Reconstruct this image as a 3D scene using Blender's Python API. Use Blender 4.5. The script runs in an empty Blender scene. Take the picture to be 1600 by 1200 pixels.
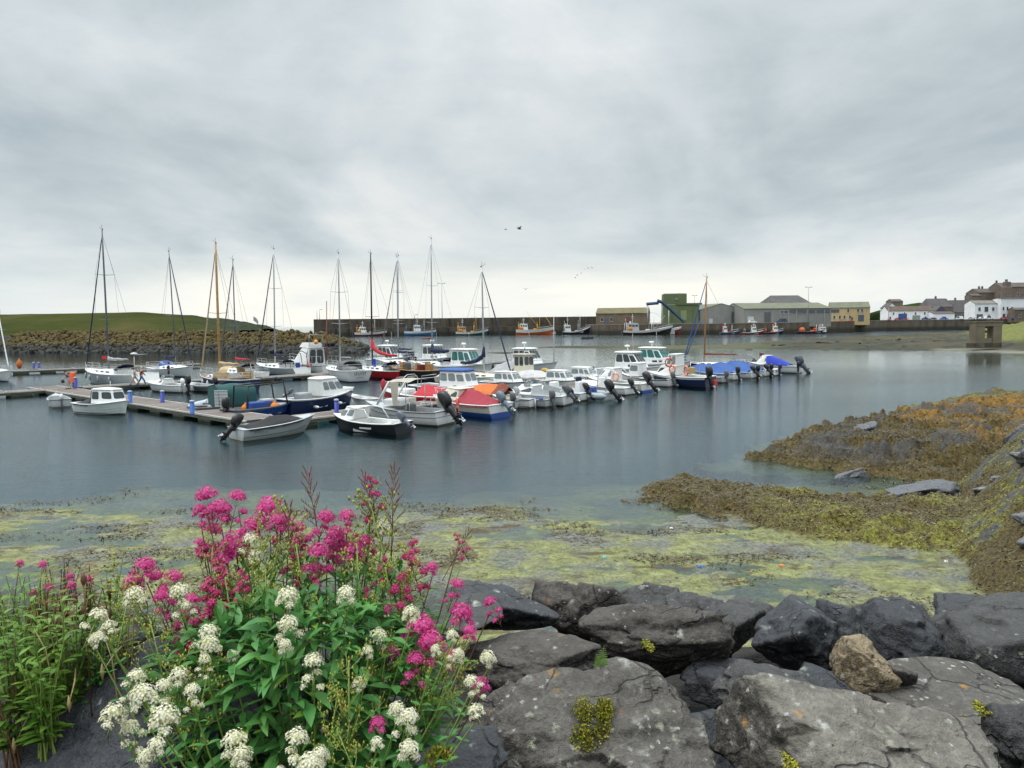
import bpy, bmesh, math, random
import numpy as np
from mathutils import Vector, Matrix, Euler, noise as mnoise
R = math.radians
rng = random.Random(7)
scene = bpy.context.scene
COL = scene.collection

# ------------------------------------------------------------------ camera
CAMZ, FPX = 6.0, 1200.0
PITCH, ROLL = math.atan(93.8 / FPX), 0.0096
_r0 = Vector((1, 0, 0)); _f = Vector((0, math.cos(PITCH), -math.sin(PITCH))); _u0 = Vector((0, math.sin(PITCH), math.cos(PITCH)))
_r = math.cos(ROLL) * _r0 - math.sin(ROLL) * _u0
_u = math.cos(ROLL) * _u0 + math.sin(ROLL) * _r0
cam_d = bpy.data.cameras.new('camera'); cam_d.sensor_width = 36; cam_d.lens = FPX / 1600 * 36
cam_d.clip_start = 0.05; cam_d.clip_end = 9000
cam = bpy.data.objects.new('camera', cam_d); COL.objects.link(cam)
cam.matrix_world = Matrix(((_r.x, _u.x, -_f.x, 0), (_r.y, _u.y, -_f.y, 0), (_r.z, _u.z, -_f.z, CAMZ), (0, 0, 0, 1)))
scene.camera = cam

def ray(px, py):
    return _r * ((px - 800) / FPX) + _u * ((600 - py) / FPX) + _f
def P(px, py, z=0.0):
    d = ray(px, py); s = (z - CAMZ) / d.z
    return Vector((d.x * s, d.y * s, z))
def PD(px, py, D):
    """point at horizontal depth D along a sight line"""
    d = ray(px, py); s = D / d.y
    return Vector((d.x * s, D, CAMZ + d.z * s))

# ------------------------------------------------------------------ objects
def tag(o, label=None, cat=None, group=None, kind=None):
    if label: o['label'] = label
    if cat: o['category'] = cat
    if group: o['group'] = group
    if kind: o['kind'] = kind
    return o
def empty(name, loc, rz=0.0, label=None, cat=None, group=None):
    o = bpy.data.objects.new(name, None); COL.objects.link(o)
    o.location = loc; o.rotation_euler = (0, 0, rz); o.empty_display_size = 0.1
    return tag(o, label, cat, group)
def link(name, me, parent=None, loc=None):
    o = bpy.data.objects.new(name, me); COL.objects.link(o)
    if parent is not None: o.parent = parent
    if loc is not None: o.location = loc
    return o
KIDS = {}
def copy_tree(o, parent=None):
    c = o.copy(); COL.objects.link(c); c.parent = parent
    for ch in list(o.children): copy_tree(ch, c)
    return c

def aslist(m): return m if isinstance(m, (list, tuple)) else [m]

class MB:
    """collects shapes and links them as one mesh"""
    def __init__(s): s.v = []; s.f = []; s.m = []; s.s = []
    def face(s, idx, mi=0, sm=False): s.f.append(tuple(idx)); s.m.append(mi); s.s.append(sm)
    def quad(s, a, b, c, d, mi=0):
        n = len(s.v); s.v += [tuple(a), tuple(b), tuple(c), tuple(d)]; s.face((n, n+1, n+2, n+3), mi)
    def poly(s, pts, mi=0):
        n = len(s.v); s.v += [tuple(p) for p in pts]; s.face(range(n, n+len(pts)), mi)
    def box(s, c, d, mi=0, rz=0.0, taper=1.0, tilt=None):
        n = len(s.v); hx, hy, hz = d[0]/2, d[1]/2, d[2]/2
        pts = []
        for z, k in ((-hz, 1.0), (hz, taper)):
            for x, y in ((-hx, -hy), (hx, -hy), (hx, hy), (-hx, hy)): pts.append(Vector((x*k, y*k, z)))
        M = Matrix.Rotation(rz, 3, 'Z') if tilt is None else Euler(tilt).to_matrix()
        s.v += [tuple(M @ p + Vector(c)) for p in pts]
        for q in ((0, 3, 2, 1), (4, 5, 6, 7), (0, 1, 5, 4), (1, 2, 6, 5), (2, 3, 7, 6), (3, 0, 4, 7)):
            s.face([n+i for i in q], mi)
    def rbox(s, c, d, r=0.02, mi=0, rz=0.0):
        """box with chamfered vertical edges and top"""
        hx, hy, hz = d[0]/2, d[1]/2, d[2]/2
        def ring(ix, z):
            q = []
            a, b = hx-ix, hy-ix
            k = min(r, a*.9, b*.9)
            for x, y in ((-a+k, -b), (a-k, -b), (a, -b+k), (a, b-k), (a-k, b), (-a+k, b), (-a, b-k), (-a, -b+k)):
                q.append((x, y, z))
            return q
        rings = [ring(0, -hz), ring(0, hz-r), ring(r*.3, hz-r*.3), ring(r, hz)]
        M = Matrix.Translation(Vector(c)) @ Matrix.Rotation(rz, 4, 'Z')
        s.loft([[M @ Vector(p) for p in rr] for rr in rings], mi, False, True, True)
    def loft(s, rings, mi=0, sm=True, cap0=False, cap1=False, closed=True, mfun=None):
        n = len(s.v); k = len(rings[0])
        for r_ in rings: s.v += [tuple(p) for p in r_]
        kk = k if closed else k-1
        for i in range(len(rings)-1):
            for j in range(kk):
                a = n+i*k+j; b = n+i*k+(j+1) % k
                s.face((a, b, b+k, a+k), mfun(i, j) if mfun else mi, sm)
        if cap0: s.face(list(range(n, n+k))[::-1], mi)
        if cap1: s.face(range(n+(len(rings)-1)*k, n+len(rings)*k), mi)
    def tube(s, pts, r, mi=0, n=6, cap=True, sm=True):
        pts = [Vector(p) for p in pts]
        rr = r if isinstance(r, (list, tuple)) else [r]*len(pts)
        rings = []
        prev = None
        for i, p in enumerate(pts):
            if i == 0: t = pts[1]-pts[0]
            elif i == len(pts)-1: t = pts[-1]-pts[-2]
            else: t = pts[i+1]-pts[i-1]
            t = t.normalized() if t.length > 1e-9 else Vector((0, 0, 1))
            if prev is None:
                a = t.cross(Vector((0, 0, 1)) if abs(t.z) < .9 else Vector((1, 0, 0))).normalized()
            else:
                a = prev - t*prev.dot(t)
                a = a.normalized() if a.length > 1e-6 else t.orthogonal().normalized()
            prev = a; b = t.cross(a)
            rings.append([p + (a*math.cos(2*math.pi*j/n) + b*math.sin(2*math.pi*j/n))*rr[i] for j in range(n)])
        s.loft(rings, mi, sm, cap, cap)
    def lathe(s, prof, c=(0, 0, 0), n=12, mi=0, sm=True, axis='Z', tilt=None):
        M = Matrix.Identity(3)
        if axis == 'X': M = Matrix.Rotation(R(90), 3, 'Y')
        if axis == 'Y': M = Matrix.Rotation(R(-90), 3, 'X')
        if tilt is not None: M = Euler(tilt).to_matrix() @ M
        rings = [[M @ Vector((r_*math.cos(2*math.pi*j/n), r_*math.sin(2*math.pi*j/n), z)) + Vector(c) for j in range(n)] for r_, z in prof]
        s.loft(rings, mi, sm, True, True)
    def torus(s, c, r0, r1, mi=0, n=16, m=6, M=None, mfun=None):
        rings = []
        for i in range(n+1):
            a = 2*math.pi*i/n
            ring = []
            for j in range(m):
                b = 2*math.pi*j/m
                p = Vector(((r0+r1*math.cos(b))*math.cos(a), (r0+r1*math.cos(b))*math.sin(a), r1*math.sin(b)))
                ring.append((M @ p if M else p) + Vector(c))
            rings.append(ring)
        s.loft(rings, mi, True, False, False, True, mfun)
    def xform(s, M, start=0):
        s.v = s.v[:start] + [tuple(M @ Vector(p)) for p in s.v[start:]]
    def mesh(s, name, mats):
        me = bpy.data.meshes.new(name)
        me.from_pydata(s.v, [], s.f)
        for m in aslist(mats): me.materials.append(m)
        me.polygons.foreach_set('material_index', s.m); me.polygons.foreach_set('use_smooth', s.s)
        bm = bmesh.new(); bm.from_mesh(me); bmesh.ops.recalc_face_normals(bm, faces=bm.faces); bm.to_mesh(me); bm.free()
        me.update(); return me
    def build(s, name, mats, parent=None, loc=None):
        return link(name, s.mesh(name, mats), parent, loc)

def np_mesh(name, V, F, mats, smooth=False, mi=None):
    """fast mesh from numpy arrays; F is (n,3) or (n,4)"""
    me = bpy.data.meshes.new(name)
    V = np.asarray(V, dtype=np.float32); F = np.asarray(F, dtype=np.int32)
    me.vertices.add(len(V)); me.vertices.foreach_set('co', V.ravel())
    k = F.shape[1]
    me.loops.add(F.size); me.loops.foreach_set('vertex_index', F.ravel())
    me.polygons.add(len(F)); me.polygons.foreach_set('loop_start', np.arange(0, F.size, k, dtype=np.int32))
    me.polygons.foreach_set('use_smooth', np.full(len(F), smooth))
    for m in aslist(mats): me.materials.append(m)
    if mi is not None: me.polygons.foreach_set('material_index', np.asarray(mi, dtype=np.int32))
    me.update(calc_edges=True); me.validate()
    return me
def set_attr(me, name, vals):
    a = me.attributes.new(name, 'FLOAT_COLOR', 'POINT')
    a.data.foreach_set('color', np.asarray(vals, dtype=np.float32).ravel())

# ------------------------------------------------------------------ numpy noise
def _h(ix, iy, iz, seed):
    n = (ix.astype(np.int64)*374761393 + iy.astype(np.int64)*668265263 + iz.astype(np.int64)*2147483647 + seed*974711) & 0xffffffff
    n = ((n ^ (n >> 13)) * 1274126177) & 0xffffffff
    n = ((n ^ (n >> 16)) * 2246822519) & 0xffffffff
    return ((n ^ (n >> 15)) & 0xffffff) / float(0xffffff)
def vn(x, y, z=None, seed=0):
    x = np.asarray(x, dtype=np.float64); y = np.asarray(y, dtype=np.float64)
    z = np.zeros_like(x) if z is None else np.asarray(z, dtype=np.float64)
    ix, iy, iz = np.floor(x), np.floor(y), np.floor(z)
    fx, fy, fz = x-ix, y-iy, z-iz
    fx = fx*fx*fx*(fx*(fx*6-15)+10); fy = fy*fy*fy*(fy*(fy*6-15)+10); fz = fz*fz*fz*(fz*(fz*6-15)+10)
    r = 0
    for dz in (0, 1):
        wz = fz if dz else 1-fz
        for dy in (0, 1):
            wy = fy if dy else 1-fy
            for dx in (0, 1):
                wx = fx if dx else 1-fx
                r = r + wx*wy*wz*_h(ix+dx, iy+dy, iz+dz, seed)
    return r*2-1
def fbm(x, y, z=None, oct=4, seed=0, gain=.5):
    r = 0; a = 1.0; f = 1.0; t = 0
    for i in range(oct):
        r = r + a*vn(x*f+i*17.3, y*f-i*9.1, None if z is None else z*f+i*5.7, seed+i); t += a; a *= gain; f *= 2.03
    return r/t
def sstep(a, b, x):
    t = np.clip((x-a)/(b-a), 0, 1); return t*t*(3-2*t)
def sdf_poly(X, Y, poly):
    """signed distance, positive inside"""
    X = np.asarray(X); d = np.full(X.shape, 1e9); inside = np.zeros(X.shape, bool)
    n = len(poly)
    for i in range(n):
        ax, ay = poly[i]; bx, by = poly[(i+1) % n]
        ex, ey = bx-ax, by-ay
        t = np.clip(((X-ax)*ex+(Y-ay)*ey)/(ex*ex+ey*ey+1e-12), 0, 1)
        d = np.minimum(d, np.hypot(X-ax-t*ex, Y-ay-t*ey))
        c = ((ay > Y) != (by > Y)) & (X < (bx-ax)*(Y-ay)/(by-ay+1e-12)+ax)
        inside ^= c
    return np.where(inside, d, -d)
def grid_mesh(name, x0, x1, y0, y1, step, hfun, mats, smooth=True, attr=None):
    nx = int((x1-x0)/step)+1; ny = int((y1-y0)/step)+1
    X, Y = np.meshgrid(np.linspace(x0, x1, nx), np.linspace(y0, y1, ny))
    Z = hfun(X, Y)
    V = np.stack([X.ravel(), Y.ravel(), Z.ravel()], 1)
    i = np.arange(nx*ny).reshape(ny, nx)
    F = np.stack([i[:-1, :-1].ravel(), i[:-1, 1:].ravel(), i[1:, 1:].ravel(), i[1:, :-1].ravel()], 1)
    me = np_mesh(name, V, F, mats, smooth)
    if attr is not None: set_attr(me, 'zone', attr(X.ravel(), Y.ravel(), Z.ravel()))
    return me

# ------------------------------------------------------------------ materials
MATS = {}
class NT:
    def __init__(s, tree): s.t = tree; s.n = tree.nodes; s.l = tree.links
    def node(s, typ, **kw):
        nd = s.n.new(typ)
        for k, v in kw.items():
            if k.startswith('i_'):
                nd.inputs[k[2:].replace('_', ' ')].default_value = v
            else: setattr(nd, k, v)
        return nd
    def link(s, a, b): s.l.new(a, b)
    def noise(s, vec, scale, detail=4, rough=.55, dist=0.0):
        nd = s.node('ShaderNodeTexNoise'); nd.inputs['Scale'].default_value = scale; nd.inputs['Detail'].default_value = detail
        nd.inputs['Roughness'].default_value = rough; nd.inputs['Distortion'].default_value = dist
        if vec is not None: s.link(vec, nd.inputs['Vector'])
        return nd.outputs['Fac']
    def voro(s, vec, scale, feature='F1', out='Distance', rnd=1.0):
        nd = s.node('ShaderNodeTexVoronoi'); nd.feature = feature; nd.inputs['Scale'].default_value = scale; nd.inputs['Randomness'].default_value = rnd
        if vec is not None: s.link(vec, nd.inputs['Vector'])
        return nd.outputs[out]
    def ramp(s, fac, stops, interp='LINEAR'):
        nd = s.node('ShaderNodeValToRGB'); cr = nd.color_ramp; cr.interpolation = interp
        while len(cr.elements) < len(stops): cr.elements.new(.5)
        for e, (p, c) in zip(cr.elements, stops):
            e.position = p; e.color = (c if len(c) == 4 else (*c, 1)) if isinstance(c, (tuple, list)) else (c, c, c, 1)
        s.link(fac, nd.inputs['Fac']); return nd.outputs['Color']
    def mix(s, fac, a, b, typ='MIX'):
        nd = s.node('ShaderNodeMix'); nd.data_type = 'RGBA'; nd.blend_type = typ
        for v, i in ((fac, 0), (a, 6), (b, 7)):
            if isinstance(v, (int, float)): nd.inputs[i].default_value = v if i == 0 else (v, v, v, 1)
            elif isinstance(v, (tuple, list)): nd.inputs[i].default_value = v if len(v) == 4 else (*v, 1)
            else: s.link(v, nd.inputs[i])
        return nd.outputs[2]
    def math(s, op, a, b=0.0, c=None, clamp=False):
        nd = s.node('ShaderNodeMath'); nd.operation = op; nd.use_clamp = clamp
        for i, v in enumerate((a, b) if c is None else (a, b, c)):
            if isinstance(v, (int, float)): nd.inputs[i].default_value = v
            else: s.link(v, nd.inputs[i])
        return nd.outputs[0]
    def sep(s, vec):
        nd = s.node('ShaderNodeSeparateXYZ'); s.link(vec, nd.inputs[0]); return nd.outputs
    def comb(s, x, y, z):
        nd = s.node('ShaderNodeCombineXYZ')
        for i, v in enumerate((x, y, z)):
            if isinstance(v, (int, float)): nd.inputs[i].default_value = v
            else: s.link(v, nd.inputs[i])
        return nd.outputs[0]
    def vmul(s, vec, xyz):
        nd = s.node('ShaderNodeVectorMath'); nd.operation = 'MULTIPLY'; s.link(vec, nd.inputs[0]); nd.inputs[1].default_value = xyz; return nd.outputs[0]
    def bump(s, h, strength=.3, dist=.02, normal=None):
        nd = s.node('ShaderNodeBump'); nd.inputs['Strength'].default_value = strength; nd.inputs['Distance'].default_value = dist
        s.link(h, nd.inputs['Height'])
        if normal is not None: s.link(normal, nd.inputs['Normal'])
        return nd.outputs['Normal']
def new_mat(name):
    m = bpy.data.materials.new(name); m.use_nodes = True
    nt = NT(m.node_tree); b = m.node_tree.nodes['Principled BSDF']
    return m, nt, b
def objco(nt): return nt.node('ShaderNodeTexCoord').outputs['Object']
def geopos(nt): return nt.node('ShaderNodeNewGeometry').outputs['Position']

def paint(name, col, rough=.35, metal=0.0, var=.12, scale=3.0, bump=.0, dirt=.15, spec=.5):
    """a painted / gel-coated / cloth surface with slight wear"""
    if name in MATS: return MATS[name]
    m, nt, b = new_mat(name); co = objco(nt)
    n1 = nt.noise(co, scale, 5, .6); n2 = nt.noise(nt.vmul(co, (1, 1, .25)), scale*4, 4, .65)
    c0 = tuple(c*(1-var) for c in col); c1 = tuple(min(1, c*(1+var*.6)) for c in col)
    c = nt.mix(nt.ramp(n1, [(.3, 0), (.7, 1)]), c0, c1)
    if name.endswith('gelcoat'):
        z_ = nt.sep(co)[2]; gr_ = nt.math('MULTIPLY', nt.ramp(nt.math('ADD', z_, nt.math('MULTIPLY', n2, .35)), [(.18, .75), (.55, 0)]), nt.ramp(n1, [(.3, .5), (.7, 1)])); c = nt.mix(gr_, c, (.20, .18, .12))
        st_ = nt.noise(nt.vmul(co, (7, 7, .35)), 1.6, 4, .7); c = nt.mix(nt.math('MULTIPLY', nt.ramp(st_, [(.55, 0), (.75, 1)]), .35), c, (.34, .31, .24))
    if dirt > 0:
        dm = nt.ramp(n2, [(.55, 0), (.8, 1)])
        c = nt.mix(nt.math('MULTIPLY', dm, dirt), c, (col[0]*.45+.02, col[1]*.43+.018, col[2]*.38+.012))
    nt.link(c, b.inputs['Base Color'])
    b.inputs['Roughness'].default_value = rough; b.inputs['Metallic'].default_value = metal
    b.inputs['Specular IOR Level'].default_value = spec
    if bump > 0: nt.link(nt.bump(n2, bump, .02), b.inputs['Normal'])
    MATS[name] = m; return m
def glass(name='window glass', col=(.03, .04, .045)):
    if name in MATS: return MATS[name]
    m, nt, b = new_mat(name)
    n = nt.noise(objco(nt), 2.5, 2)
    nt.link(nt.mix(n, tuple(c*.6 for c in col), tuple(c*1.6 for c in col)), b.inputs['Base Color'])
    b.inputs['Roughness'].default_value = .06; b.inputs['Specular IOR Level'].default_value = .6
    MATS[name] = m; return m
WHITE = paint('white gelcoat', (.78, .79, .78), .3, var=.06)
CREAM = paint('cream gelcoat', (.70, .66, .54), .35, var=.08)
GREY = paint('grey paint', (.32, .34, .35), .4)
LGREY = paint('light grey gelcoat', (.46, .49, .51), .35)
DGREY = paint('dark grey', (.09, .095, .10), .45)
BLACK = paint('black paint', (.012, .012, .014), .3)
RUBBER = paint('black rubber', (.018, .018, .019), .6, bump=.1)
NAVY = paint('navy paint', (.012, .022, .075), .28)
NAVYC = paint('navy canvas', (.012, .02, .06), .85, bump=.25)
BLUE = paint('blue paint', (.02, .07, .30), .4)
BLUEC = paint('blue tarpaulin', (.018, .085, .31), .6, bump=.3, scale=2)
LBLUE = paint('pale blue paint', (.05, .22, .42), .45)
RED = paint('red paint', (.48, .012, .02), .35)
REDC = paint('red canvas', (.42, .022, .035), .8, bump=.25)
MAROON = paint('maroon paint', (.16, .022, .025), .45)
ORANGE = paint('orange paint', (.75, .13, .02), .45)
ORANGEC = paint('orange canvas', (.55, .14, .03), .8, bump=.2)
YELLOW = paint('yellow paint', (.75, .42, .03), .5)
GREENP = paint('bottle green paint', (.012, .09, .055), .45)
TEALC = paint('dark green canvas', (.015, .075, .075), .85, bump=.25)
TAN = paint('tan canvas', (.48, .36, .20), .85, bump=.2)
BEIGEC = paint('beige canvas', (.42, .39, .33), .85, bump=.15)
WOOD = paint('varnished wood', (.38, .19, .06), .4, var=.3, scale=5)
MASTWOOD = paint('varnished spar', (.46, .27, .09), .4, var=.2, scale=4)
TEAK = paint('weathered teak', (.24, .16, .10), .7, var=.3, scale=8)
ALU = paint('aluminium', (.42, .44, .46), .4, .5, dirt=.05)
DALU = paint('dark anodised spar', (.14, .15, .17), .4, .4, dirt=.05)
STEEL = paint('stainless steel', (.55, .56, .57), .3, .7, dirt=.05)
WIRE = paint('wire rope', (.12, .125, .13), .5, .3, dirt=0)
WEED = paint('fouled waterline', (.045, .05, .035), .7, var=.4)
INTER = paint('cockpit lining', (.40, .41, .40), .6)
GLASS = glass(); GGLASS = glass('green tinted glass', (.02, .13, .12)); LGLASS = glass('pale glass', (.16, .19, .20))
# ------------------------------------------------------------------ sky and light
SUN_EL, SUN_AZ = R(66), R(262)      # azimuth clockwise from +Y
world = bpy.data.worlds.new('World'); scene.world = world; world.use_nodes = True
wt = NT(world.node_tree); bg = world.node_tree.nodes['Background']
sky = wt.node('ShaderNodeTexSky'); sky.sky_type = 'NISHITA'; sky.sun_disc = False
sky.sun_elevation = SUN_EL; sky.sun_rotation = SUN_AZ; sky.air_density = 1.2; sky.dust_density = 2.0
gen = wt.node('ShaderNodeTexCoord').outputs['Generated']
sx, sy, sz = wt.sep(gen)
el = wt.math('MAXIMUM', sz, 0.0)
den = wt.math('ADD', el, 0.24)
cx_ = wt.math('DIVIDE', sx, den); cy_ = wt.math('DIVIDE', sy, den)
pl = wt.comb(cx_, cy_, 0.0)
az = wt.math('DIVIDE', sx, wt.math('MAXIMUM', sy, 0.05))          # about the horizontal bearing
lay = wt.comb(wt.math('MULTIPLY', az, 1.0), wt.math('MULTIPLY', el, 9.0), 3.7)   # flat layered banks
nA = wt.noise(wt.vmul(pl, (.95, .75, 1)), 1.0, 6, .50, .7)
nB = wt.noise(lay, 1.4, 5, .5, .5)
nC = wt.noise(wt.vmul(pl, (1.7, 1.4, 1)), 2.4, 6, .6, .3)
# luminance of the cloud deck by elevation, brighter again overhead
lum = wt.ramp(el, [(0.0, .92), (.035, .90), (.075, .80), (.12, .76), (.24, .73), (.38, .78), (.60, 1.7), (1.0, 2.7)])
mod = wt.math('ADD', wt.math('MULTIPLY', wt.math('SUBTRACT', nA, .5), 1.5), wt.math('ADD', wt.math('MULTIPLY', wt.math('SUBTRACT', nB, .5), .22), wt.math('MULTIPLY', wt.math('SUBTRACT', nC, .5), .3)))
modw = wt.math('MULTIPLY', mod, wt.ramp(el, [(0.0, .35), (.1, .7), (.3, 1.0)]))
val = wt.math('MULTIPLY', lum, wt.math('ADD', 1.0, modw))
tint = wt.ramp(wt.math('ADD', .5, mod), [(.2, (.77, .90, .97)), (.5, (.88, .965, 1.0)), (.78, (1.0, 1.0, .985))])
cloud = wt.mix(1.0, tint, val, 'MULTIPLY')
wide = wt.math('MULTIPLY', wt.ramp(el, [(0.0, .7), (.03, .5), (.06, .0)]), .7)
cloud = wt.mix(wide, cloud, (.76, .83, .86))
# the low break in the cloud where the day shines through
dx = wt.math('SUBTRACT', az, -0.03)
brk = wt.math('EXPONENT', wt.math('MULTIPLY', wt.math('MULTIPLY', dx, dx), -4.0))
low = wt.ramp(el, [(0.0, .75), (.02, 1.0), (.05, .9), (.072, .35), (.09, .0)])
edge = wt.ramp(nB, [(.36, .55), (.50, 1.0)])
bm_ = wt.math('MULTIPLY', wt.math('MULTIPLY', brk, low), edge, clamp=True)
cloud = wt.mix(bm_, cloud, (1.2, 1.16, 1.02))
skyc = wt.mix(1.0, sky.outputs[0], (.1, .1, .1), 'MULTIPLY')
fin = wt.mix(.93, skyc, cloud)
fin = wt.mix(1.0, fin, (10, 10, 10), 'MULTIPLY')
wt.link(fin, bg.inputs['Color']); bg.inputs['Strength'].default_value = 0.1

sun_d = bpy.data.lights.new('sun', 'SUN'); sun_d.energy = 1.5; sun_d.angle = R(35); sun_d.color = (1, .96, .9)
sun = bpy.data.objects.new('sun', sun_d); COL.objects.link(sun)
sdir = Vector((math.sin(SUN_AZ)*math.cos(SUN_EL), math.cos(SUN_AZ)*math.cos(SUN_EL), math.sin(SUN_EL)))
sun.rotation_euler = sdir.to_track_quat('Z', 'Y').to_euler(); sun.location = (0, -20, 60)
vs = scene.view_settings
vs.view_transform = 'Standard'; vs.look = 'None'; vs.gamma = 1; vs.exposure = 0.0
cy = scene.cycles
cy.use_denoising = True; cy.max_bounces = 6; cy.diffuse_bounces = 2; cy.glossy_bounces = 3; cy.transmission_bounces = 4; cy.transparent_max_bounces = 8
cy.caustics_reflective = False; cy.caustics_refractive = False
cy.sample_clamp_indirect = 4

# ------------------------------------------------------------------ water
def water_mat():
    m = bpy.data.materials.new('harbour water'); m.use_nodes = True
    nt = NT(m.node_tree); nt.n.clear()
    out = nt.node('ShaderNodeOutputMaterial')
    pos = geopos(nt); x, y, z = nt.sep(pos)
    n1 = nt.noise(nt.vmul(pos, (.9, 1.7, 1)), 1.1, 4, .6, .4)
    n2 = nt.noise(nt.vmul(pos, (2.2, 4.2, 1)), 2.1, 3, .6, .3)
    n3 = nt.noise(nt.vmul(pos, (.02, .05, 1)), 1.0, 3, .5, .6)          # gusts and calm lanes
    # the calm lane inside the skerry and the still shallows close to the shore
    calm = nt.math('MULTIPLY', nt.ramp(nt.math('DIVIDE', y, 400), [(.20, 0), (.27, 1), (.47, 1), (.54, 0)]), .72)
    near = nt.math('MULTIPLY', nt.ramp(nt.math('DIVIDE', y, 100), [(.20, 1), (.30, 0)]), .75)
    cal = nt.math('MAXIMUM', calm, near)
    amp = nt.math('MULTIPLY', nt.math('SUBTRACT', 1.0, cal), nt.math('ADD', .45, nt.math('MULTIPLY', n3, 1.1)))
    amp = nt.math('ADD', amp, nt.ramp(nt.math('DIVIDE', y, 600), [(.36, 0), (.44, 1)]))
    amp = nt.math('ADD', amp, nt.ramp(nt.math('DIVIDE', y, 600), [(.40, 0), (.50, 1)]))
    h = nt.math('MULTIPLY', nt.math('ADD', nt.math('MULTIPLY', n1, .6), nt.math('MULTIPLY', n2, .5)), amp)
    nrm = nt.bump(h, 1.0, .034)
    fr = nt.node('ShaderNodeFresnel'); fr.inputs['IOR'].default_value = 1.34; nt.link(nrm, fr.inputs['Normal'])
    gl = nt.node('ShaderNodeBsdfGlossy'); gl.inputs['Roughness'].default_value = .05; nt.link(nrm, gl.inputs['Normal']); gl.inputs['Color'].default_value = (.90, .97, 1, 1)
    tr = nt.node('ShaderNodeBsdfTransparent'); tr.inputs['Color'].default_value = (.72, .80, .79, 1)
    mx = nt.node('ShaderNodeMixShader'); nt.link(fr.outputs[0], mx.inputs[0]); nt.link(tr.outputs[0], mx.inputs[1]); nt.link(gl.outputs[0], mx.inputs[2])
    nt.link(mx.outputs[0], out.inputs['Surface'])
    return m
mb = MB(); mb.quad((-4000, -60, 0), (4000, -60, 0), (4000, 7000, 0), (-4000, 7000, 0))
tag(mb.build('water', water_mat()), kind='structure', label='rippled grey blue harbour water')
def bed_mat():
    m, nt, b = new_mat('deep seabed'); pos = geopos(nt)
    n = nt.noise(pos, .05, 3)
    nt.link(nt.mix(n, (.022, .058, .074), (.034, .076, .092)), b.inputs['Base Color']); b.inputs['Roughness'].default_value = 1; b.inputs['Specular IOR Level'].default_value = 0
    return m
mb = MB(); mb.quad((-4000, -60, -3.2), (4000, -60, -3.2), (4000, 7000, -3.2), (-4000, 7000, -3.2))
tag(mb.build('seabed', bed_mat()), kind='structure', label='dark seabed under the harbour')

# ------------------------------------------------------------------ near shore: weed flats, skerries and right hand bank
def poly_px(pts): return [(P(x, y).x, P(x, y).y) for x, y in pts]
MOUND1 = poly_px([(978, 772), (1000, 757), (1060, 751), (1110, 750), (1190, 757), (1260, 768), (1330, 772), (1400, 764), (1470, 768), (1560, 765), (1620, 800), (1640, 860), (1560, 880), (1490, 862), (1400, 862), (1320, 848), (1250, 842), (1180, 826), (1100, 812), (1040, 800), (990, 790)])
MOUND2 = [(8.7, 33.2), (11.0, 31.6), (13.2, 29.2), (15, 28.3), (17.5, 27.3), (21, 26.5), (42, 26), (42, 52), (31, 49), (23, 45.5), (17, 42.5), (13.2, 39), (11.9, 36), (10.6, 34.6)]
TOE = [(7.6, 10.0), (10.3, 17.0), (11.9, 20.5), (15.1, 26), (17.6, 30), (20, 35)]
def toe_dist(X, Y):
    tx = np.interp(Y, [p[1] for p in TOE], [p[0] for p in TOE])
    return (X-tx)*.88
def shore_parts(X, Y):
    n1 = fbm(X*.35, Y*.35, oct=4, seed=3); n2 = fbm(X*1.6, Y*1.6, oct=4, seed=11); n3 = fbm(X*5, Y*5, oct=3, seed=21)
    lim = 27.0+3.6*fbm(X*.22, Y*.3+.5, oct=4, seed=5)+sstep(2, 8, X)*1.5
    flat = np.minimum(.024-.034*sstep(-3, -13, X)+.085*fbm(X*.45, Y*.8, oct=4, seed=3)+.05*fbm(X*1.3, Y*2.6, oct=4, seed=11)+.02*n3, .035+.02*n2)
    base = flat-.38*sstep(-4.5, 4.0, Y-lim)-2.9*sstep(2.0, 9, Y-lim)
    s1 = sdf_poly(X, Y, MOUND1)+.35*n2+.35*n1
    m1 = (-.12+.46*sstep(-.3, 1.9, s1))+(.22*n2+.10*n3+.16*n1)*sstep(-.2, 1.0, s1)
    m1 = np.where(s1 > -.35, m1, -9)
    s2 = sdf_poly(X, Y, MOUND2)+.7*n2+.7*n1
    rid = 1-np.abs(fbm(X*.5+Y*.12, Y*1.1-X*.2, oct=4, seed=33))*2
    m2 = -.25+(.85+.045*np.clip(X-12, 0, 30))*sstep(-.3, 5.0, s2)+(.34*rid+.30*n1+.20*n2+.06*n3)*sstep(-.1, 1.6, s2)
    led = (Z0 := m2*3.1+.5*n1)-np.floor(Z0); m2 = m2+(np.where(led > .55, .16, -.05)+.12*n3)*sstep(.6, 2.2, s2)
    m2 = np.where(s2 > -.6, m2, -9)
    td = toe_dist(X, Y)
    slope = np.minimum(1.0*td, 2.6+.25*td)+.22*n1+.22*n2+.07*n3
    sl = np.where(td > -1.2, slope-4.5*sstep(26.5, 31, Y+.6*n1)-.0*td, -9)
    return base, s1, m1, s2, m2, td, sl, n1, n2, n3
def shore_h(X, Y):
    base, s1, m1, s2, m2, td, sl, *_ = shore_parts(X, Y)
    return np.maximum(np.maximum(base, m1), np.maximum(m2, sl))
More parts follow.
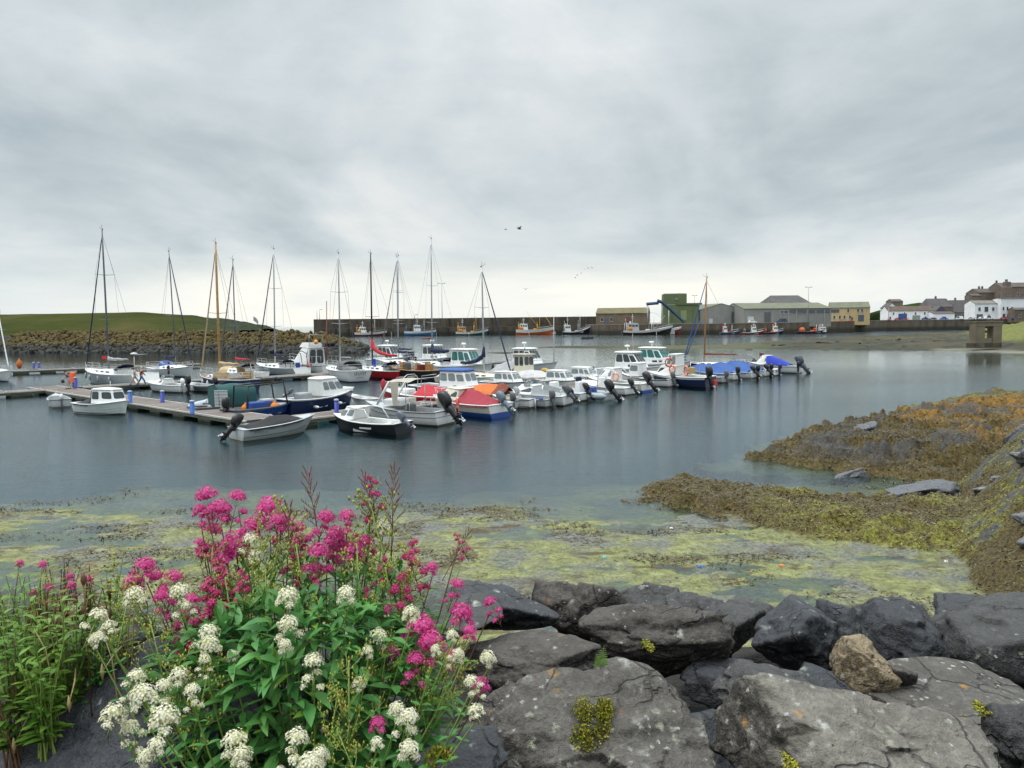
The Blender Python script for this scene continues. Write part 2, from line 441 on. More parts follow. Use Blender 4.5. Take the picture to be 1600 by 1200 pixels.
def shore_attr(X, Y, Z):
    base, s1, m1, s2, m2, td, sl, n1, n2, n3 = shore_parts(X, Y)
    top = np.maximum(np.maximum(m1, m2), sl)
    weed = sstep(-.08, .05, top-base)*sstep(-.12, .02, Z)          # R: weed / rock against flats
    is2 = (m2 > np.maximum(m1, sl)).astype(float)
    green = sstep(7.2, 11.2, X+n1*2.6)*(1-is2)*np.where(sl >= top, sstep(-.25, .25, n1+n2*.9), sstep(-.15, .40, n1+n2*.9))     # G: yellow green weed
    rockp = .8*is2*sstep(.10, .30, fbm(X*.28+3, Y*.9, oct=4, seed=44))*sstep(.2, .5, Z)+(sl >= top)*sstep(.15, .3, n2+.2*n1)*sstep(.1, .6, td)
    orange = is2*sstep(1.15, 1.75, Z+.45*n1+.3*n2+.035*np.clip(X-20, -10, 12))+.10*is2*sstep(.0, .5, n1)
    return np.stack([weed, green, np.clip(rockp, 0, 1), np.clip(orange, 0, 1)], 1)
def shore_mat():
    m, nt, b = new_mat('weedy shore'); pos = geopos(nt)
    at = nt.node('ShaderNodeAttribute', attribute_name='zone')
    r, g, bl = nt.sep(at.outputs['Vector']); al = at.outputs['Alpha']
    nb = nt.noise(pos, .55, 5, .6, .4); nm = nt.noise(pos, 2.6, 6, .65, .5); nf = nt.noise(pos, 11, 5, .7, .2); ns = nt.noise(nt.vmul(pos, (.5, 1.1, 1)), 1.3, 5, .6, .8)
    # flats: silt with pale algae and brown wrack
    flat = nt.ramp(nm, [(.30, (.12, .12, .07)), (.45, (.20, .21, .088)), (.58, (.28, .29, .115)), (.72, (.38, .38, .23))])
    silt = nt.ramp(nf, [(.3, (.12, .125, .115)), (.7, (.22, .225, .20))])
    flat = nt.mix(nt.ramp(nb, [(.44, 0), (.60, 1)]), flat, silt)
    flat = nt.mix(nt.ramp(nf, [(.38, .65), (.55, 0)]), flat, nt.mix(1.0, flat, (.42, .44, .34), 'MULTIPLY'))
    flat = nt.mix(nt.math('MULTIPLY', nt.ramp(nt.noise(pos, 5.5, 5, .7, .4), [(.56, 0), (.66, 1)]), .8), flat, (.07, .055, .025))
    flat = nt.mix(nt.math('MULTIPLY', nt.ramp(ns, [(.56, 0), (.66, 1)]), .85), flat, nt.ramp(nf, [(.3, (.035, .026, .014)), (.7, (.11, .075, .03))]))
    flat = nt.mix(nt.ramp(nt.math('ADD', nt.sep(pos)[2], 1.0), [(.66, 1), (.95, 0)]), flat, (.028, .067, .082))  # bed colour darkens with depth, standing in for light the water absorbs
    # wrack
    wr = nt.ramp(nf, [(.25, (.018, .012, .006)), (.48, (.065, .046, .016)), (.62, (.14, .10, .028)), (.8, (.24, .175, .05))])
    wr = nt.mix(nt.ramp(nm, [(.4, .0), (.7, .6)]), wr, nt.ramp(nf, [(.3, (.03, .026, .012)), (.7, (.10, .095, .025))]))
    gr = nt.ramp(nf, [(.25, (.045, .045, .012)), (.5, (.17, .17, .026)), (.75, (.40, .40, .055))])
    gmask = nt.math('MULTIPLY', g, nt.ramp(nm, [(.40, .05), (.60, .95)]))
    wr = nt.mix(gmask, wr, gr)
    rk = nt.ramp(nf, [(.25, (.022, .023, .026)), (.55, (.075, .078, .082)), (.8, (.17, .17, .17))])
    orc = nt.ramp(nf, [(.25, (.07, .045, .02)), (.5, (.28, .15, .03)), (.75, (.45, .26, .05))])
    wr = nt.mix(nt.math('MULTIPLY', al, nt.ramp(nm, [(.36, .1), (.58, .9)])), wr, orc)
    wr = nt.mix(nt.math('MULTIPLY', bl, nt.ramp(nm, [(.35, .3), (.5, 1)])), wr, rk)
    c = nt.mix(r, flat, wr)
    nt.link(c, b.inputs['Base Color']); b.inputs['Roughness'].default_value = .75; b.inputs['Specular IOR Level'].default_value = .3
    hh = nt.math('ADD', nt.math('MULTIPLY', nf, .5), nm)
    nt.link(nt.bump(hh, .8, .12), b.inputs['Normal'])
    return m
SHORE = shore_mat()
me = grid_mesh('shore', -34, 34, 9.0, 54, .115, shore_h, SHORE, True, shore_attr)
tag(link('shore', me), kind='structure', label='weed covered tidal shore')
# ground bank under the boulders
def bank_h(X, Y):
    z = np.interp(Y, [-4, .5, 2.0, 3, 4, 5, 6, 7, 8, 9, 11, 13], [4.35, 4.3, 4.0, 3.65, 3.42, 3.22, 3.08, 2.9, 2.6, 1.9, .2, -.6])
    zl = np.interp(Y, [-4, 2.0, 2.75, 3.1, 3.6, 4.4, 5.5, 7, 9, 11, 13], [4.3, 4.0, 4.1, 4.5, 4.35, 3.7, 3.2, 2.6, 1.6, .2, -.6]); z = np.maximum(z, zl*sstep(-.75, -1.25, X)+z*(1-sstep(-.75, -1.25, X))*1.0-.0)
    return z+.12*fbm(X*1.2, Y*1.2, oct=4, seed=8)
def bank_mat():
    m, nt, b = new_mat('dark gravel bank'); pos = geopos(nt)
    n = nt.noise(pos, 14, 5, .7); v = nt.voro(pos, 18)
    nt.link(nt.ramp(n, [(.3, (.012, .011, .009)), (.6, (.034, .030, .025)), (.8, (.07, .062, .05))]), b.inputs['Base Color']); b.inputs['Roughness'].default_value = .95
    nt.link(nt.bump(v, .6, .04), b.inputs['Normal']); return m
tag(link('ground', grid_mesh('ground', -14, 16, -4, 13, .12, bank_h, bank_mat())), kind='structure', label='dark gravel bank')
# ------------------------------------------------------------------ boat kit (bow along +x, waterline at z = 0)
class Hull:
    def __init__(s, L, B, fs=.7, fb=1.0, tr=.85, rake=.5, srake=0.0, mid=.45, full=2.2, draft=.35, fm=None):
        s.L, s.B, s.fs, s.fb, s.tr, s.rake, s.srake, s.mid, s.full, s.draft = L, B, fs, fb, tr, rake, srake, mid, full, draft
        s.fm = fs if fm is None else fm
    def w(s, t):
        if t < s.mid:
            q = t/s.mid; k = s.tr+(1-s.tr)*math.sin(q*math.pi/2)
        else:
            q = (t-s.mid)/(1-s.mid); k = max(0.0, 1-q**s.full)
        return s.B/2*k
    def zg(s, t):
        a = s.fs*(1-t)+s.fm*t if t < .5 else None
        # quadratic through stern, midship, bow
        l0 = (t-.5)*(t-1)/.5; l1 = t*(t-1)/-.25; l2 = t*(t-.5)/.5
        return s.fs*l0+s.fm*l1+s.fb*l2
    def x(s, t, h=1.0):
        """h runs 0 at keel to 1 at gunwale"""
        return -s.L/2+s.L*t+s.rake*(h-1)*t**3-s.srake*(1-h)*(1-t)**3
    def pt(s, t, side, h, out=0.0):
        zk = -s.draft*(1-max(0, (t-.7)/.3)**2*.6); zg = s.zg(t)
        e = .22+.5*t*t
        return Vector((s.x(t, h), side*(s.w(t)*h**e+out), zk+(zg-zk)*h))
    def gun(s, t, side, out=0.0, dz=0.0):
        p = s.pt(t, side, 1.0); return Vector((p.x, p.y+side*out, p.z+dz))
    def hfor(s, t, z):
        zk = -s.draft*(1-max(0, (t-.7)/.3)**2*.6); return min(1, max(0.02, (z-zk)/(s.zg(t)-zk)))
TS = [0, .06, .14, .24, .34, .45, .56, .66, .75, .83, .90, .955, 1.0]

def hull_mesh(H, mats, boot=.10, stripe=.12, root=None, strakes=0, name='hull'):
    """mats = topside, bottom, stripe, transom"""
    mb = MB(); top, bot, st, trn = mats
    if bot in (LGREY, WHITE): bot = WEED
    def hs(t):
        b = H.hfor(t, boot); s_ = max(b+.02, 1-stripe/(H.zg(t)+H.draft))
        return [0.02, H.hfor(t, -.12), b, b+(s_-b)*.33, b+(s_-b)*.66, s_, 1.0]
    rows = [1, 1, 0, 0, 0, 2]
    for side in (1, -1):
        rings = [[H.pt(t, side, h) for h in hs(t)] for t in TS]
        mb.loft(rings, 0, True, closed=False, mfun=lambda i, j: rows[j])
    # transom
    hh = hs(0)
    for j in range(len(hh)-1):
        a, b = hh[j], hh[j+1]
        mb.quad(H.pt(0, -1, a), H.pt(0, 1, a), H.pt(0, 1, b), H.pt(0, -1, b), 1 if rows[j] == 1 else 3)
    if strakes:
        for k in range(strakes):
            f = .35+.45*k/strakes
            for side in (1, -1):
                mb.tube([H.pt(t, side, f, .006) for t in TS[:-1]], .012, 0, 4)
    return mb.build(name, [top, bot, st, trn], root)
def rub_strake(H, mat, root, r=.035, dz=-.03, name='rubbing_strake'):
    mb = MB()
    for side in (1, -1):
        mb.tube([H.gun(t, side, .012, dz) for t in TS], r, 0, 6)
    mb.tube([H.gun(0, -1, 0, dz), H.gun(0, 1, 0, dz)], r, 0, 6)
    return mb.build(name, mat, root)
def deck_mesh(H, mat, floor_mat, root, c0=.06, c1=.55, side=.2, floor=.12, inset=.03, thwarts=()):
    mb = MB()
    ts = sorted(set([t for t in TS if not (abs(t-c0) < .02 or abs(t-c1) < .02)]+[c0, c1-.0005, c1, c0+.0005]))
    rings = []
    for t in ts:
        w = max(0.0, H.w(t)-.012); z = H.zg(t)-inset; x = H.x(t)
        op = c0+.0004 < t < c1-.0004
        wi = max(.0, w-side)
        if op and wi > .1: rings.append([(x, -w, z), (x, -wi, z+.015), (x, -wi*.96, floor), (x, wi*.96, floor), (x, wi, z+.015), (x, w, z)])
        else: rings.append([(x, -w, z), (x, -wi, z+.012), (x, -wi*.5, z+.035), (x, wi*.5, z+.035), (x, wi, z+.012), (x, w, z)])
    mb.loft(rings, 0, False, closed=False, mfun=lambda i, j: 1 if j == 2 and (c0 < ts[i] < c1-.001) else 0)
    d = mb.build('deck', [mat, floor_mat], root)
    for t in thwarts:
        m2 = MB(); m2.box((H.x(t), 0, H.zg(t)-.22), (.28, 2*H.w(t)-.16, .05)); m2.build('thwart', mat, root)
    return d
def pane_on(mb, a, b, c, d, u0, u1, v0, v1, off=.008, mi=0, cut=.14):
    """a rounded pane set 8 mm proud on the face a b c d (a bottom left, b bottom right, c top right, d top left)"""
    a, b, c, d = map(Vector, (a, b, c, d))
    def q(u, v): return (a*(1-u)+b*u)*(1-v)+(d*(1-u)+c*u)*v
    n = (b-a).cross(d-a).normalized()
    cu, cv = (u1-u0)*cut, (v1-v0)*cut
    uv = [(u0+cu, v0), (u1-cu, v0), (u1, v0+cv), (u1, v1-cv), (u1-cu, v1), (u0+cu, v1), (u0, v1-cv), (u0, v0+cv)]
    front = [q(u, v)+n*off for u, v in uv]; back = [q(u, v)-n*.004 for u, v in uv]
    mb.loft([back, front], mi, False, False, True)
def cabin(root, x0, x1, w0, w1, z0, h, fr=.35, rr=.0, tum=.9, mat=None, roofmat=None, roof=.06, over=.08, side=((.1, .45, .35, .85), (.55, .92, .35, .85)),
          front=((.06, .48, .4, .88), (.52, .94, .4, .88)), back=(), win=None, backopen=False, name='cabin', visor=0.0, z1=None, frames=None):
    """box cabin: rear width w0 at x0, front width w1 at x1; fr, rr are how far the front and rear lean in at the top"""
    mat = mat or WHITE; win = win or GLASS; z1 = z0 if z1 is None else z1
    Bp = [Vector((x0, -w0/2, z0)), Vector((x1, -w1/2, z1)), Vector((x1, w1/2, z1)), Vector((x0, w0/2, z0))]
    zt = z0+h
    T = [Vector((x0+rr, -w0/2*tum, zt)), Vector((x1-fr, -w1/2*tum, zt)), Vector((x1-fr, w1/2*tum, zt)), Vector((x0+rr, w0/2*tum, zt))]
    mb = MB(); k = 0.06
    def ring(q):
        out = []
        for i in range(4):
            p, a, b = q[i], q[i-1], q[(i+1) % 4]
            out += [p+(a-p).normalized()*k, p+(b-p).normalized()*k]
        return out
    mb.loft([ring(Bp), ring(T)], 0, False, False, True)
    c = mb.build(name, mat, root)
    if roof:
        rb = MB(); rings = []
        xa, xb = x0+rr-over, x1-fr+over+visor; wa, wb = w0*tum/2+over*.6, w1*tum/2+over*.6
        def rr_(x0_, x1_, wa_, wb_, z): 
            e = .12
            return [(x0_+e, -wa_, z), (x1_-e*1.6, -wb_, z), (x1_, -wb_+e*1.6, z), (x1_, wb_-e*1.6, z), (x1_-e*1.6, wb_, z), (x0_+e, wa_, z), (x0_, wa_-e, z), (x0_, -wa_+e, z)]
        rb.loft([rr_(xa, xb, wa, wb, zt+.003), rr_(xa, xb, wa, wb, zt+roof*.6), rr_(xa+.08, xb-.12, wa-.08, wb-.08, zt+roof), rr_(xa+.3, xb-.4, wa*.5, wb*.5, zt+roof*1.35)], 0, True, True, True)
        rb.build('roof', roofmat or mat, c)
    def mk(A, B_, C, D, spec):
        for (u0, u1, v0, v1) in spec:
            w_ = MB(); pane_on(w_, A, B_, C, D, u0, u1, v0, v1); w_.build('window', win, c)
    mk(Bp[0], Bp[1], T[1], T[0], side); mk(Bp[2], Bp[3], T[3], T[2], [(1-b, 1-a, e, f) for a, b, e, f in side])
    mk(Bp[1], Bp[2], T[2], T[1], front); mk(Bp[3], Bp[0], T[0], T[3], back)
    return c
def coachroof(root, H, t0, t1, h, wk=.62, mat=None, ports=3, win=None, z=None):
    """low rounded cabin trunk of a yacht with a row of ports"""
    mat = mat or WHITE; mb = MB(); rings = []
    ts = [t0+(t1-t0)*i/6 for i in range(7)]
    for i, t in enumerate(ts):
        w = H.w(t)*wk; zz = H.zg(t)-.02 if z is None else z; hh = h*(1-.55*(i/6)**2) if i < 6 else .02
        if i == 0: hh = h
        x = H.x(t)
        rings.append([(x, -w, zz), (x, -w*.93, zz+hh*.75), (x, -w*.6, zz+hh), (x, w*.6, zz+hh), (x, w*.93, zz+hh*.75), (x, w, zz)])
    mb.loft(rings, 0, True, closed=False); mb.poly(rings[0][::-1]); mb.poly(rings[-1])
    c = mb.build('coachroof', mat, root)
    for i in range(ports):
        a = 1+i*(4.2/ports); b = a+3.0/ports
        def q(f, k):
            j = min(5, int(f)); g = f-j
            return Vector(rings[j][k])*(1-g)+Vector(rings[j+1][k])*g
        for (lo, hi, fl) in ((0, 1, 1), (5, 4, -1)):
            A, B_, C, D = q(a, lo), q(b, lo), q(b, hi), q(a, hi)
            if fl < 0: A, B_, C, D = B_, A, D, C
            w_ = MB(); pane_on(w_, A, B_, C, D, .05, .95, .3, .85, .008, 0, .25); w_.build('window', win or GLASS, c)
    return c
def rails(root, pts_list, posts, r=.016, name='guard_rail', mat=None):
    mb = MB()
    for pts in pts_list: mb.tube(pts, r, 0, 5)
    for a, b in posts: mb.tube([a, b], r, 0, 5)
    return mb.build(name, mat or STEEL, root)
def pulpit(root, H, t0=.8, h=.6, mat=None, mid=True):
    ts = [t0+(1-t0)*i/4 for i in range(5)]
    L1 = [H.gun(t, 1, -.06, h) for t in ts]+[H.gun(t, -1, -.06, h) for t in ts[::-1]][1:]
    L2 = [H.gun(t, 1, -.06, h*.5) for t in ts]+[H.gun(t, -1, -.06, h*.5) for t in ts[::-1]][1:]
    posts = [(H.gun(t, s_, -.06, -.02), H.gun(t, s_, -.06, h)) for t in (t0, (t0+1)/2) for s_ in (1, -1)]
    return rails(root, [L1, L2] if mid else [L1], posts, name='pulpit', mat=mat)
def lifelines(root, H, t0=.05, t1=.82, h=.6, n=5, mat=None):
    ts = [t0+(t1-t0)*i/(n-1) for i in range(n)]
    ln = []
    for s_ in (1, -1):
        ln.append([H.gun(t, s_, -.05, h) for t in ts]); ln.append([H.gun(t, s_, -.05, h*.5) for t in ts])
    posts = [(H.gun(t, s_, -.05, -.02), H.gun(t, s_, -.05, h)) for t in ts for s_ in (1, -1)]
    return rails(root, ln, posts, r=.011, mat=mat)
def pushpit(root, H, t1=.12, h=.65):
    L1 = [H.gun(t1, 1, -.06, h), H.gun(0.01, 1, -.06, h), H.gun(.01, -1, -.06, h), H.gun(t1, -1, -.06, h)]
    L2 = [Vector((p.x, p.y, p.z-h*.45)) for p in L1]
    posts = [(p-Vector((0, 0, h)), p) for p in L1]
    return rails(root, [L1, L2], posts, name='pushpit')
def outboard(root, x, y, z, tilt=0.0, size=1.0, mat=None, legmat=None, yaw=0.0):
    """clamped to the transom at x, y, z (top of transom); tilt in degrees lifts the leg astern"""
    mat = mat or BLACK; k = size
    M = Matrix.Translation((x, y, z)) @ Matrix.Rotation(R(yaw), 4, 'Z') @ Matrix.Rotation(R(tilt), 4, 'Y')
    lg = MB()
    lg.loft([[(-.10*k+dx*a, dy*b, zz) for dx, dy in ((-.13*k, 0), (-.06*k, -.06*k), (.09*k, -.05*k), (.12*k, 0), (.09*k, .05*k), (-.06*k, .06*k))] for zz, a, b in ((.10*k, 1.35, 1.7), (-.25*k, 1.15, 1.4), (-.62*k, .95, 1.0), (-.66*k, 1.2, 1.0))], 0, True, True, True)
    lg.box((-.16*k, 0, -.52*k), (.36*k, .22*k, .025*k))
    lg.lathe([(.02*k, -.16*k), (.065*k, -.05*k), (.07*k, .05*k), (.03*k, .18*k)], (-.13*k, 0, -.72*k), 8, 0, True, 'X')
    lg.loft([[(-.20*k, -.012*k, -.74*k), (-.02*k, -.012*k, -.74*k), (-.02*k, .012*k, -.74*k), (-.20*k, .012*k, -.74*k)], [(-.17*k, -.008*k, -.93*k), (-.09*k, -.008*k, -.93*k), (-.09*k, .008*k, -.93*k), (-.17*k, .008*k, -.93*k)]], 0, False, True, True)
    lg.box((.02*k, 0, -.04*k), (.12*k, .2*k, .30*k))
    lg.xform(M); o = lg.build('outboard_motor', legmat or mat, root)
    cw = MB(); rings = []
    for zz, a, b, dx in ((.02, .20, .13, -.06), (.10, .26, .17, -.10), (.34, .28, .185, -.13), (.54, .25, .17, -.13), (.66, .17, .12, -.10), (.69, .06, .04, -.08)):
        rings.append([((dx+a*math.cos(q)*(1.0 if math.cos(q) < 0 else .85))*k, b*math.sin(q)*k, zz*k) for q in [2*math.pi*i/12 for i in range(12)]])
    cw.loft(rings, 0, True, True, True); cw.xform(M); cw.build('cowling', mat, o)
    pr = MB()
    for i in range(3):
        a = 2*math.pi*i/3; ca, sa = math.cos(a), math.sin(a)
        def bl(r_, w_, tw): return [(-.30*k+tw*.03*k, (r_*ca-w_*sa)*k, -.72*k+(r_*sa+w_*ca)*k), (-.30*k-tw*.03*k, (r_*ca+w_*sa)*k, -.72*k+(r_*sa-w_*ca)*k)]
        a0, a1, a2 = bl(.03, .03, 1), bl(.10, .07, 1), bl(.15, .03, 1)
        pr.quad(a0[0], a1[0], a1[1], a0[1]); pr.quad(a1[0], a2[0], a2[1], a1[1])
    pr.lathe([(.035*k, -.06*k), (.03*k, .05*k)], (-.30*k, 0, -.72*k), 6, 0, True, 'X')
    pr.xform(M); pr.build('propeller', STEEL if legmat is None else legmat, o)
    return o
def windscreen(root, x, w, z, h, rake=.35, back=.7, mat=None, frame=None, n=3):
    """raked three sided screen with an aluminium frame"""
    o = MB(); bot = [(x-back, -w/2, z), (x-.1, -w/2*.86, z), (x, -w/2*.5, z), (x, w/2*.5, z), (x-.1, w/2*.86, z), (x-back, w/2, z)]
    top = [(p[0]-rake, p[1]*.88, z+h if 0 < i < 5 else z+h*.75) for i, p in enumerate(bot)]
    for i in range(5): o.quad(bot[i], bot[i+1], top[i+1], top[i])
    s_ = o.build('windscreen', mat or LGLASS, root)
    f = MB(); f.tube(top, .02, 0, 5); f.tube(bot, .016, 0, 5)
    for a, b in zip(bot, top): f.tube([a, b], .018, 0, 5)
    f.build('frame', frame or ALU, s_)
    return s_
def cover(root, H, t0, t1, ridge, mat, name='cover', drop=.12, sag=.06, seed=1, over=.05, ends=True):
    """canvas stretched over a ridge from station t0 to t1; ridge is a list of heights above the gunwale"""
    mb = MB(); n = 14; rings = []
    for i in range(n+1):
        f = i/n; t = t0+(t1-t0)*f
        g = f*(len(ridge)-1); j = min(len(ridge)-2, int(g)); hz = ridge[j]*(1-(g-j))+ridge[j+1]*(g-j)
        w = H.w(t)+over; z = H.zg(t); x = H.x(t); ring = []
        for k in range(13):
            a = -1+2*k/12; u = 1-abs(a)
            zz = z-drop*(max(0, abs(a)-.85)/.15)+hz*(u**.85)-sag*math.sin(u*math.pi)*(1+.6*math.sin(i*2.3+seed))
            zz += .015*math.sin(i*1.9+k*2.7+seed)
            ring.append((x, a*w, zz))
        rings.append(ring)
    mb.loft(rings, 0, True, closed=False)
    if ends:
        for q, fl in ((rings[0], 0), (rings[-1], 1)):
            base = [(q[0][0], q[0][1], q[0][2]), *q[1:-1], q[-1]]
            mb.poly(base if fl else base[::-1])
    return mb.build(name, mat, root)
def sprayhood(root, x0, x1, w, z, h, mat, back=None, win=True):
    mb = MB(); rings = []
    for i in range(6):
        f = i/5; x = x1+(x0-x1)*f; hh = h*(.15+.85*math.sin(f*math.pi/2)); ww = w/2*(.82+.18*f)
        rings.append([(x-.0, ww*math.cos(math.pi*j/10)*-1, z+hh*math.sin(math.pi*j/10)**.6) for j in range(11)])
    mb.loft(rings, 0, True, closed=False)
    o = mb.build('sprayhood', mat, root)
    if win:
        for s_ in (1, -1):
            q = MB(); j = 2 if s_ < 0 else 7
            a, b, c, d = rings[1][j], rings[4][j], rings[4][j+1], rings[1][j+1]
            q.quad(*[Vector(p)+Vector((0, s_*.012, .02)) for p in (a, b, c, d)]); q.build('window', LGLASS, o)
    return o
def arch_hood(root, x0, x1, w, z, h, mat, name='canopy', n=8, thick=True):
    """open ended canopy on hoops"""
    mb = MB(); rings = []
    for i in range(n):
        f = i/(n-1); x = x0+(x1-x0)*f
        sag = .04*math.sin(f*math.pi*3)
        rings.append([(x, -w/2*math.cos(math.pi*j/12), z+(h-sag)*min(1, math.sin(math.pi*j/12)**.45)) for j in range(13)])
    mb.loft(rings, 0, True, closed=False)
    return mb.build(name, mat, root)
def rig(root, mx, mz, top, H, spars=ALU, r=.075, spr=(.42,), sw=1.0, boom=None, sail=None, boomz=1.1, furl=None, back=True, rake=0.0, sailr=.16, stays=True, bow_t=.985, gear=True, boommat=None, fan=.0):
    """mast from deck (mx, mz) to height top above the water, boom with a stowed sail, standing rigging"""
    tp = Vector((mx-rake, 0, top)); bp = Vector((mx, 0, mz))
    mb = MB(); mb.tube([bp, bp.lerp(tp, .5), bp.lerp(tp, .8), tp], [r, r, r*.9, r*.7], 0, 8)
    m = mb.build('mast', spars, root)
    if gear:
        g = MB(); g.tube([tp, tp+Vector((0, 0, .55))], .018, 0, 5); g.tube([tp+Vector((-.05, 0, .1)), tp+Vector((.35, 0, .22)), tp+Vector((.45, 0, .4))], .016, 0, 5); g.lathe([(.03, 0), (.06, .04), (.06, .1), (.02, .14)], tp+Vector((-.12, 0, 0)), 6)
        g.build('masthead_gear', DGREY, m)
    ends = []
    for f in spr:
        c = bp.lerp(tp, f); s_ = MB(); a = c+Vector((-.12, -sw, .08)); b = c+Vector((-.12, sw, .08))
        s_.tube([a, c, b], [.018, .032, .018], 0, 5); s_.build('spreader', spars, m); ends.append((a, b))
    def stay(a, b, rr=.013, name='stay', mat=None):
        q = MB(); q.tube([a, b], rr, 0, 4, False); q.build(name, mat or WIRE, root)
    if stays:
        bowp = H.gun(bow_t, 1); bowp.y = 0
        hd = bp.lerp(tp, .97)
        if furl is not None:
            q = MB(); q.tube([bowp+Vector((0, 0, .15)), bowp.lerp(hd, .06), bowp.lerp(hd, .5), bowp.lerp(hd, .95), hd], [.03, .075, .065, .04, .02], 0, 7); q.build('furled_sail', furl, root)
        else: stay(bowp, hd)
        if back:
            sp = H.gun(.01, 1); sp.y = 0; stay(sp, hd)
        for k, sd in ((0, -1), (1, 1)):
            tm = (mx+H.L/2)/H.L-.015
            ch = H.gun(tm, sd, -.1)
            if ends:
                e = ends[-1][k]; stay(ch, e, .011); stay(e, hd, .011)
            else: stay(ch, hd, .011)
            stay(ch+Vector((-.25, 0, 0)), bp.lerp(tp, (spr[0] if spr else .5)), .010)
    if boom:
        bz = mz+boomz; e = Vector((mx-boom, 0, bz+.05)); s0 = Vector((mx-.1, 0, bz))
        q = MB(); q.tube([s0, e], .055, 0, 7); bo = q.build('boom', boommat or spars, root)
        if sail:
            c = MB(); pts = []; rad = []
            for i in range(10):
                f = i/9; p = s0.lerp(e, .0+f*.97); pts.append(p+Vector((0, 0, sailr*.7*(1-.45*f)+.03*math.sin(i*1.7)+fan*(1-f)**3))); rad.append(sailr*(1.15-.6*f)*(1+.08*math.sin(i*2.2)))
            pts = [s0+Vector((.08, 0, sailr*3+fan*1.6))]+pts; rad = [sailr*.45]+rad
            c.tube(pts, rad, 0, 9); c.build('sail_cover', sail, bo)
    return m
NR, FR, E1 = 139.0, -41.0, 49.0          # berth directions of the marina
def spot(px, py, deg, L=0.0, at='mid'):
    p = P(px, py, 0); k = {'stern': L/2, 'mid': 0, 'bow': -L/2}[at]
    return Vector((p.x+math.cos(R(deg))*k, p.y+math.sin(R(deg))*k, 0))
def new_boat(name, label, cat, px, py, deg, L, at='stern', group='boats moored in the marina'):
    p = spot(px, py, deg, L, at)
    o = empty(name, p, R(deg), label, cat, group)
    o.rotation_euler = (R(rng.uniform(-1.2, 1.2)), 0, R(deg))
    if name != 'sailing_yacht': o.scale = (1.08, 1.08, 1.06)
    return o
def wpos(root, v): return root.matrix_basis @ Vector(v)
def hull4(top, bot=None, st=None, trn=None): return (top, bot or DGREY, st or top, trn or top)
def ring_buoy(label, loc, rot, r=.32, mat=None, group='lifebuoys on the boats', name='lifebuoy'):
    mb = MB(); M = Euler(rot).to_matrix()
    mb.torus((0, 0, 0), r, .075, 0, 20, 7, M, lambda i, j: 1 if i % 5 == 0 else 0)
    o = mb.build(name, [mat or ORANGE, WHITE]); o.location = loc
    return tag(o, label, 'lifebuoy', group)
def ball_buoy(label, loc, r=.2, mat=None, name='ball_fender', cat='buoy', group=None):
    mb = MB(); mb.lathe([(.02, -r), (.6*r, -.82*r), (.95*r, -.35*r), (r, 0), (.93*r, .42*r), (.6*r, .85*r), (.22*r, 1.05*r), (.2*r, 1.3*r), (.08*r, 1.34*r)], (0, 0, 0), 12)
    mb.torus((0, 0, 1.36*r), .14*r, .05*r, 0, 8, 5, Matrix.Rotation(R(90), 3, 'X'))
    o = mb.build(name, mat or ORANGE); o.location = loc; return tag(o, label, cat, group)
def tube_fender(root, H, t, side, label='white tubular fender hanging against a yacht hull', mat=None, group='fenders hanging on hulls', L=.6):
    g = H.gun(t, side, .10, -.55)
    mb = MB(); mb.lathe([(.02, -L/2), (.09, -L/2+.05), (.11, -L/4), (.11, L/4), (.09, L/2-.05), (.03, L/2), (.03, L/2+.06)], (0, 0, 0), 9)
    mb.tube([(0, 0, L/2+.05), (0, -side*.06, .75)], .01, 0, 4)
    o = mb.build('fender', mat or WHITE); o.matrix_basis = Matrix.Translation(wpos(root, g))
    return tag(o, label, 'fender', group)
def top_for(px, py, at):
    """height above water that reaches picture row py at the distance of point at"""
    return PD(px, py, at.y).z
def name_plate(root, n, size, loc, rot, mat, name='lettering'):
    """a worn name too small to read in the photograph: a short row of dark strokes"""
    rn = random.Random(n*7+1); m = MB(); x = 0.0; pts = []
    for i in range(n):
        w = size*rn.uniform(.35, .6)
        m.box((x+w/2, 0, 0), (w*.28, size*rn.uniform(.6, 1.0), .006)); m.box((x+w*.7, size*rn.uniform(-.3, .3), 0), (w*.45, size*.22, .006)); x += w*1.25
    m.v = [(p[0]-x/2, p[1], p[2]) for p in m.v]
    o = m.build(name, mat, root); o.location = loc; o.rotation_euler = rot; return o
# ------------------------------------------------------------------ pontoons
DECKW = paint('weathered deck boards', (.20, .165, .145), .85, var=.3, scale=6, bump=.3)
def deck_mat():
    m, nt, b = new_mat('pontoon deck boards'); co = objco(nt); x, y, z = nt.sep(co)
    w = nt.math('FRACT', nt.math('MULTIPLY', x, 6.9)); gap = nt.math('GREATER_THAN', w, .9)
    idx = nt.math('FLOOR', nt.math('MULTIPLY', x, 6.9)); wn = nt.node('ShaderNodeTexWhiteNoise'); wn.noise_dimensions = '1D'; nt.link(idx, wn.inputs['W'])
    n = nt.noise(nt.vmul(co, (6, .8, 1)), 3, 4, .6); nb = nt.noise(co, .35, 4, .6)
    c = nt.mix(wn.outputs['Value'], (.15, .115, .10), (.25, .20, .175)); c = nt.mix(nt.math('MULTIPLY', n, .5), c, (.10, .085, .08))
    c = nt.mix(nt.math('MULTIPLY', nt.ramp(nb, [(.4, 0), (.65, 1)]), .55), c, (.26, .25, .24))
    c = nt.mix(gap, c, (.015, .013, .012)); nt.link(c, b.inputs['Base Color']); b.inputs['Roughness'].default_value = .85; b.inputs['Specular IOR Level'].default_value = .25
    return m
DECK = deck_mat()
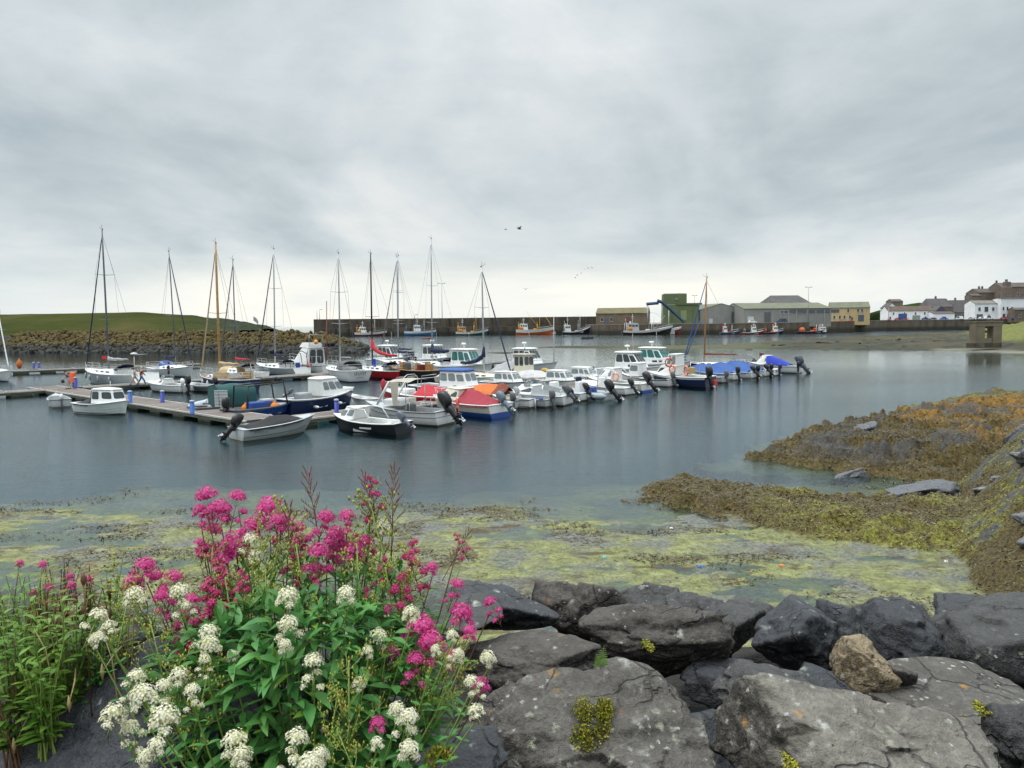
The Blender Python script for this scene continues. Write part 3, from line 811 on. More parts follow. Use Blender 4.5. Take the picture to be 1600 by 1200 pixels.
def conc():
    m, nt, b = new_mat('weedy concrete float'); co = objco(nt); z = nt.sep(geopos(nt))[2]
    n = nt.noise(co, 3, 5, .65); n2 = nt.noise(co, 9, 4, .6)
    c = nt.ramp(n, [(.3, (.22, .22, .20)), (.7, (.40, .40, .37))])
    weed = nt.ramp(nt.math('ADD', z, nt.math('MULTIPLY', n2, .25)), [(.12, 1), (.34, 0)])
    c = nt.mix(weed, c, (.035, .045, .018)); nt.link(c, b.inputs['Base Color']); b.inputs['Roughness'].default_value = .9; return m
FLOATC = conc()
FRAMEW = paint('pale timber fender rail', (.46, .45, .41), .8, var=.2, bump=.2)
FASC = paint('weathered olive fascia', (.10, .10, .07), .9, var=.35, bump=.2)
def pontoon(label, a, b, width=2.4, gap=2.0, fl=1.7, z=.5, both=True):
    """walkway from world point a to b along its centre line"""
    a = Vector((a[0], a[1], 0)); b = Vector((b[0], b[1], 0)); d = b-a; L = d.length; ang = math.atan2(d.y, d.x)
    o = empty('pontoon', (a+b)/2, ang, label, 'pontoon', 'floating pontoons')
    m = MB(); m.box((0, 0, z-.04), (L, width-.18, .07)); m.build('deck', DECK, o)
    for s in (1, -1):
        e = MB(); e.box((0, s*(width/2-.05), z-.05), (L, .12, .10)); e.build('edge_beam', FRAMEW, o); e = MB(); e.box((0, s*(width/2-.07), z-.20), (L, .10, .19)); e.build('fascia', FASC, o)
    e = MB()
    for s in (1, -1): e.box((s*(L/2-.05), 0, z-.11), (.10, width-.22, .22))
    for i in range(int(L/2)): e.box((-L/2+1+i*2, 0, z-.155), (.12, width-.24, .15))
    e.build('cross_beam', DGREY, o)
    n = max(1, int(L/(fl+gap)))
    for i in range(n):
        f = MB(); f.rbox((-L/2+(i+.5)*L/n, 0, .02), (fl, width-.32, .50), .05); f.build('float', FLOATC, o)
    for i in range(max(2, int(L/4))):
        for s in (1, -1):
            x = -L/2+1.2+i*4.0
            if x > L/2-.3: continue
            k = MB(); k.tube([(x-.14, s*(width/2-.17), z+.06), (x+.14, s*(width/2-.17), z+.06)], .025, 0, 5); k.box((x, s*(width/2-.17), z+.02), (.08, .05, .06)); k.build('cleat', STEEL, o)
    return o
def av(px, py, z=.5): p = P(px, py, z); return (p.x, p.y)
def go(p, deg, d, lat=0): return (p[0]+math.cos(R(deg))*d-math.sin(R(deg))*lat, p[1]+math.sin(R(deg))*d+math.cos(R(deg))*lat)
W2 = go(av(425, 656), E1, 0); W1 = av(392, 651)
W1far = av(66, 603.5); a1 = math.degrees(math.atan2(W1far[1]-W1[1], W1far[0]-W1[0]))
pontoon('long brown boarded pontoon running to the far left from the corner by the grey speedboat', go(W1, a1, -1.6), go(W1far, a1, 0), 2.5)
pontoon('longest pontoon, leading right behind the row of outboard boats', go(W2, E1, -.2), go(W2, E1, 68), 2.2)
PA = av(100, 606)
pontoon('dark pontoon where the two walkers pass the white yacht', go(PA, E1, 1.35), go(PA, E1, 15.5), 1.8)
pontoon('short pontoon entering at the left edge with a dark block float under it', go(PA, E1, -14), go(PA, E1, -1.6), 1.8)
PF = av(62, 577.5)
pontoon('far left pontoon beside the moored yacht and orange cover', av(-60, 582), PF, 2.0)
pontoon('low dark pontoon farthest out near the stone breakwater', av(45, 578), av(312, 568), 1.6)
W3 = av(402, 589.5)
pontoon('grey pontoon behind the wooden masted yacht', W3, go(W3, E1, 46), 2.0)
f0 = go(W3, E1, 6.5); pontoon('short grey finger pontoon reaching toward the navy hulled yacht', go(f0, NR+180, 1.05), go(f0, NR+180, 8.5), .9)
for i in range(1, 8):
    q = go(W2, E1, 12+i*7.6); pontoon('narrow finger pontoon between two outboard boats of the long row', go(q, NR+180, 1.15), go(q, NR+180, 5.0), .7, 1.2, 1.6)
# service posts and rescue gear
def post(px, py, label, mat=None, h=.86):
    p = P(px, py, .505); o = empty('service_post', p, R(E1), label, 'post', 'blue service posts on the pontoons')
    m = MB(); m.lathe([(.17, 0), (.17, .03), (.14, .05), (.14, h-.10)], (0, 0, 0), 14); m.build('body', mat or BLUE, o)
    m = MB(); m.lathe([(.155, h-.10), (.155, h-.02), (.12, h+.02), (.03, h+.035)], (0, 0, 0), 14); m.build('cap', paint('post cap', (.35, .42, .50), .5), o)
    m = MB(); m.box((.135, 0, h*.6), (.03, .12, .2)); m.build('socket_panel', DGREY, o)
    return o
PBLUE = paint('bright blue post', (.02, .11, .42), .5); DBLUE = paint('deep blue post', (.012, .03, .30), .45)
post(118.5, 606.5, 'deep blue post beside the orange lifebuoy and the bending man', DBLUE, 1.0)
post(203.5, 629, 'faded blue post just right of the white cabin dory', PBLUE)
post(254, 628.5, 'deep blue post on the far edge of the brown pontoon', DBLUE)
post(300.5, 647, 'faded blue post near the grey inflatable', PBLUE)
post(526, 645, 'deep blue post in front of the navy hulled wheelhouse boat', DBLUE)
post(752, 617, 'blue post half hidden above the red covered boat', DBLUE)
post(53, 575.5, 'deep blue post at the end of the far left pontoon, nearer the orange cover', DBLUE)
post(61, 575.5, 'deep blue post at the very tip of the far left pontoon', DBLUE)
m = MB(); m.lathe([(.10, 0), (.30, .25), (.36, .6), (.30, .95), (.10, 1.2), (.04, 1.4)], (0, 0, 0), 10); o = m.build('lifebuoy_housing', ORANGEC); o.location = P(30.5, 576, .5)
tag(o, 'orange pear shaped lifebuoy cover standing on the far left pontoon', 'lifebuoy cover')
h = P(114.5, 606, .505); b = empty('lifebuoy_stand', h, R(-20), 'orange lifebuoy housing standing beside a deep blue post', 'lifebuoy stand')
m = MB(); m.box((0, 0, .25), (.10, .08, .5)); m.build('pole', DGREY, b)
m = MB(); m.rbox((0, 0, .98), (.62, .26, .95), .1); m.build('case', paint('signal orange', (.9, .12, .02), .4), b)

# ------------------------------------------------------------------ motor boats, near row from the left
YEL = paint('yellow plastic', (.75, .55, .03), .5)
L = 4.6; o = new_boat('open_motorboat', 'black hulled open boat with a small white cuddy and tilted grey outboard', 'boat', 627, 677, 152, L)
H = Hull(L, 1.85, .62, .88, .9, .35, fm=.6); hull_mesh(H, hull4(BLACK, BLACK, BLACK), root=o); rub_strake(H, WHITE, o, .03)
deck_mesh(H, WHITE, LGREY, o, .04, .60, .16, .05, thwarts=(.1, .32))
c = cabin(o, .45, 1.75, 1.45, .75, .66, .62, .55, -.18, .82, side=((.08, .52, .3, .85), (.6, .94, .25, .75)), front=((.08, .92, .25, .85),), win=LGLASS, roof=.04)
[rails(o, [[(.5, s*.66, 1.28), (-.35, s*.72, 1.25), (-.75, s*.80, .66)]], [], .028, 'cuddy_frame', WHITE) for s in (1, -1)]
outboard(o, -L/2-.05, .1, .66, 48, .85, paint('grey outboard', (.10, .115, .15), .35))
m = MB(); m.rbox((-.9, .3, .32), (.4, .3, .3), .05); tag(m.build('fuel_can', YEL), 'yellow fuel can inside the black open boat', 'fuel can').matrix_basis = o.matrix_basis
m = MB(); m.box((-.55, .938, .30), (.75, .008, .09)); m.box((-.55, -.938, .30), (.75, .008, .09)); m.build('registration_strip', LGREY, o)

L = 5.9; o = new_boat('awning_motorboat', 'white motorboat under a beige awning with raked posts and big black outboard', 'boat', 692, 664, 149, L)
AW = o; H = Hull(L, 2.15, .85, 1.2, .92, .6, fm=.85); hull_mesh(H, hull4(WHITE, LGREY, WHITE), root=o); rub_strake(H, DGREY, o, .03)
deck_mesh(H, LGREY, LGREY, o, .05, .52, .18, .15); m = MB()
for s in (1, -1): m.tube([H.pt(t, s, .72, .008) for t in TS[:-2]], .014, 0, 4)
m.tube([H.pt(.0, s, .72, .008) for s in (1, -1)], .014, 0, 4); m.build('side_line', NAVY, o)
m = MB(); m.rbox((-.05, -.45, .95), (.55, .7, .9), .06); m.build('console', CREAM, o)
m = MB(); m.rbox((.35, 0, 1.22), (1.3, 1.35, .35), .1); m.build('cuddy', WHITE, o)
for s in (1, -1):
    m = MB(); m.tube([(1.35, s*.72, 1.05), (.35, s*.82, 2.42)], .07, 0, 6); m.build('awning_post', WHITE, o)
    m = MB(); m.tube([(-.9, s*.92, .9), (-.85, s*.85, 2.3)], .022, 0, 6); m.build('awning_post', STEEL, o)
m = MB(); m.loft([[(.45, -.86, 2.40), (.45, -.3, 2.52), (.45, .3, 2.52), (.45, .86, 2.40)], [(-.4, -.9, 2.46), (-.4, -.3, 2.60), (-.4, .3, 2.60), (-.4, .9, 2.46)], [(-1.15, -.9, 2.44), (-1.15, -.3, 2.56), (-1.15, .3, 2.56), (-1.15, .9, 2.44)]], 0, True, closed=False)
m.build('awning', BEIGEC, o)
m = MB(); m.quad((.25, .88, 2.40), (-.40, .9, 2.44), (-.30, .95, 1.1), (.0, .95, 1.1)); m.build('side_curtain', BEIGEC, o)
rails(o, [[(-1.2, s*.98, 1.35), (-2.8, s*.95, 1.38)] for s in (1, -1)], [((-x, s*.98, .85), (-x, s*.97, 1.36)) for s in (1, -1) for x in (1.2, 2.0, 2.75)])
m = MB(); m.rbox((-.75, .25, .72), (.45, .45, .9), .08); m.build('helm_seat', DGREY, o)
outboard(o, -L/2-.1, 0, .98, 38, 1.45)
ring_buoy('red lifebuoy hung on the stern rail beside the big black outboard', wpos(o, (-L/2-.15, -.95, 1.05)), (R(90), 0, R(149-60)), .40, paint('faded red buoy', (.62, .07, .05), .55))
p = P(640, 667, .18); ball_buoy('round red orange fender floating between black boat and awning boat', p, .26, paint('signal red', (.85, .05, .02), .4))
p = P(552, 640, .75); ball_buoy('small red fender by the bow of the navy wheelhouse boat', p, .2, paint('signal red', (.85, .05, .02), .4))
p = P(727, 643, .12); ball_buoy('small green buoy at the stern of the cream cabin boat', p, .1, GREENP)

L = 6.6; o = new_boat('red_motorboat', 'red hulled boat with white deck, metal arch and red canvas over its stern', 'boat', 706, 636, 147, L)
H = Hull(L, 2.2, .8, 1.1, .88, .5, fm=.78); hull_mesh(H, hull4(RED, DGREY, WHITE), root=o); rub_strake(H, WHITE, o, .045); deck_mesh(H, WHITE, INTER, o, .04, .55, .2, .15)
cover(o, H, .0, .42, [.35, .55, .72, .7], REDC, 'canvas_cover'); pulpit(o, H, .8, .5)
m = MB(); m.tube([(.6, -.85, .8), (.55, -.78, 1.9), (.5, -.4, 2.15), (.5, .4, 2.15), (.55, .78, 1.9), (.6, .85, .8)], .03, 0, 6); m.tube([(1.5, -.75, .95), (1.3, -.6, 1.95), (.55, -.72, 2.0)], .02, 0, 5); m.tube([(1.5, .75, .95), (1.3, .6, 1.95), (.55, .72, 2.0)], .02, 0, 5); m.build('arch', STEEL, o)
m = MB(); m.rbox((1.2, 0, 1.0), (1.5, 1.0, .28), .08); m.build('hatch', WHITE, o)
outboard(o, -L/2-.06, 0, .8, 20, 1.0)
m = MB(); m.lathe([(.05, -.4), (.16, -.33), (.18, 0), (.15, .33), (.04, .45)], (0, 0, 0), 9); q = m.build('fender', REDC); q.matrix_basis = Matrix.Translation(wpos(o, H.gun(.9, 1, .1, .35))); tag(q, 'fat red fender standing on the bow of the red boat', 'fender', 'fenders hanging on hulls')

L = 5.8; o = new_boat('cabin_cruiser', 'cream cabin boat with dark red cockpit cover and blue waterline', 'boat', 779, 652, NR, L)
H = Hull(L, 2.3, .85, 1.1, .95, .5, fm=.85); hull_mesh(H, (CREAM, BLUE, CREAM, WHITE), boot=.32, root=o); rub_strake(H, WHITE, o, .04); deck_mesh(H, CREAM, INTER, o, .05, .5, .2, .2)
c = cabin(o, -.1, 2.1, 1.85, .8, .95, .68, .75, .0, .78, CREAM, side=((.06, .55, .3, .8), (.6, .82, .3, .7)), front=((.1, .9, .2, .8),), roof=.06)
cover(o, H, .02, .5, [.12, .45, .75, .85], paint('dark red cover', (.30, .022, .04), .75, bump=.3), 'cockpit_cover', sag=.08)
outboard(o, -L/2-.08, -.1, .9, 45, 1.1, paint('blue grey outboard', (.12, .16, .20), .35)); pulpit(o, H, .84, .45, mid=False)

L = 4.6; o = new_boat('covered_boat', 'small boat with bright orange cover folded over dark brown hood', 'boat', 806, 632, NR+4, L)
H = Hull(L, 1.9, .75, 1.0, .9, .4, fm=.74); hull_mesh(H, hull4(CREAM, DGREY), root=o); rub_strake(H, WOOD, o); deck_mesh(H, CREAM, INTER, o, .05, .55, .2, .15)
cover(o, H, .35, .96, [.62, .66, .45, .1], ORANGEC, 'orange_cover'); cover(o, H, .16, .36, [.5, .78, .70], paint('brown hood', (.20, .045, .02), .8), 'hood', ends=False)
m = MB(); m.rbox((-1.2, .45, .9), (.5, .06, .4), .05); m.build('hood_window', LGLASS, o); outboard(o, -L/2, 0, .75, 40, .8, GREY)
L = 3.4; o = new_boat('rowing_dinghy', 'small white dinghy with rounded transom left of the white speedboat', 'boat', 832, 637, NR+8, L)
H = Hull(L, 1.5, .62, .8, .85, .25, fm=.58); hull_mesh(H, hull4(WHITE, WHITE), root=o, strakes=2); rub_strake(H, DGREY, o, .03); deck_mesh(H, WHITE, INTER, o, .05, .8, .08, .05, thwarts=(.2, .45, .7))
m = MB(); m.tube([(-L/2-.08, 0, .6), (-L/2-.1, 0, -.25)], .06, 0, 6); m.build('rudder', LGREY, o)

L = 5.2; o = new_boat('speedboat', 'white speedboat with rounded cuddy, wrap windscreen and black outboard', 'boat', 884, 633, 152, L)
H = Hull(L, 2.1, .72, 1.0, .93, .55, fm=.78, full=2.6); hull_mesh(H, hull4(WHITE, LGREY), root=o); rub_strake(H, LGREY, o, .03); deck_mesh(H, WHITE, INTER, o, .05, .42, .2, .15)
c = cabin(o, -.25, 1.75, 1.75, .7, .78, .55, .85, -.1, .72, side=((.08, .62, .2, .72),), front=(), roof=.05)
windscreen(o, .62, 1.2, 1.36, .36, .3, .55); rails(o, [[(-2.4, .85, .75), (-2.4, .8, 1.1), (-2.4, -.8, 1.1), (-2.4, -.85, .75)]], [], .022)
m = MB(); m.quad((-.2, .9, .8), (-2.2, .98, .74), (-2.1, .95, .9), (-.35, .86, 1.35)); m.quad((-.2, -.9, .8), (-2.2, -.98, .74), (-2.1, -.95, .9), (-.35, -.86, 1.35)); m.build('side_coaming', LGREY, o)
outboard(o, -L/2-.08, .15, .78, 42, 1.05, paint('silver black outboard', (.07, .08, .09), .3)); outboard(o, -L/2-.08, -.45, .72, 42, .7)
m = MB(); m.lathe([(.04, -.5), (.10, -.42), (.11, .42), (.04, .5)], (0, 0, 0), 8, 0, True, 'X'); q = m.build('fender', BLUE); q.location = wpos(o, H.gun(.35, 1, .12, -.25)); q.rotation_euler = (0, 0, R(152)); tag(q, 'blue tubular fender lying along the white speedboat side', 'fender', 'fenders hanging on hulls')

L = 5.2; o = new_boat('open_dory', 'low white open dory with black outboard right of the rounded speedboat', 'boat', 913, 626, NR+4, L)
H = Hull(L, 2.0, .6, .95, .92, .5, fm=.62); hull_mesh(H, hull4(WHITE, LGREY), root=o); rub_strake(H, GREY, o, .03); deck_mesh(H, WHITE, LGREY, o, .06, .62, .15, .12, thwarts=(.2, .4))
m = MB(); m.rbox((.2, 0, .85), (.5, .7, .9), .06); m.build('console', WHITE, o); outboard(o, -L/2-.05, 0, .7, 35, .95); pulpit(o, H, .78, .4, mid=False)
cover(o, H, .55, .97, [.30, .25, .1], WHITE, 'foredeck_cover')

L = 4.6; o = new_boat('inflatable_rib', 'grey inflatable boat with white console, blue seat and large tilted outboard', 'boat', 951, 626, NR+2, L)
RIBG = paint('grey hypalon', (.36, .40, .44), .55)
def rib_tubes(o, L, B, r, mat, z=.38):
    m = MB(); pts = [(-L/2-.1, B/2-r, z), (-L/2+.3, B/2-r, z), (L*.12, B/2-r, z), (L*.33, B/2-r-.18, z+.08), (L*.45, B*.18, z+.17), (L/2, 0, z+.20)]
    pts = pts+[(x, -y, zz) for x, y, zz in pts[:-1][::-1]]; rr = [r*.35, r, r, r, r, r]+[r, r, r, r, r*.35]
    m.tube(pts, rr, 0, 10); t = m.build('buoyancy_tube', mat, o)
    m = MB(); m.box((-.1, 0, .10), (L*.78, B-2*r+.06, .24)); m.build('floor', LGREY, o); m = MB(); m.box((-L/2+.12, 0, .34), (.07, B-2*r, .5)); m.build('transom', LGREY, o); return t
rib_tubes(o, L, 2.0, .25, RIBG)
m = MB(); m.rbox((.35, 0, .78), (.55, .6, 1.15), .1); m.build('console', WHITE, o); m = MB(); m.rbox((.42, 0, 1.5), (.3, .55, .34), .1); m.build('console_cover', NAVYC, o)
m = MB(); m.rbox((-.6, 0, .6), (.8, .55, .7), .08); m.build('seat', BLUE, o); outboard(o, -L/2-.05, 0, .72, 40, 1.3)
m = MB(); m.tube([(-1.5, -.6, .5), (-1.6, -.55, 1.75), (-1.6, .55, 1.75), (-1.5, .6, .5)], .03, 0, 6); m.build('arch', STEEL, o)

L = 5.8; o = new_boat('cuddy_boat', 'cream sided cuddy boat with blue bottom and orange lifebuoy inside its side window', 'boat', 1008, 613, NR, L)
H = Hull(L, 2.2, .78, 1.1, .92, .5, fm=.8); hull_mesh(H, (CREAM, BLUE, WHITE, WHITE), boot=.2, root=o); rub_strake(H, WHITE, o, .045); deck_mesh(H, WHITE, INTER, o, .05, .55, .2, .2)
c = cabin(o, .0, 1.7, 1.8, 1.0, .88, 1.0, .75, -.05, .82, side=((.05, .48, .35, .88), (.54, .93, .35, .82)), front=((.08, .48, .35, .88), (.52, .92, .35, .88)), win=LGLASS); rails(o, [[(0, s*.74, 1.9), (-.65, s*.85, 1.35), (-.95, s*.92, .85)] for s in (1, -1)], [], .03, 'side_frame', WHITE)
outboard(o, -L/2-.08, 0, .85, 38, 1.3); pulpit(o, H, .74, .55)
ring_buoy('pale orange lifebuoy hung in the cuddy opening of the cream boat', wpos(o, (-.45, .86, 1.25)), (R(90), 0, R(NR)), .3, paint('faded orange', (.75, .25, .14), .5))
tube_fender(o, H, .4, 1, 'white fender on the cream sided cuddy boat')

L = 5.4; o = new_boat('wheelhouse_dory', 'small white boat with a narrow forward wheelhouse between cream and navy boats', 'boat', 1048, 604, NR, L)
H = Hull(L, 2.0, .7, 1.1, .9, .5, fm=.72); hull_mesh(H, hull4(WHITE, DGREY, NAVY), root=o, stripe=.1); rub_strake(H, DGREY, o, .03); deck_mesh(H, WHITE, INTER, o, .05, .5, .2, .2)
cabin(o, .3, 1.5, 1.5, 1.1, .85, 1.15, .2, 0, .92, side=((.1, .9, .4, .85),), front=((.06, .48, .4, .85), (.52, .94, .4, .85)), win=LGLASS); outboard(o, -L/2-.05, .1, .72, 20, .9, DGREY)
m = MB(); m.rbox((-.5, .2, .7), (.6, .5, .7), .08); m.build('pot_hauler', LGREY, o)

L = 6.2; o = new_boat('angling_boat', 'navy hulled angling boat with white wheelhouse and two orange lifebuoys', 'boat', 1106, 605, NR, L)
H = Hull(L, 2.4, .95, 1.25, .92, .5, fm=.95); hull_mesh(H, (NAVY, BLACK, WHITE, NAVY), root=o, stripe=.22); rub_strake(H, WHITE, o, .045); deck_mesh(H, WHITE, INTER, o, .05, .45, .2, .25)
c = cabin(o, -.2, 2.0, 2.0, 1.1, 1.0, .8, .6, 0, .88, side=((.5, .92, .25, .8),), front=((.1, .9, .25, .8),)); cabin(o, -.25, .75, 1.6, 1.5, 1.84, .98, .18, 0, .93, side=((.06, .46, .12, .9), (.54, .94, .12, .9)), front=((.05, .48, .12, .9), (.52, .95, .12, .9)), win=LGLASS, name='wheelhouse')
outboard(o, -L/2-.08, .55, 1.0, 12, 1.3); m = MB(); m.rbox((-L/2-.05, -.6, .35), (.35, .7, .5), .06); m.build('auxiliary_bracket', RED, o)
m = MB(); m.tube([(-1.6, -.9, 1), (-1.7, -.85, 2.2), (-1.7, .85, 2.2), (-1.6, .9, 1)], .03, 0, 6); m.build('rail_arch', STEEL, o); m = MB(); m.rbox((-.95, -.75, 1.35), (.5, .5, .55), .05); m.build('locker', paint('tan locker', (.42, .30, .10), .6), o)
ring_buoy('larger orange lifebuoy nearest the stern of the navy angling boat', wpos(o, (-1.35, .98, 1.45)), (R(90), 0, R(NR-35)), .42); ring_buoy('orange lifebuoy on the wheelhouse side of the navy angling boat', wpos(o, (-.05, 1.06, 1.55)), (R(90), 0, R(NR-10)), .34)

L = 3.6; o = new_boat('open_tender', 'white tender with grey outboard right of the two lifebuoys', 'boat', 1131, 598, NR, L)
H = Hull(L, 1.6, .55, .75, .9, .3, fm=.55); hull_mesh(H, hull4(LGREY, LGREY), root=o); rub_strake(H, DGREY, o, .03); deck_mesh(H, LGREY, INTER, o, .05, .7, .12, .08, thwarts=(.25, .5)); outboard(o, -L/2-.04, 0, .55, 10, .9, DGREY)
for px, py, lab, st in ((1148, 594, 'white boat under blue tarpaulin, first after the tender with lifebuoys beside it', 0), (1176, 591, 'white boat under longer blue tarpaulin with two black outboards', 1)):
    L = 4.9; o = new_boat('tarpaulin_boat', lab, 'boat', px, py, NR+2, L)
    H = Hull(L, 1.95, .68, .95, .92, .45, fm=.7); hull_mesh(H, hull4(WHITE, LGREY), root=o, strakes=2); rub_strake(H, LGREY, o, .035); deck_mesh(H, WHITE, INTER, o, .06, .6, .18, .15)
    cover(o, H, .10, .97, [.2, .45, .78, .75, .3], BLUEC, 'tarpaulin', sag=.13, seed=st+3); outboard(o, -L/2-.05, .25*st, .7, 12 if not st else 40, .95)
    if st: outboard(o, -L/2-.05, -.45, .7, 0, .9)
L = 4.2; o = new_boat('ribbed_boat', 'white open boat with dark scuffed side graphics in front of the blue canopy boat', 'boat', 1212, 587, NR, L)
H = Hull(L, 1.9, .7, .9, .95, .4, fm=.7); hull_mesh(H, hull4(WHITE, LGREY), root=o); rub_strake(H, WHITE, o, .05); deck_mesh(H, WHITE, INTER, o, .05, .7, .15, .12, thwarts=(.2, .45)); outboard(o, -L/2-.05, -.3, .7, 0, .8, NAVY)
m = MB()
for k in range(4): m.tube([(-L/2+.05-.07, -.6+k*.35, .35+.1*(k % 2)), (-L/2-.03, -.45+k*.35, .55-.1*(k % 2))], .03, 0, 5)
m.build('graphics', BLACK, o)
L = 5.8; o = new_boat('canopy_boat', 'white boat with bright blue canopy at the far right end of the row', 'boat', 1246, 583, NR, L)
H = Hull(L, 2.15, .8, 1.15, .92, .5, fm=.8); hull_mesh(H, hull4(WHITE, DGREY, LGREY), root=o); rub_strake(H, LGREY, o, .04); deck_mesh(H, WHITE, INTER, o, .05, .5, .2, .2)
c = cabin(o, .35, 1.9, 1.75, 1.0, .9, .95, .8, .0, .84, side=((.06, .88, .3, .85),), front=((.06, .94, .3, .85),), win=LGLASS)
BC = paint('bright blue canvas', (.012, .038, .40), .75, bump=.2); m = MB()
m.loft([[(.45, -.86, .9), (.45, -.75, 1.82), (.45, 0, 1.95), (.45, .75, 1.82), (.45, .86, .9)], [(-.8, -.9, .85), (-.8, -.75, 1.35), (-.8, 0, 1.5), (-.8, .75, 1.35), (-.8, .9, .85)], [(-1.9, -.9, .82), (-1.9, -.7, .9), (-1.9, 0, .98), (-1.9, .7, .9), (-1.9, .9, .82)]], 0, True, closed=False); m.build('canopy', BC, o)
outboard(o, -L/2-.1, -.05, .9, 38, 1.6, paint('charcoal outboard', (.05, .06, .075), .3)); outboard(o, -L/2-.05, .75, .8, 0, .8)
L = 4.2; o = new_boat('black_rib', 'black inflatable behind the blue tarpaulins with a raised dark hood', 'boat', 1192, 577, NR, L); rib_tubes(o, L, 1.9, .25, RUBBER, .5); cover(o, Hull(L, 1.7, 1.0, 1.2, .9, .4, fm=1.0), .3, .9, [.4, .7, .4], DGREY, 'hood')
m = MB(); m.tube([(-1.5, 0, .6), (-1.5, 0, 2.0)], .02, 0, 5); m.quad((-1.5, 0, 1.95), (-2.1, .15, 1.9), (-2.1, .15, 1.55), (-1.5, 0, 1.6)); m.build('ensign', MAROON, o)

# ------------------------------------------------------------------ boats on the far side of the long pontoon, bows to the right
def cruiser(label, px, py, L, B, win, z0=1.1, wh=1.02, deg=FR, hullm=None, wl=(.30, .68), bot=None):
    o = new_boat('motor_cruiser', label, 'motor cruiser', px, py, deg, L, 'bow')
    H = Hull(L, B, 1.0, 1.55, .92, .9, fm=1.1); hull_mesh(H, hullm or hull4(WHITE, BLACK, LGREY), boot=.12, root=o); rub_strake(H, LGREY, o, .05, -.08); deck_mesh(H, WHITE, INTER, o, .04, wl[0]+.02, .25, .45)
    xa, xb = H.x(wl[0]), H.x(wl[1])
    c = cabin(o, xa, xb, B*.8, B*.62, 1.08, z0-.55, .3, 0, .96, side=((.55, .75, .3, .75), (.8, .95, .35, .7)), front=(), roof=0)
    cabin(o, xa, xb-.25, B*.74, B*.6, 1.08+z0-.55, wh, .75, .05, .88, side=((.05, .36, .1, .85), (.40, .68, .1, .85), (.72, .96, .08, .75)), front=((.05, .34, .1, .85), (.36, .64, .1, .85), (.66, .95, .1, .85)), win=win, name='wheelhouse', visor=.12, over=.2, roof=.12)
    m = MB(); cz = 1.08+z0-.55+wh+.12; cx = (xa+xb)/2-.5; m.tube([(cx, 0, cz), (cx-.1, 0, cz+.5)], .05, 0, 6); m.lathe([(.05, 0), (.26, .03), (.28, .12), (.2, .2), (.02, .22)], (cx-.1, 0, cz+.45), 12); m.build('radar', WHITE, o)
    m = MB(); m.tube([(cx+.3, .5, cz-.05), (cx+.2, .5, cz+1.8)], .012, 0, 4); m.build('antenna', WHITE, o)
    pulpit(o, H, .66, .6); rails(o, [[(H.x(.02), s*B*.42, 1.75), (xa, s*B*.44, 1.8)] for s in (1, -1)], [((H.x(t), s*B*.42, .98), (H.x(t), s*B*.42, 1.76)) for t in (.03, .15) for s in (1, -1)])
    return o, H
cruiser('white motor cruiser with clear windows, left of the pair of cruisers', 1038, 594, 7.6, 2.7, GLASS)
cruiser('larger white motor cruiser with green tinted windows at the back', 1076, 585, 8.4, 2.9, GGLASS, 1.15, 1.12)
ring_buoy('orange lifebuoy on the rail behind the green windowed cruiser', P(1045, 566, 2.6), (R(90), 0, R(20)), .35, group='lifebuoys on the boats')
L = 5.6; o = new_boat('cabin_boat', 'low white cabin boat with three side windows beyond the outboard row', 'boat', 950, 603, FR, L, 'bow'); H = Hull(L, 2.0, .75, 1.0, .9, .5, fm=.75); hull_mesh(H, hull4(WHITE, BLACK, LGREY), boot=.2, root=o); rub_strake(H, DGREY, o, .03); deck_mesh(H, WHITE, INTER, o, .05, .35, .2, .2)
cabin(o, -1.0, 1.2, 1.6, 1.1, .8, .8, .5, 0, .85, side=((.06, .42, .3, .85), (.48, .70, .3, .85), (.75, .95, .3, .8)), front=((.06, .48, .3, .85), (.52, .94, .3, .85)), win=LGLASS); pulpit(o, H, .7, .5)
L = 4.4; o = new_boat('small_sailing_dinghy', 'small boat with black outboard, yellow oilskin and a tall thin pole mast', 'boat', 880, 596, FR, L, 'bow'); H = Hull(L, 1.8, .6, .8, .9, .4, fm=.6); hull_mesh(H, hull4(WHITE, DGREY), root=o); rub_strake(H, GREY, o, .03); deck_mesh(H, WHITE, INTER, o, .05, .6, .15, .15)
m = MB(); m.tube([(.9, 0, .5), (.85, 0, top_for(873, 500, o.location))], [.05, .03], 0, 6); m.build('mast', ALU, o); outboard(o, -L/2-.04, 0, .65, 0, 1.0); m = MB(); m.rbox((-.2, 0, .85), (.7, .8, .8), .2); m.build('gear_heap', paint('mustard oilskin', (.50, .30, .03), .7), o)
L = 7.4; o = new_boat('wheelhouse_boat', 'maroon hulled boat with blue roofed white wheelhouse', 'boat', 758, 626, FR, L, 'bow'); H = Hull(L, 2.5, .95, 1.3, .9, .6, fm=.95); hull_mesh(H, hull4(MAROON, BLACK, WHITE), root=o, stripe=.12); rub_strake(H, WHITE, o, .04); deck_mesh(H, LGREY, INTER, o, .04, .42, .22, .3)
c = cabin(o, -.4, 2.3, 1.9, 1.3, .98, 1.15, .45, 0, .92, roofmat=BLUEC, roof=.16, over=.12, side=((.04, .30, .38, .88), (.36, .62, .38, .88), (.68, .94, .38, .82)), front=((.06, .48, .38, .85), (.52, .94, .38, .85)), win=LGLASS)
m = MB(); m.quad((-.45, -.9, 1.0), (-.45, .9, 1.0), (-.42, .85, 2.1), (-.42, -.85, 2.1)); m.build('rear_curtain', BLUEC, o)
rails(o, [[(-.6, s*1.0, 1.9), (-2.2, s*1.02, 1.7), (-2.3, s*1.02, .9)] for s in (1, -1)], [((-2.25, -1.0, 1.5), (-2.25, 1.0, 1.5))], .025)
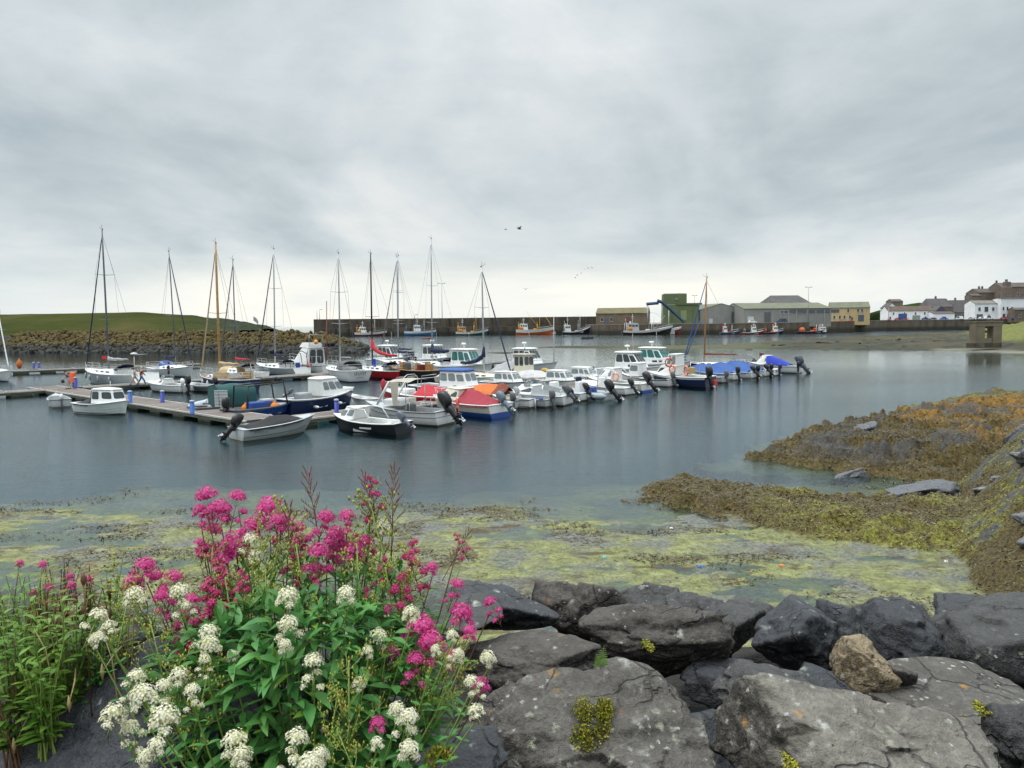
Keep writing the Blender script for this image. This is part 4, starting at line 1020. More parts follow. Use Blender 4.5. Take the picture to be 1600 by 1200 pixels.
m = MB(); m.rbox((2.2, -1.16, .95), (.9, .02, .12), .01); m.build('name_board', WHITE, o)
L = 7.8; o, H = cruiser('white wheelhouse boat with pale green windows behind the navy sail cover', 768, 588, 7.8, 2.8, GGLASS, 1.0, 1.3, FR, None, (.30, .72))
L = 7.0; o = new_boat('fishing_launch', 'cream wheelhouse launch with grey canvas dodger aft of its cabin', 'boat', 850, 600, FR, L, 'bow'); H = Hull(L, 2.4, .95, 1.25, .9, .5, fm=.95); hull_mesh(H, hull4(CREAM, MAROON, WOOD), root=o); rub_strake(H, WOOD, o); deck_mesh(H, CREAM, INTER, o, .05, .5, .2, .25)
cabin(o, .2, 1.5, 1.7, 1.5, .95, 1.75, .12, 0, .95, CREAM, roofmat=BEIGEC, roof=.1, over=.35, side=((.12, .50, .42, .9), (.58, .92, .42, .9)), front=((.05, .48, .45, .9), (.52, .95, .45, .9)))
cover(o, H, .12, .52, [.7, 1.1, 1.2], paint('grey canvas', (.34, .34, .36), .85, bump=.2), 'dodger', ends=False); m = MB(); m.tube([(-.6, .3, .9), (.7, .3, 3.4)], .04, 0, 6); m.build('derrick', DGREY, o)
L = 4.6; o = new_boat('grey_canvas_boat', 'small boat under pale grey canvas with maroon waterline behind the speedboat', 'boat', 868, 604, FR, L, 'bow'); H = Hull(L, 1.9, .75, .95, .9, .4, fm=.75); hull_mesh(H, hull4(CREAM, MAROON), boot=.2, root=o); rub_strake(H, WOOD, o); deck_mesh(H, CREAM, INTER, o, .05, .5, .2, .2); cover(o, H, .05, .9, [.5, .7, .6, .1], paint('pale grey canvas', (.5, .5, .5), .85, bump=.2), 'canvas_cover')
L = 5.6; o = new_boat('wheelhouse_boat', 'navy hulled boat with rounded white wheelhouse beside the blue post', 'boat', 449, 646, E1+2, L); H = Hull(L, 2.2, .95, 1.35, .8, .45, fm=.95); hull_mesh(H, hull4(NAVY, NAVY, WHITE), root=o, stripe=.11); rub_strake(H, WHITE, o, .045); deck_mesh(H, WHITE, INTER, o, .05, .48, .16, .3)
c = cabin(o, -.35, 1.85, 1.8, 1.1, .98, 1.08, .75, -.08, .84, roof=.14, over=.06, side=((.05, .30, .36, .86), (.35, .64, .36, .86), (.69, .97, .36, .82)), front=((.06, .48, .35, .85), (.52, .94, .35, .85)), win=LGLASS)
m = MB(); m.rbox((1.95, 0, 1.28), (.9, 1.1, .25), .1); m.build('foredeck_hatch', WHITE, o)
m = MB(); m.rbox((-1.35, 0, .95), (1.0, .8, .65), .1); m.build('engine_box', GREY, o); outboard(o, -2.2, .3, 1.25, 60, .6, DGREY)
for t in (.28, .62): tube_fender(o, H, t, -1, 'white fender on the navy wheelhouse boat by the blue post').rotation_euler = (R(90), 0, R(E1))

# ------------------------------------------------------------------ boats along the brown pontoon
L = 4.4; o = new_boat('speedboat', 'grey speedboat with black cockpit cover moored at the pontoon corner', 'boat', 374, 687, E1-3, L); H = Hull(L, 1.8, .62, .95, .95, .75, fm=.72, full=1.9); hull_mesh(H, hull4(LGREY, LGREY), root=o, boot=.02); rub_strake(H, WHITE, o, .025)
deck_mesh(H, LGREY, DGREY, o, .05, .55, .16, .15); cover(o, H, .06, .78, [.03, .04, .36, .30, .02], paint('black canvas', (.012, .011, .013), .8, bump=.2), 'cockpit_cover', sag=.02)
m = MB()
for s in (1, -1): m.tube([H.pt(t, s, .55, .006) for t in TS[:-2]], .012, 0, 4)
m.build('side_line', DGREY, o); outboard(o, -L/2-.06, 0, .66, 42, 1.05)
name_plate(o, 9, .14, (-1.35, -.93, .42), (R(84), 0, R(-2)), DGREY)
L = 4.5; o = new_boat('cabin_dory', 'white clinker cabin dory with dark windows alongside the brown pontoon', 'boat', 165, 646, -27, L, 'mid'); H = Hull(L, 1.95, .72, 1.0, .85, .35, fm=.72); hull_mesh(H, hull4(paint('off white hull', (.66, .70, .67), .4), LGREY, NAVY), root=o, strakes=3, stripe=.05); rub_strake(H, WHITE, o, .035); deck_mesh(H, WHITE, INTER, o, .05, .4, .16, .15)
cabin(o, -.35, 1.55, 1.6, .95, .74, .86, .3, 0, .86, side=((.06, .36, .3, .88), (.5, .94, .35, .86)), front=((.08, .92, .35, .85),), roof=.1); m = MB(); m.quad((-.38, -.8, .8), (-.38, .8, .8), (-.36, .7, 1.52), (-.36, -.7, 1.52)); m.build('door_opening', DGREY, o)
cover(o, H, .05, .42, [.1, .35, .8], paint('dark canvas', (.03, .032, .04), .85), 'tonneau_cover'); m = MB(); m.tube([(.3, .2, 1.85), (.3, .2, 2.15)], .02, 0, 5); m.build('navigation_light', WHITE, o)
L = 3.6; o = new_boat('rowing_dinghy', 'grey dinghy nosed up to the pontoon left of the cabin dory', 'boat', 92, 634, 126, L, 'mid'); H = Hull(L, 1.5, .6, .85, .85, .3, fm=.55); hull_mesh(H, hull4(LGREY, DGREY), root=o, strakes=2); rub_strake(H, DGREY, o, .03); deck_mesh(H, LGREY, INTER, o, .05, .78, .08, .05, thwarts=(.25, .5)); outboard(o, -L/2-.04, 0, .6, 0, .6, WHITE, DGREY)
L = 4.8; o = new_boat('small_speedboat', 'small white speedboat with dark outboard at the end of the walkers pontoon', 'boat', 290, 613, 154, L); H = Hull(L, 1.95, .65, .95, .92, .6, fm=.72, full=2.6); hull_mesh(H, hull4(WHITE, LGREY, NAVY), root=o, stripe=.06); rub_strake(H, WHITE, o, .03); deck_mesh(H, WHITE, INTER, o, .05, .5, .2, .15)
cabin(o, -.2, 1.5, 1.5, .6, .72, .42, .8, 0, .7, side=((.1, .55, .25, .8),), front=(), roof=.04); windscreen(o, .4, 1.1, 1.15, .3, .25, .5); outboard(o, -L/2-.06, 0, .72, 8, 1.15); outboard(o, -L/2-.06, .55, .7, 8, .8, WHITE, GREY)
L = 3.8; o = new_boat('open_motorboat', 'small dark open boat with black outboard ahead of the wooden masted yacht', 'boat', 335, 612, 150, L); H = Hull(L, 1.6, .6, .8, .9, .3, fm=.58); hull_mesh(H, hull4(DGREY, BLACK, WHITE), root=o); rub_strake(H, LGREY, o, .03); deck_mesh(H, LGREY, INTER, o, .05, .7, .12, .08, thwarts=(.3,)); outboard(o, -L/2-.04, 0, .62, 25, 1.0)
L = 3.8; o = new_boat('inflatable_dinghy', 'pale grey inflatable dinghy with its bow raised beside the dark green cover', 'boat', 332, 642, E1+40, L, 'mid'); rib_tubes(o, L, 1.9, .30, paint('pale hypalon', (.45, .50, .55), .6), .42); m = MB(); m.tube([(0, -.5, .5), (-.1, 0, 1.15), (0, .5, .5)], .03, 0, 5); m.tube([(1.0, 0, .6), (-.1, 0, 1.15)], .025, 0, 5); m.build('frame', STEEL, o); m = MB(); m.box((-.4, 0, .55), (.3, 1.35, .06)); m.build('thwart', DGREY, o)
L = 5.0; o = new_boat('covered_workboat', 'boat under an arched dark green cover with a pale rear panel', 'boat', 362, 646, E1-8, L, 'mid'); H = Hull(L, 2.0, .6, .8, .9, .3, fm=.6); hull_mesh(H, hull4(DGREY, BLACK), root=o); deck_mesh(H, DGREY, INTER, o, .05, .7, .15, .1)
arch_hood(o, -1.1, 1.3, 1.95, .6, 1.35, TEALC); m = MB(); m.poly([(-1.12, -.95, .6), (-1.12, .95, .6), (-1.12, .93, 1.55), (-1.12, .55, 1.9), (-1.12, -.55, 1.9), (-1.12, -.93, 1.55)]); m.build('rear_flap', TEALC, o)
m = MB(); m.box((-1.0, -1.02, 1.05), (.06, .9, 1.15), 0, R(35)); 
for k in range(6): m.box((-1.02, -1.05, .6+k*.2), (.09, .92, .03), 0, R(35))
m.build('slatted_panel', paint('pale panel', (.46, .48, .48), .6), o)
L = 4.6; o = new_boat('arch_workboat', 'blue topped workboat with a black tubular arch and searchlight', 'boat', 411, 650, E1, L, 'mid'); H = Hull(L, 2.0, .62, .85, .95, .4, fm=.62); hull_mesh(H, hull4(BLUE, BLACK, WHITE), root=o); rub_strake(H, DGREY, o, .07); deck_mesh(H, GREY, DGREY, o, .05, .7, .2, .15)
m = MB(); m.tube([(-1.5, -.85, .6), (-1.4, -.8, 2.0), (-1.4, .8, 2.0), (-1.5, .85, .6)], .05, 0, 6); m.tube([(1.3, -.75, .7), (1.1, -.7, 2.1), (1.1, .7, 2.1), (1.3, .75, .7)], .05, 0, 6)
for s in (1, -1): m.tube([(-1.4, s*.8, 2.0), (1.1, s*.7, 2.1)], .05, 0, 6)
m.build('arch', BLACK, o); m = MB()
for y in (-.25, .2): m.lathe([(.03, -.1), (.12, -.08), (.14, .1), (.02, .12)], (1.1, y, 2.3), 9, 0, True, 'X'); m.tube([(1.1, y, 2.1), (1.1, y, 2.25)], .03, 0, 5)
m.build('searchlight', BLACK, o); m = MB(); m.rbox((-.2, 0, .75), (1.5, .8, .4), .08); m.build('console', BLUE, o); outboard(o, -L/2-.05, 0, .7, 10, 1.0)
m = MB(); m.rbox((.3, 0, 1.02), (.7, .7, .12), .05); m.build('lid', LGREY, o)
for px, py, lab in ((383.5, 639, 'orange mesh buoy hung at the left of the black arch'), (429, 636, 'orange mesh buoy hung at the right of the black arch')):
    p = PD(px, py, o.location.y); ball_buoy(lab, p, .30, paint('orange net', (.72, .20, .02), .7, bump=.5), 'mesh_buoy', 'buoy', 'orange mesh buoys')
# ------------------------------------------------------------------ sailing yachts
def yacht(label, px, py, deg, L, B, mpx, mpy, hullm, at='stern', mt=.57, cab=(.34, .76), mat=WHITE, boom=None, sail=NAVYC, furl=None, hood=NAVYC, fs=1.0, fb=1.35, tr=.72, srake=0.0, spars=ALU, mr=.08, spr=(.42,), coach=.42, deckm=WHITE, wheel=True, fend=0, sailr=.16, boomz=1.0, rake=.15, lines=True, sw=1.0, fan=0.0, boot=.1, hoodx=None):
    o = new_boat('sailing_yacht', label, 'yacht', px, py, deg, L, at, 'sailing yachts in the marina')
    H = Hull(L, B, fs, fb, tr, .9, srake, .45, 2.0, .4, fm=min(fs, fb)-.03)
    hull_mesh(H, hullm, boot, .10, o); rub_strake(H, mat, o, .03); deck_mesh(H, deckm, INTER, o, .05, cab[0]-.01, .3, .35)
    coachroof(o, H, cab[0], cab[1], coach, .62, mat)
    mx = H.x(mt); mz = H.zg(mt)+coach*.6
    wp = wpos(o, (mx, 0, 0)); top = top_for(mpx, mpy, wp)
    boom = L*.33 if boom is None else boom
    rig(o, mx, mz, top, H, spars, mr, spr, sw, boom, sail, boomz, furl, True, rake, sailr, fan=fan)
    pulpit(o, H, .86, .6); pushpit(o, H)
    if lines: lifelines(o, H)
    if hood: sprayhood(o, H.x(cab[0])-.55, H.x(cab[0])+.7, H.w(cab[0])*1.15, H.zg(cab[0])+coach*.75, .62, hood)
    if wheel:
        m = MB(); x = H.x(.17); m.torus((x, 0, 1.15), .42, .018, 0, 16, 5, Matrix.Rotation(R(90), 3, 'Y'))
        for k in range(3): a = k*math.pi/3; m.tube([(x, .42*math.cos(a), 1.15+.42*math.sin(a)), (x, -.42*math.cos(a), 1.15-.42*math.sin(a))], .012, 0, 4)
        m.box((x+.12, 0, .72), (.2, .25, .8)); m.build('steering_wheel', STEEL, o)
    return o, H
hw = hull4(WHITE, NAVY, NAVY)
o, H = yacht('large white yacht with tallest mast on the left, its open stern facing the walkers', 228, 604.5, 147, 11.2, 3.6, 163, 360, hull4(LGREY, NAVY, WHITE, WHITE), srake=.9, tr=.82, furl=NAVYC, sail=GREY, hood=NAVYC, fs=1.35, fb=1.7, mr=.095, spr=(.36, .68), fend=3, spars=DALU, mt=.585, rake=.3)
for t in (.3, .48, .66, .82): tube_fender(o, H, t, 1, 'grey fender along the side of the large white yacht', LGREY)
m = MB(); m.tube([(H.x(.03), .9, 1.1), (H.x(.03)-.05, .9, 3.3)], .04, 0, 6); m.tube([(H.x(.03)-.05, .9, 3.3), (H.x(.03)-.05, -.5, 3.3)], .03, 0, 5); m.build('stern_gantry', STEEL, o); m = MB(); m.lathe([(.06, 0), (.3, .03), (.32, .16), (.1, .22)], (H.x(.03)-.05, .9, 3.3), 12); m.build('radar', WHITE, o)
p = wpos(o, (H.x(.62), .9, 0)); m = MB(); m.loft([[(0, 0, 0), (0, .0, .32)], [(.22, .05, .02), (.22, .05, .33)], [(.45, 0, .0), (.45, 0, .30)]], 0, True, closed=False); q = m.build('flag', paint('red flag', (.7, .02, .04), .8)); q.location = PD(160, 561, p.y); tag(q, 'small red flag flying beside the tall left mast', 'flag')
yacht('navy and white yacht with slim mast and navy sail cover, bow toward the pontoon', 303, 590, FR, 10.2, 3.2, 256, 393, hull4(WHITE, NAVY, NAVY), at='bow', furl=NAVYC, fs=1.0, fb=1.4, mr=.075, spr=(.44,), rake=.35, hood=BLUEC, spars=DALU)
o, H = yacht('navy hulled yacht with varnished wooden mast and tan sail cover', 394, 612, NR, 9.6, 3.0, 345, 381, hull4(NAVY, NAVY, WHITE), spars=MASTWOOD, mr=.12, sail=TAN, furl=TAN, hood=None, deckm=TEAK, mat=WHITE, mt=.6, spr=(.47,), boom=3.6, tr=.6, fs=1.15, fb=1.35, wheel=False, sailr=.13, rake=.2, fend=2)
m = MB()
for s in (1, -1): m.quad(H.gun(.18, s, -.03, .0), H.gun(.46, s, -.03, .0), H.gun(.46, s, -.06, .62), H.gun(.18, s, -.06, .62))
m.build('weather_cloth', TAN, o); arch_hood(o, H.x(.28), H.x(.44), 1.9, 1.5, .75, TAN, 'sprayhood')
for t in (.4, .55, .7): tube_fender(o, H, t, 1, 'white fender on the wooden masted navy yacht')
m = MB(); m.tube([(H.x(.02), 0, 1.2), (H.x(.02)-.1, 0, 2.6)], .04, 0, 6); m.build('ensign_staff', MASTWOOD, o)
yacht('white yacht with thin dark mast and a flag halyard behind the wooden masted yacht', 408, 596, NR, 9.0, 3.0, 382, 407, hull4(WHITE, NAVY, BLUE), furl=DGREY, sail=REDC, mr=.07, spr=(.40,), rake=.3, spars=DALU, sailr=.13)
m = MB(); m.loft([[(0, 0, 0), (0, 0, .5)], [(.3, .1, -.25), (.3, .1, .3)], [(.55, 0, -.5), (.55, 0, -.05)]], 0, True, closed=False); q = m.build('flag', GREY); q.location = PD(396, 501, 88); tag(q, 'small grey flag drooping high between two masts', 'flag')
o, H = yacht('grey sided yacht with navy hood and black arch, red lifebuoy at its stern', 472, 587, NR, 10.2, 3.2, 421, 390, hull4(GREY, BLUE, WHITE, WHITE), srake=.5, furl=NAVYC, mr=.085, spr=(.33, .66), rake=.4, tr=.78)
m = MB()
for x, a in ((H.x(.16), 0), (H.x(.06), -.3)): m.tube([(x, -1.2, 1.0), (x+.2+a, -1.1, 2.6), (x+.3+a, -.5, 2.95), (x+.3+a, .5, 2.95), (x+.2+a, 1.1, 2.6), (x, 1.2, 1.0)], .05, 0, 6)
m.build('arch', BLACK, o); ring_buoy('red horseshoe lifebuoy on the stern rail of the grey sided yacht', wpos(o, (H.x(0)-.05, -1.0, 1.35)), (R(90), 0, R(E1)), .3, RED)
m = MB(); m.rbox((H.x(.02)-.12, .5, 1.15), (.1, .6, .9), .03); m.build('stern_panel', BLUE, o)
o, H = yacht('white yacht with rounded stern facing, grey hood and lettered transom', 563, 597.5, 124, 9.2, 3.2, 527.5, 397, hull4(WHITE, NAVY, LGREY, WHITE), srake=-.5, furl=None, sail=None, boom=None, hood=DGREY, mr=.085, spr=(.38, .66), tr=.86, rake=.35, mt=.6, fs=1.25, fb=1.5)
arch_hood(o, H.x(.22), H.x(.4), 2.3, 1.25, .95, DGREY, 'bimini'); name_plate(o, 6, .42, (H.x(0)-.02, 0, .92), (R(90), 0, R(-90)), DGREY)
name_plate(o, 8, .2, (H.x(0)-.02, 0, .48), (R(90), 0, R(-90)), DGREY)
o, H = yacht('red hulled yacht with black mast and red sail cover sweeping up the mast', 637, 592.5, NR, 9.2, 3.1, 577, 397, hull4(RED, BLACK, WHITE, RED), spars=BLACK, mr=.095, sail=REDC, hood=NAVYC, fan=.9, sailr=.22, mt=.66, spr=(.44,), srake=-.6, boom=4.4, rake=.25, boomz=1.15)
name_plate(o, 4, .38, (H.x(0)+.02, -.1, .72), (R(90), 0, R(-90)), LGREY)
m = MB(); m.rbox((H.x(.52), .75, 1.75), (.5, .12, .9), .05); m.build('dodger_panel', paint('royal blue cloth', (.01, .04, .45), .7), o)
L = 7.6; o = new_boat('workboat', 'black hulled wooden workboat with brown deck gear behind the red yacht', 'boat', 684, 595, NR, L); H = Hull(L, 2.6, 1.1, 1.4, .8, .4, fm=1.05); hull_mesh(H, hull4(BLACK, BLACK, TEAK), root=o); rub_strake(H, WOOD, o, .06); deck_mesh(H, TEAK, TEAK, o, .05, .8, .2, .7)
for i in range(7): m = MB(); m.rbox((-2.6+i*.75, rng.uniform(-.5, .5), 1.25+rng.uniform(0, .25)), (rng.uniform(.4, .8), rng.uniform(.4, .8), rng.uniform(.4, .9)), .06, 0, rng.uniform(0, 3)); m.build('deck_box', [WOOD, TEAK, MAROON, TAN, DGREY][i % 5], o)
m = MB(); m.tube([(1.0, 0, .9), (1.0, 0, 3.0)], .04, 0, 6); m.tube([(1.0, 0, 2.6), (-1.2, .2, 1.5)], .03, 0, 5); m.build('derrick', DGREY, o)
yacht('white yacht with the left of two close slim masts and navy sail cover', 662, 571, NR, 10.0, 3.1, 625, 402, hull4(WHITE, NAVY, NAVY), furl=DALU, mr=.08, spr=(.36, .66), rake=.35, lines=False)
yacht('white yacht with the right of two close slim masts, navy cover on its boom', 668, 579, NR+4, 9.4, 3.1, 634.5, 400, hull4(WHITE, NAVY, GREY), furl=None, mr=.075, spr=(.35, .65), rake=.4, lines=False, hood=NAVYC)
yacht('white yacht with the tall straight mast above a bulky navy sail cover', 727, 583, NR, 10.4, 3.2, 681, 373, hull4(WHITE, NAVY, NAVY), furl=None, mr=.085, spr=(.32, .62), rake=-.1, sailr=.34, boom=3.0, boomz=1.2, lines=False, hood=NAVYC)
yacht('white yacht with broad blue stripe, bow right, and navy sail cover draped at the mast', 801, 607.5, FR, 8.4, 2.8, 762, 417, hull4(WHITE, LGREY, LBLUE), at='bow', furl=NAVYC, mr=.08, spr=(.62,), rake=.3, fan=.7, sailr=.2, boom=3.2, deckm=CREAM, mat=CREAM, fs=1.0, fb=1.25, boomz=.9, hood=None)
o, H = yacht('old wooden gaff yacht with brown mast and brown furled sail behind the blue tarpaulins', 1170, 584, NR, 8.5, 2.6, 1105.5, 434, hull4(BLACK, MAROON, WOOD), spars=WOOD, mr=.10, sail=paint('tan brown sail', (.17, .05, .03), .8), furl=BLUEC, hood=None, spr=(), mt=.66, boom=4.2, sailr=.11, boomz=.9, wheel=False, coach=.3, rake=.2, fs=1.0, fb=1.3, deckm=TEAK)
q = MB(); q.tube([(H.x(.97), .0, 1.3), wpos(o, (0, 0, 0)) and (H.x(.66)+.6, 0, 6.2)], .05, 0, 6); q.build('furled_sail', BLUEC, o)
yacht('white yacht cut by the left edge of the view with pale spars', 16, 597, FR, 9.5, 3.0, -14, 430, hull4(WHITE, NAVY, LGREY), at='bow', furl=WHITE, mr=.09, rake=.2)
o = new_boat('motor_cruiser', 'white flybridge motor cruiser with dark rear doors and an orange buoy on top', 'motor cruiser', 516, 585, NR, 8.6); H = Hull(8.6, 3.0, 1.1, 1.6, .9, .9, fm=1.15); hull_mesh(H, hull4(WHITE, NAVY, LGREY), root=o); rub_strake(H, GREY, o, .05); deck_mesh(H, WHITE, INTER, o, .04, .34, .25, .5)
cabin(o, H.x(.34), H.x(.78), 2.5, 1.7, 1.15, 1.9, 1.9, 0, .86, side=((.06, .30, .42, .88), (.36, .84, .42, .88)), front=((.06, .48, .3, .85), (.52, .94, .3, .85)), back=((.1, .45, .05, .9), (.52, .9, .05, .9)), win=GLASS, over=.1)
cabin(o, H.x(.36), H.x(.62), 2.0, 1.5, 3.12, .55, .5, .1, .9, side=(), front=(), roof=0, name='flybridge'); m = MB(); m.tube([(-1.2, -.9, 3.1), (-1.3, -.9, 4.6), (-1.3, .9, 4.6), (-1.2, .9, 3.1)], .03, 0, 5); m.build('arch', STEEL, o)
m = MB(); m.quad((-1.5, -1.1, 3.6), (-3.4, -1.15, 3.6), (-3.4, 1.15, 3.6), (-1.5, 1.1, 3.6)); m.quad((-1.5, -1.1, 3.2), (-3.4, -1.15, 3.2), (-3.4, -1.15, 3.6), (-1.5, -1.1, 3.6)); m.build('navy_cover', NAVYC, o)
ball_buoy('orange buoy lashed on top of the flybridge cruiser', wpos(o, (-2.6, .9, 3.75)), .27, paint('buoy orange', (.75, .30, .05), .5)); pulpit(o, H, .66, .7); rails(o, [[(H.x(.02), s*1.35, 2.1), (H.x(.3), s*1.4, 2.1)] for s in (1, -1)], [((H.x(t), s*1.35, 1.1), (H.x(t), s*1.35, 2.1)) for t in (.02, .12, .22, .3) for s in (1, -1)]); 
m = MB(); m.tube([(-3.9, .4, 1.2), (-4.2, .5, 8.5)], .05, 0, 6); m.build('rod', paint('red spar', (.30, .06, .05), .5), o)
cruiser('white cabin cruiser half hidden behind the red yacht sail cover', 640, 574, 8.0, 2.8, GLASS, 1.1, 1.2, FR)

def again(label, new, px, py, deg, L, at='stern'):
    """another boat of a kind already built"""
    src = [q for q in COL.objects if q.get('label') == label][0]; c = copy_tree(src); c['label'] = new; c.location = spot(px, py, deg, L, at); c.rotation_euler = (0, 0, R(deg)); return c
again('low white open dory with black outboard right of the rounded speedboat', 'low white open dory squeezed between the grey inflatable and the cream cuddy boat', 983, 617, NR-3, 5.2)
again('low white cabin boat with three side windows beyond the outboard row', 'low white cabin boat partly hidden behind the open dory', 915, 610, FR+2, 5.6, 'bow')
again('white tender with grey outboard right of the two lifebuoys', 'grey white tender wedged between the small dinghy and the rounded speedboat', 858, 636, NR+6, 3.6)
again('small white speedboat with dark outboard at the end of the walkers pontoon', 'small white speedboat behind the low white cabin boats at the far berths', 992, 600, FR, 4.8, 'bow')
again('white boat under longer blue tarpaulin with two black outboards', 'white boat under blue tarpaulin nearest the blue canopy boat', 1197, 588, NR, 4.9)
again('white cabin cruiser half hidden behind the red yacht sail cover', 'white cabin cruiser hidden between the close slim masts and the navy bulky cover', 712, 574, FR, 8.0, 'bow')
again('low white cabin boat with three side windows beyond the outboard row', 'white cabin boat behind the orange covered boat', 832, 613, FR, 5.6, 'bow')
again('small white dinghy with rounded transom left of the white speedboat', 'small white dinghy between the navy wheelhouse boat and the awning boat', 572, 634, NR, 3.4, 'mid')
again('small boat under pale grey canvas with maroon waterline behind the speedboat', 'boat under pale grey canvas behind the blue roofed wheelhouse boat', 742, 603, FR, 4.6, 'bow')
again('white cabin cruiser half hidden behind the red yacht sail cover', 'white cabin cruiser moored behind the tan fishing launch', 868, 586, FR, 8.0, 'bow')
again('grey white tender wedged between the small dinghy and the rounded speedboat', 'grey white tender nearest the bow of the rounded speedboat', 797, 640, NR, 3.6)
# ------------------------------------------------------------------ rocks
def rock_mesh(name, seed, mats, planes=14, sub=4, rough=.05, soft=14.0, flat=None, sc=(1, 1, 1), ripple=0.0, chip=.55, norm=False):
    """faceted boulder: unit sphere cut by random planes, edges softened, surface broken by noise"""
    bm = bmesh.new(); bmesh.ops.create_icosphere(bm, subdivisions=sub, radius=1.0)
    V = np.array([v.co[:] for v in bm.verts]); F = np.array([[v.index for v in f.verts] for f in bm.faces]); bm.free()
    r = np.random.RandomState(seed)
    N = r.normal(size=(planes, 3)); N /= np.linalg.norm(N, axis=1)[:, None]; Hh = r.uniform(.62, .95, planes)
    if flat is not None:
        for n, h in flat: N = np.vstack([N, np.array(n)/np.linalg.norm(n)]); Hh = np.append(Hh, h)
    D = V/np.linalg.norm(V, axis=1)[:, None]
    dn = np.maximum(D @ N.T, 1e-3); q = Hh[None]/dn
    rad = (np.sum(np.minimum(q, 50.0)**(-soft), axis=1))**(-1/soft)
    rad = np.minimum(rad, 1.5)
    p = D*rad[:, None]*np.array(sc)
    k = 1.7
    d1 = fbm(p[:, 0]*k+seed, p[:, 1]*k, p[:, 2]*k, 5, seed, .55)
    d2 = fbm(p[:, 0]*7+seed, p[:, 1]*7, p[:, 2]*7, 4, seed+9, .6)
    d3 = 1-2*np.abs(fbm(p[:, 0]*2.6+seed, p[:, 1]*2.6, p[:, 2]*2.6, 4, seed+19, .55))
    d4 = fbm(p[:, 0]*19+seed, p[:, 1]*19, p[:, 2]*19, 3, seed+29, .6)
    p = p+D*((d1*1.3+d2*.55+d3*.45+d4*.16)*rough)[:, None]
    S = r.normal(size=(70, 3)); S /= np.linalg.norm(S, axis=1)[:, None]; kk = np.argmax(D @ S.T+.10*d1[:, None], axis=1); hk = r.uniform(-1, 1, 70); tk = r.normal(size=(70, 3))*1.6
    p = p+D*((1.2*hk[kk]+1.3*np.sum((D-S[kk])*tk[kk], axis=1))*rough*chip)[:, None]
    if ripple: p = p+D*(np.sin((p[:, 2]*9+d1*4))*ripple)[:, None]
    if norm: lo, hi = p.min(0), p.max(0); p = (p-(lo+hi)/2)/((hi-lo)/2)
    return np_mesh(name, p, F, mats, True)

def lichen_rubble():
    m, nt, b = new_mat('lichen covered rubble'); pos = geopos(nt); z = nt.sep(pos)[2]
    n = nt.noise(pos, .8, 4, .6); n2 = nt.noise(pos, 2.6, 4, .65)
    li = nt.ramp(n2, [(.25, (.020, .017, .011)), (.42, (.055, .042, .013)), (.58, (.115, .080, .017)), (.78, (.155, .12, .04))])
    dk = nt.ramp(n2, [(.3, (.016, .018, .016)), (.7, (.07, .068, .058))])
    zz = nt.math('ADD', z, nt.math('MULTIPLY', nt.math('SUBTRACT', n, .5), 2.2))
    c = nt.mix(nt.ramp(nt.math('DIVIDE', zz, 6.0), [(.24, 0), (.42, 1)]), dk, li); nt.link(c, b.inputs['Base Color']); b.inputs['Roughness'].default_value = .9
    nt.link(nt.bump(n2, .7, .3), b.inputs['Normal']); return m
RUB = lichen_rubble()
# stone breakwater on the left, its rubble stones one by one
BW = [(-150, 198), (-128, 193), (-95, 184), (-62, 177), (-44, 173), (-37, 168)]
def bw_top(x): return np.interp(x, [-150, -120, -60, -44, -38, -30], [5.2, 5.2, 4.6, 4.3, 3.0, .2])
def bw_toe(x): return np.interp(x, [p[0] for p in BW], [p[1] for p in BW])
def bw_h(X, Y):
    t = np.clip((Y-bw_toe(X)-1.0)/9.0, -.3, 1); back = np.clip((Y-bw_toe(X)-14)/9, 0, 1)
    return -1.0+(bw_top(X)+.2)*t-(bw_top(X)+2)*back+.35*fbm(X*.6, Y*.6, oct=3, seed=2)
tag(link('terrain', grid_mesh('terrain', -160, -30, 160, 212, 1.0, lambda X, Y: bw_h(X, Y)-.45, paint('dark rubble core', (.018, .017, .014), .95, dirt=0))), kind='structure', label='core of the stone breakwater')  # near-black core colour stands in for shade in the gaps between stones
RM = [rock_mesh('rubble_stone', 100+i, RUB, 10, 3, .07) for i in range(7)]
r2 = random.Random(5); n = 0
XR, XS = [], []
for row in range(11):
    s = 0.0; x = -133.0+row*.45
    while x < -33.0:
        t = (row+.5+r2.uniform(-.3, .3))/11.0
        size = r2.uniform(.38, .80); tp = float(bw_top(x)); y = float(bw_toe(x))+.6+t*8.6
        z = -.35+tp*t*1.03+r2.uniform(-.15, .2)
        XR.append((x, y, z, size, t, (r2.uniform(0, 6), r2.uniform(0, 6), r2.uniform(0, 6)), r2.randrange(7))); x += size*r2.uniform(1.35, 1.8)
XR.sort(key=lambda q: -q[3]); SV, SF, off = [], [], 0
for i, (x, y, z, size, t, rot, k) in enumerate(XR):
    if i < 290:
        q = link('rubble_stone', RM[k]); q.location = (x, y, z); q.scale = (size*1.1, size*.95, size*.8); q.rotation_euler = rot
        tag(q, None, 'stone', 'rubble stones of the left breakwater')
        q['label'] = 'larger ochre lichened rubble stone packed into the upper breakwater face' if t > .42 else 'larger dark weedy rubble stone along the foot of the breakwater'
    else:
        M_ = np.array(Euler(rot).to_matrix())*size; v = np.empty(len(RM[k].vertices)*3); RM[k].vertices.foreach_get('co', v); f = np.empty(len(RM[k].polygons)*3, np.int32); RM[k].polygons.foreach_get('vertices', f)
        v = v.reshape(-1, 3)*np.array((1.1, .95, .8)); SV.append(v @ M_.T+np.array((x, y, z))); SF.append(f.reshape(-1, 3)+off); off += len(v)
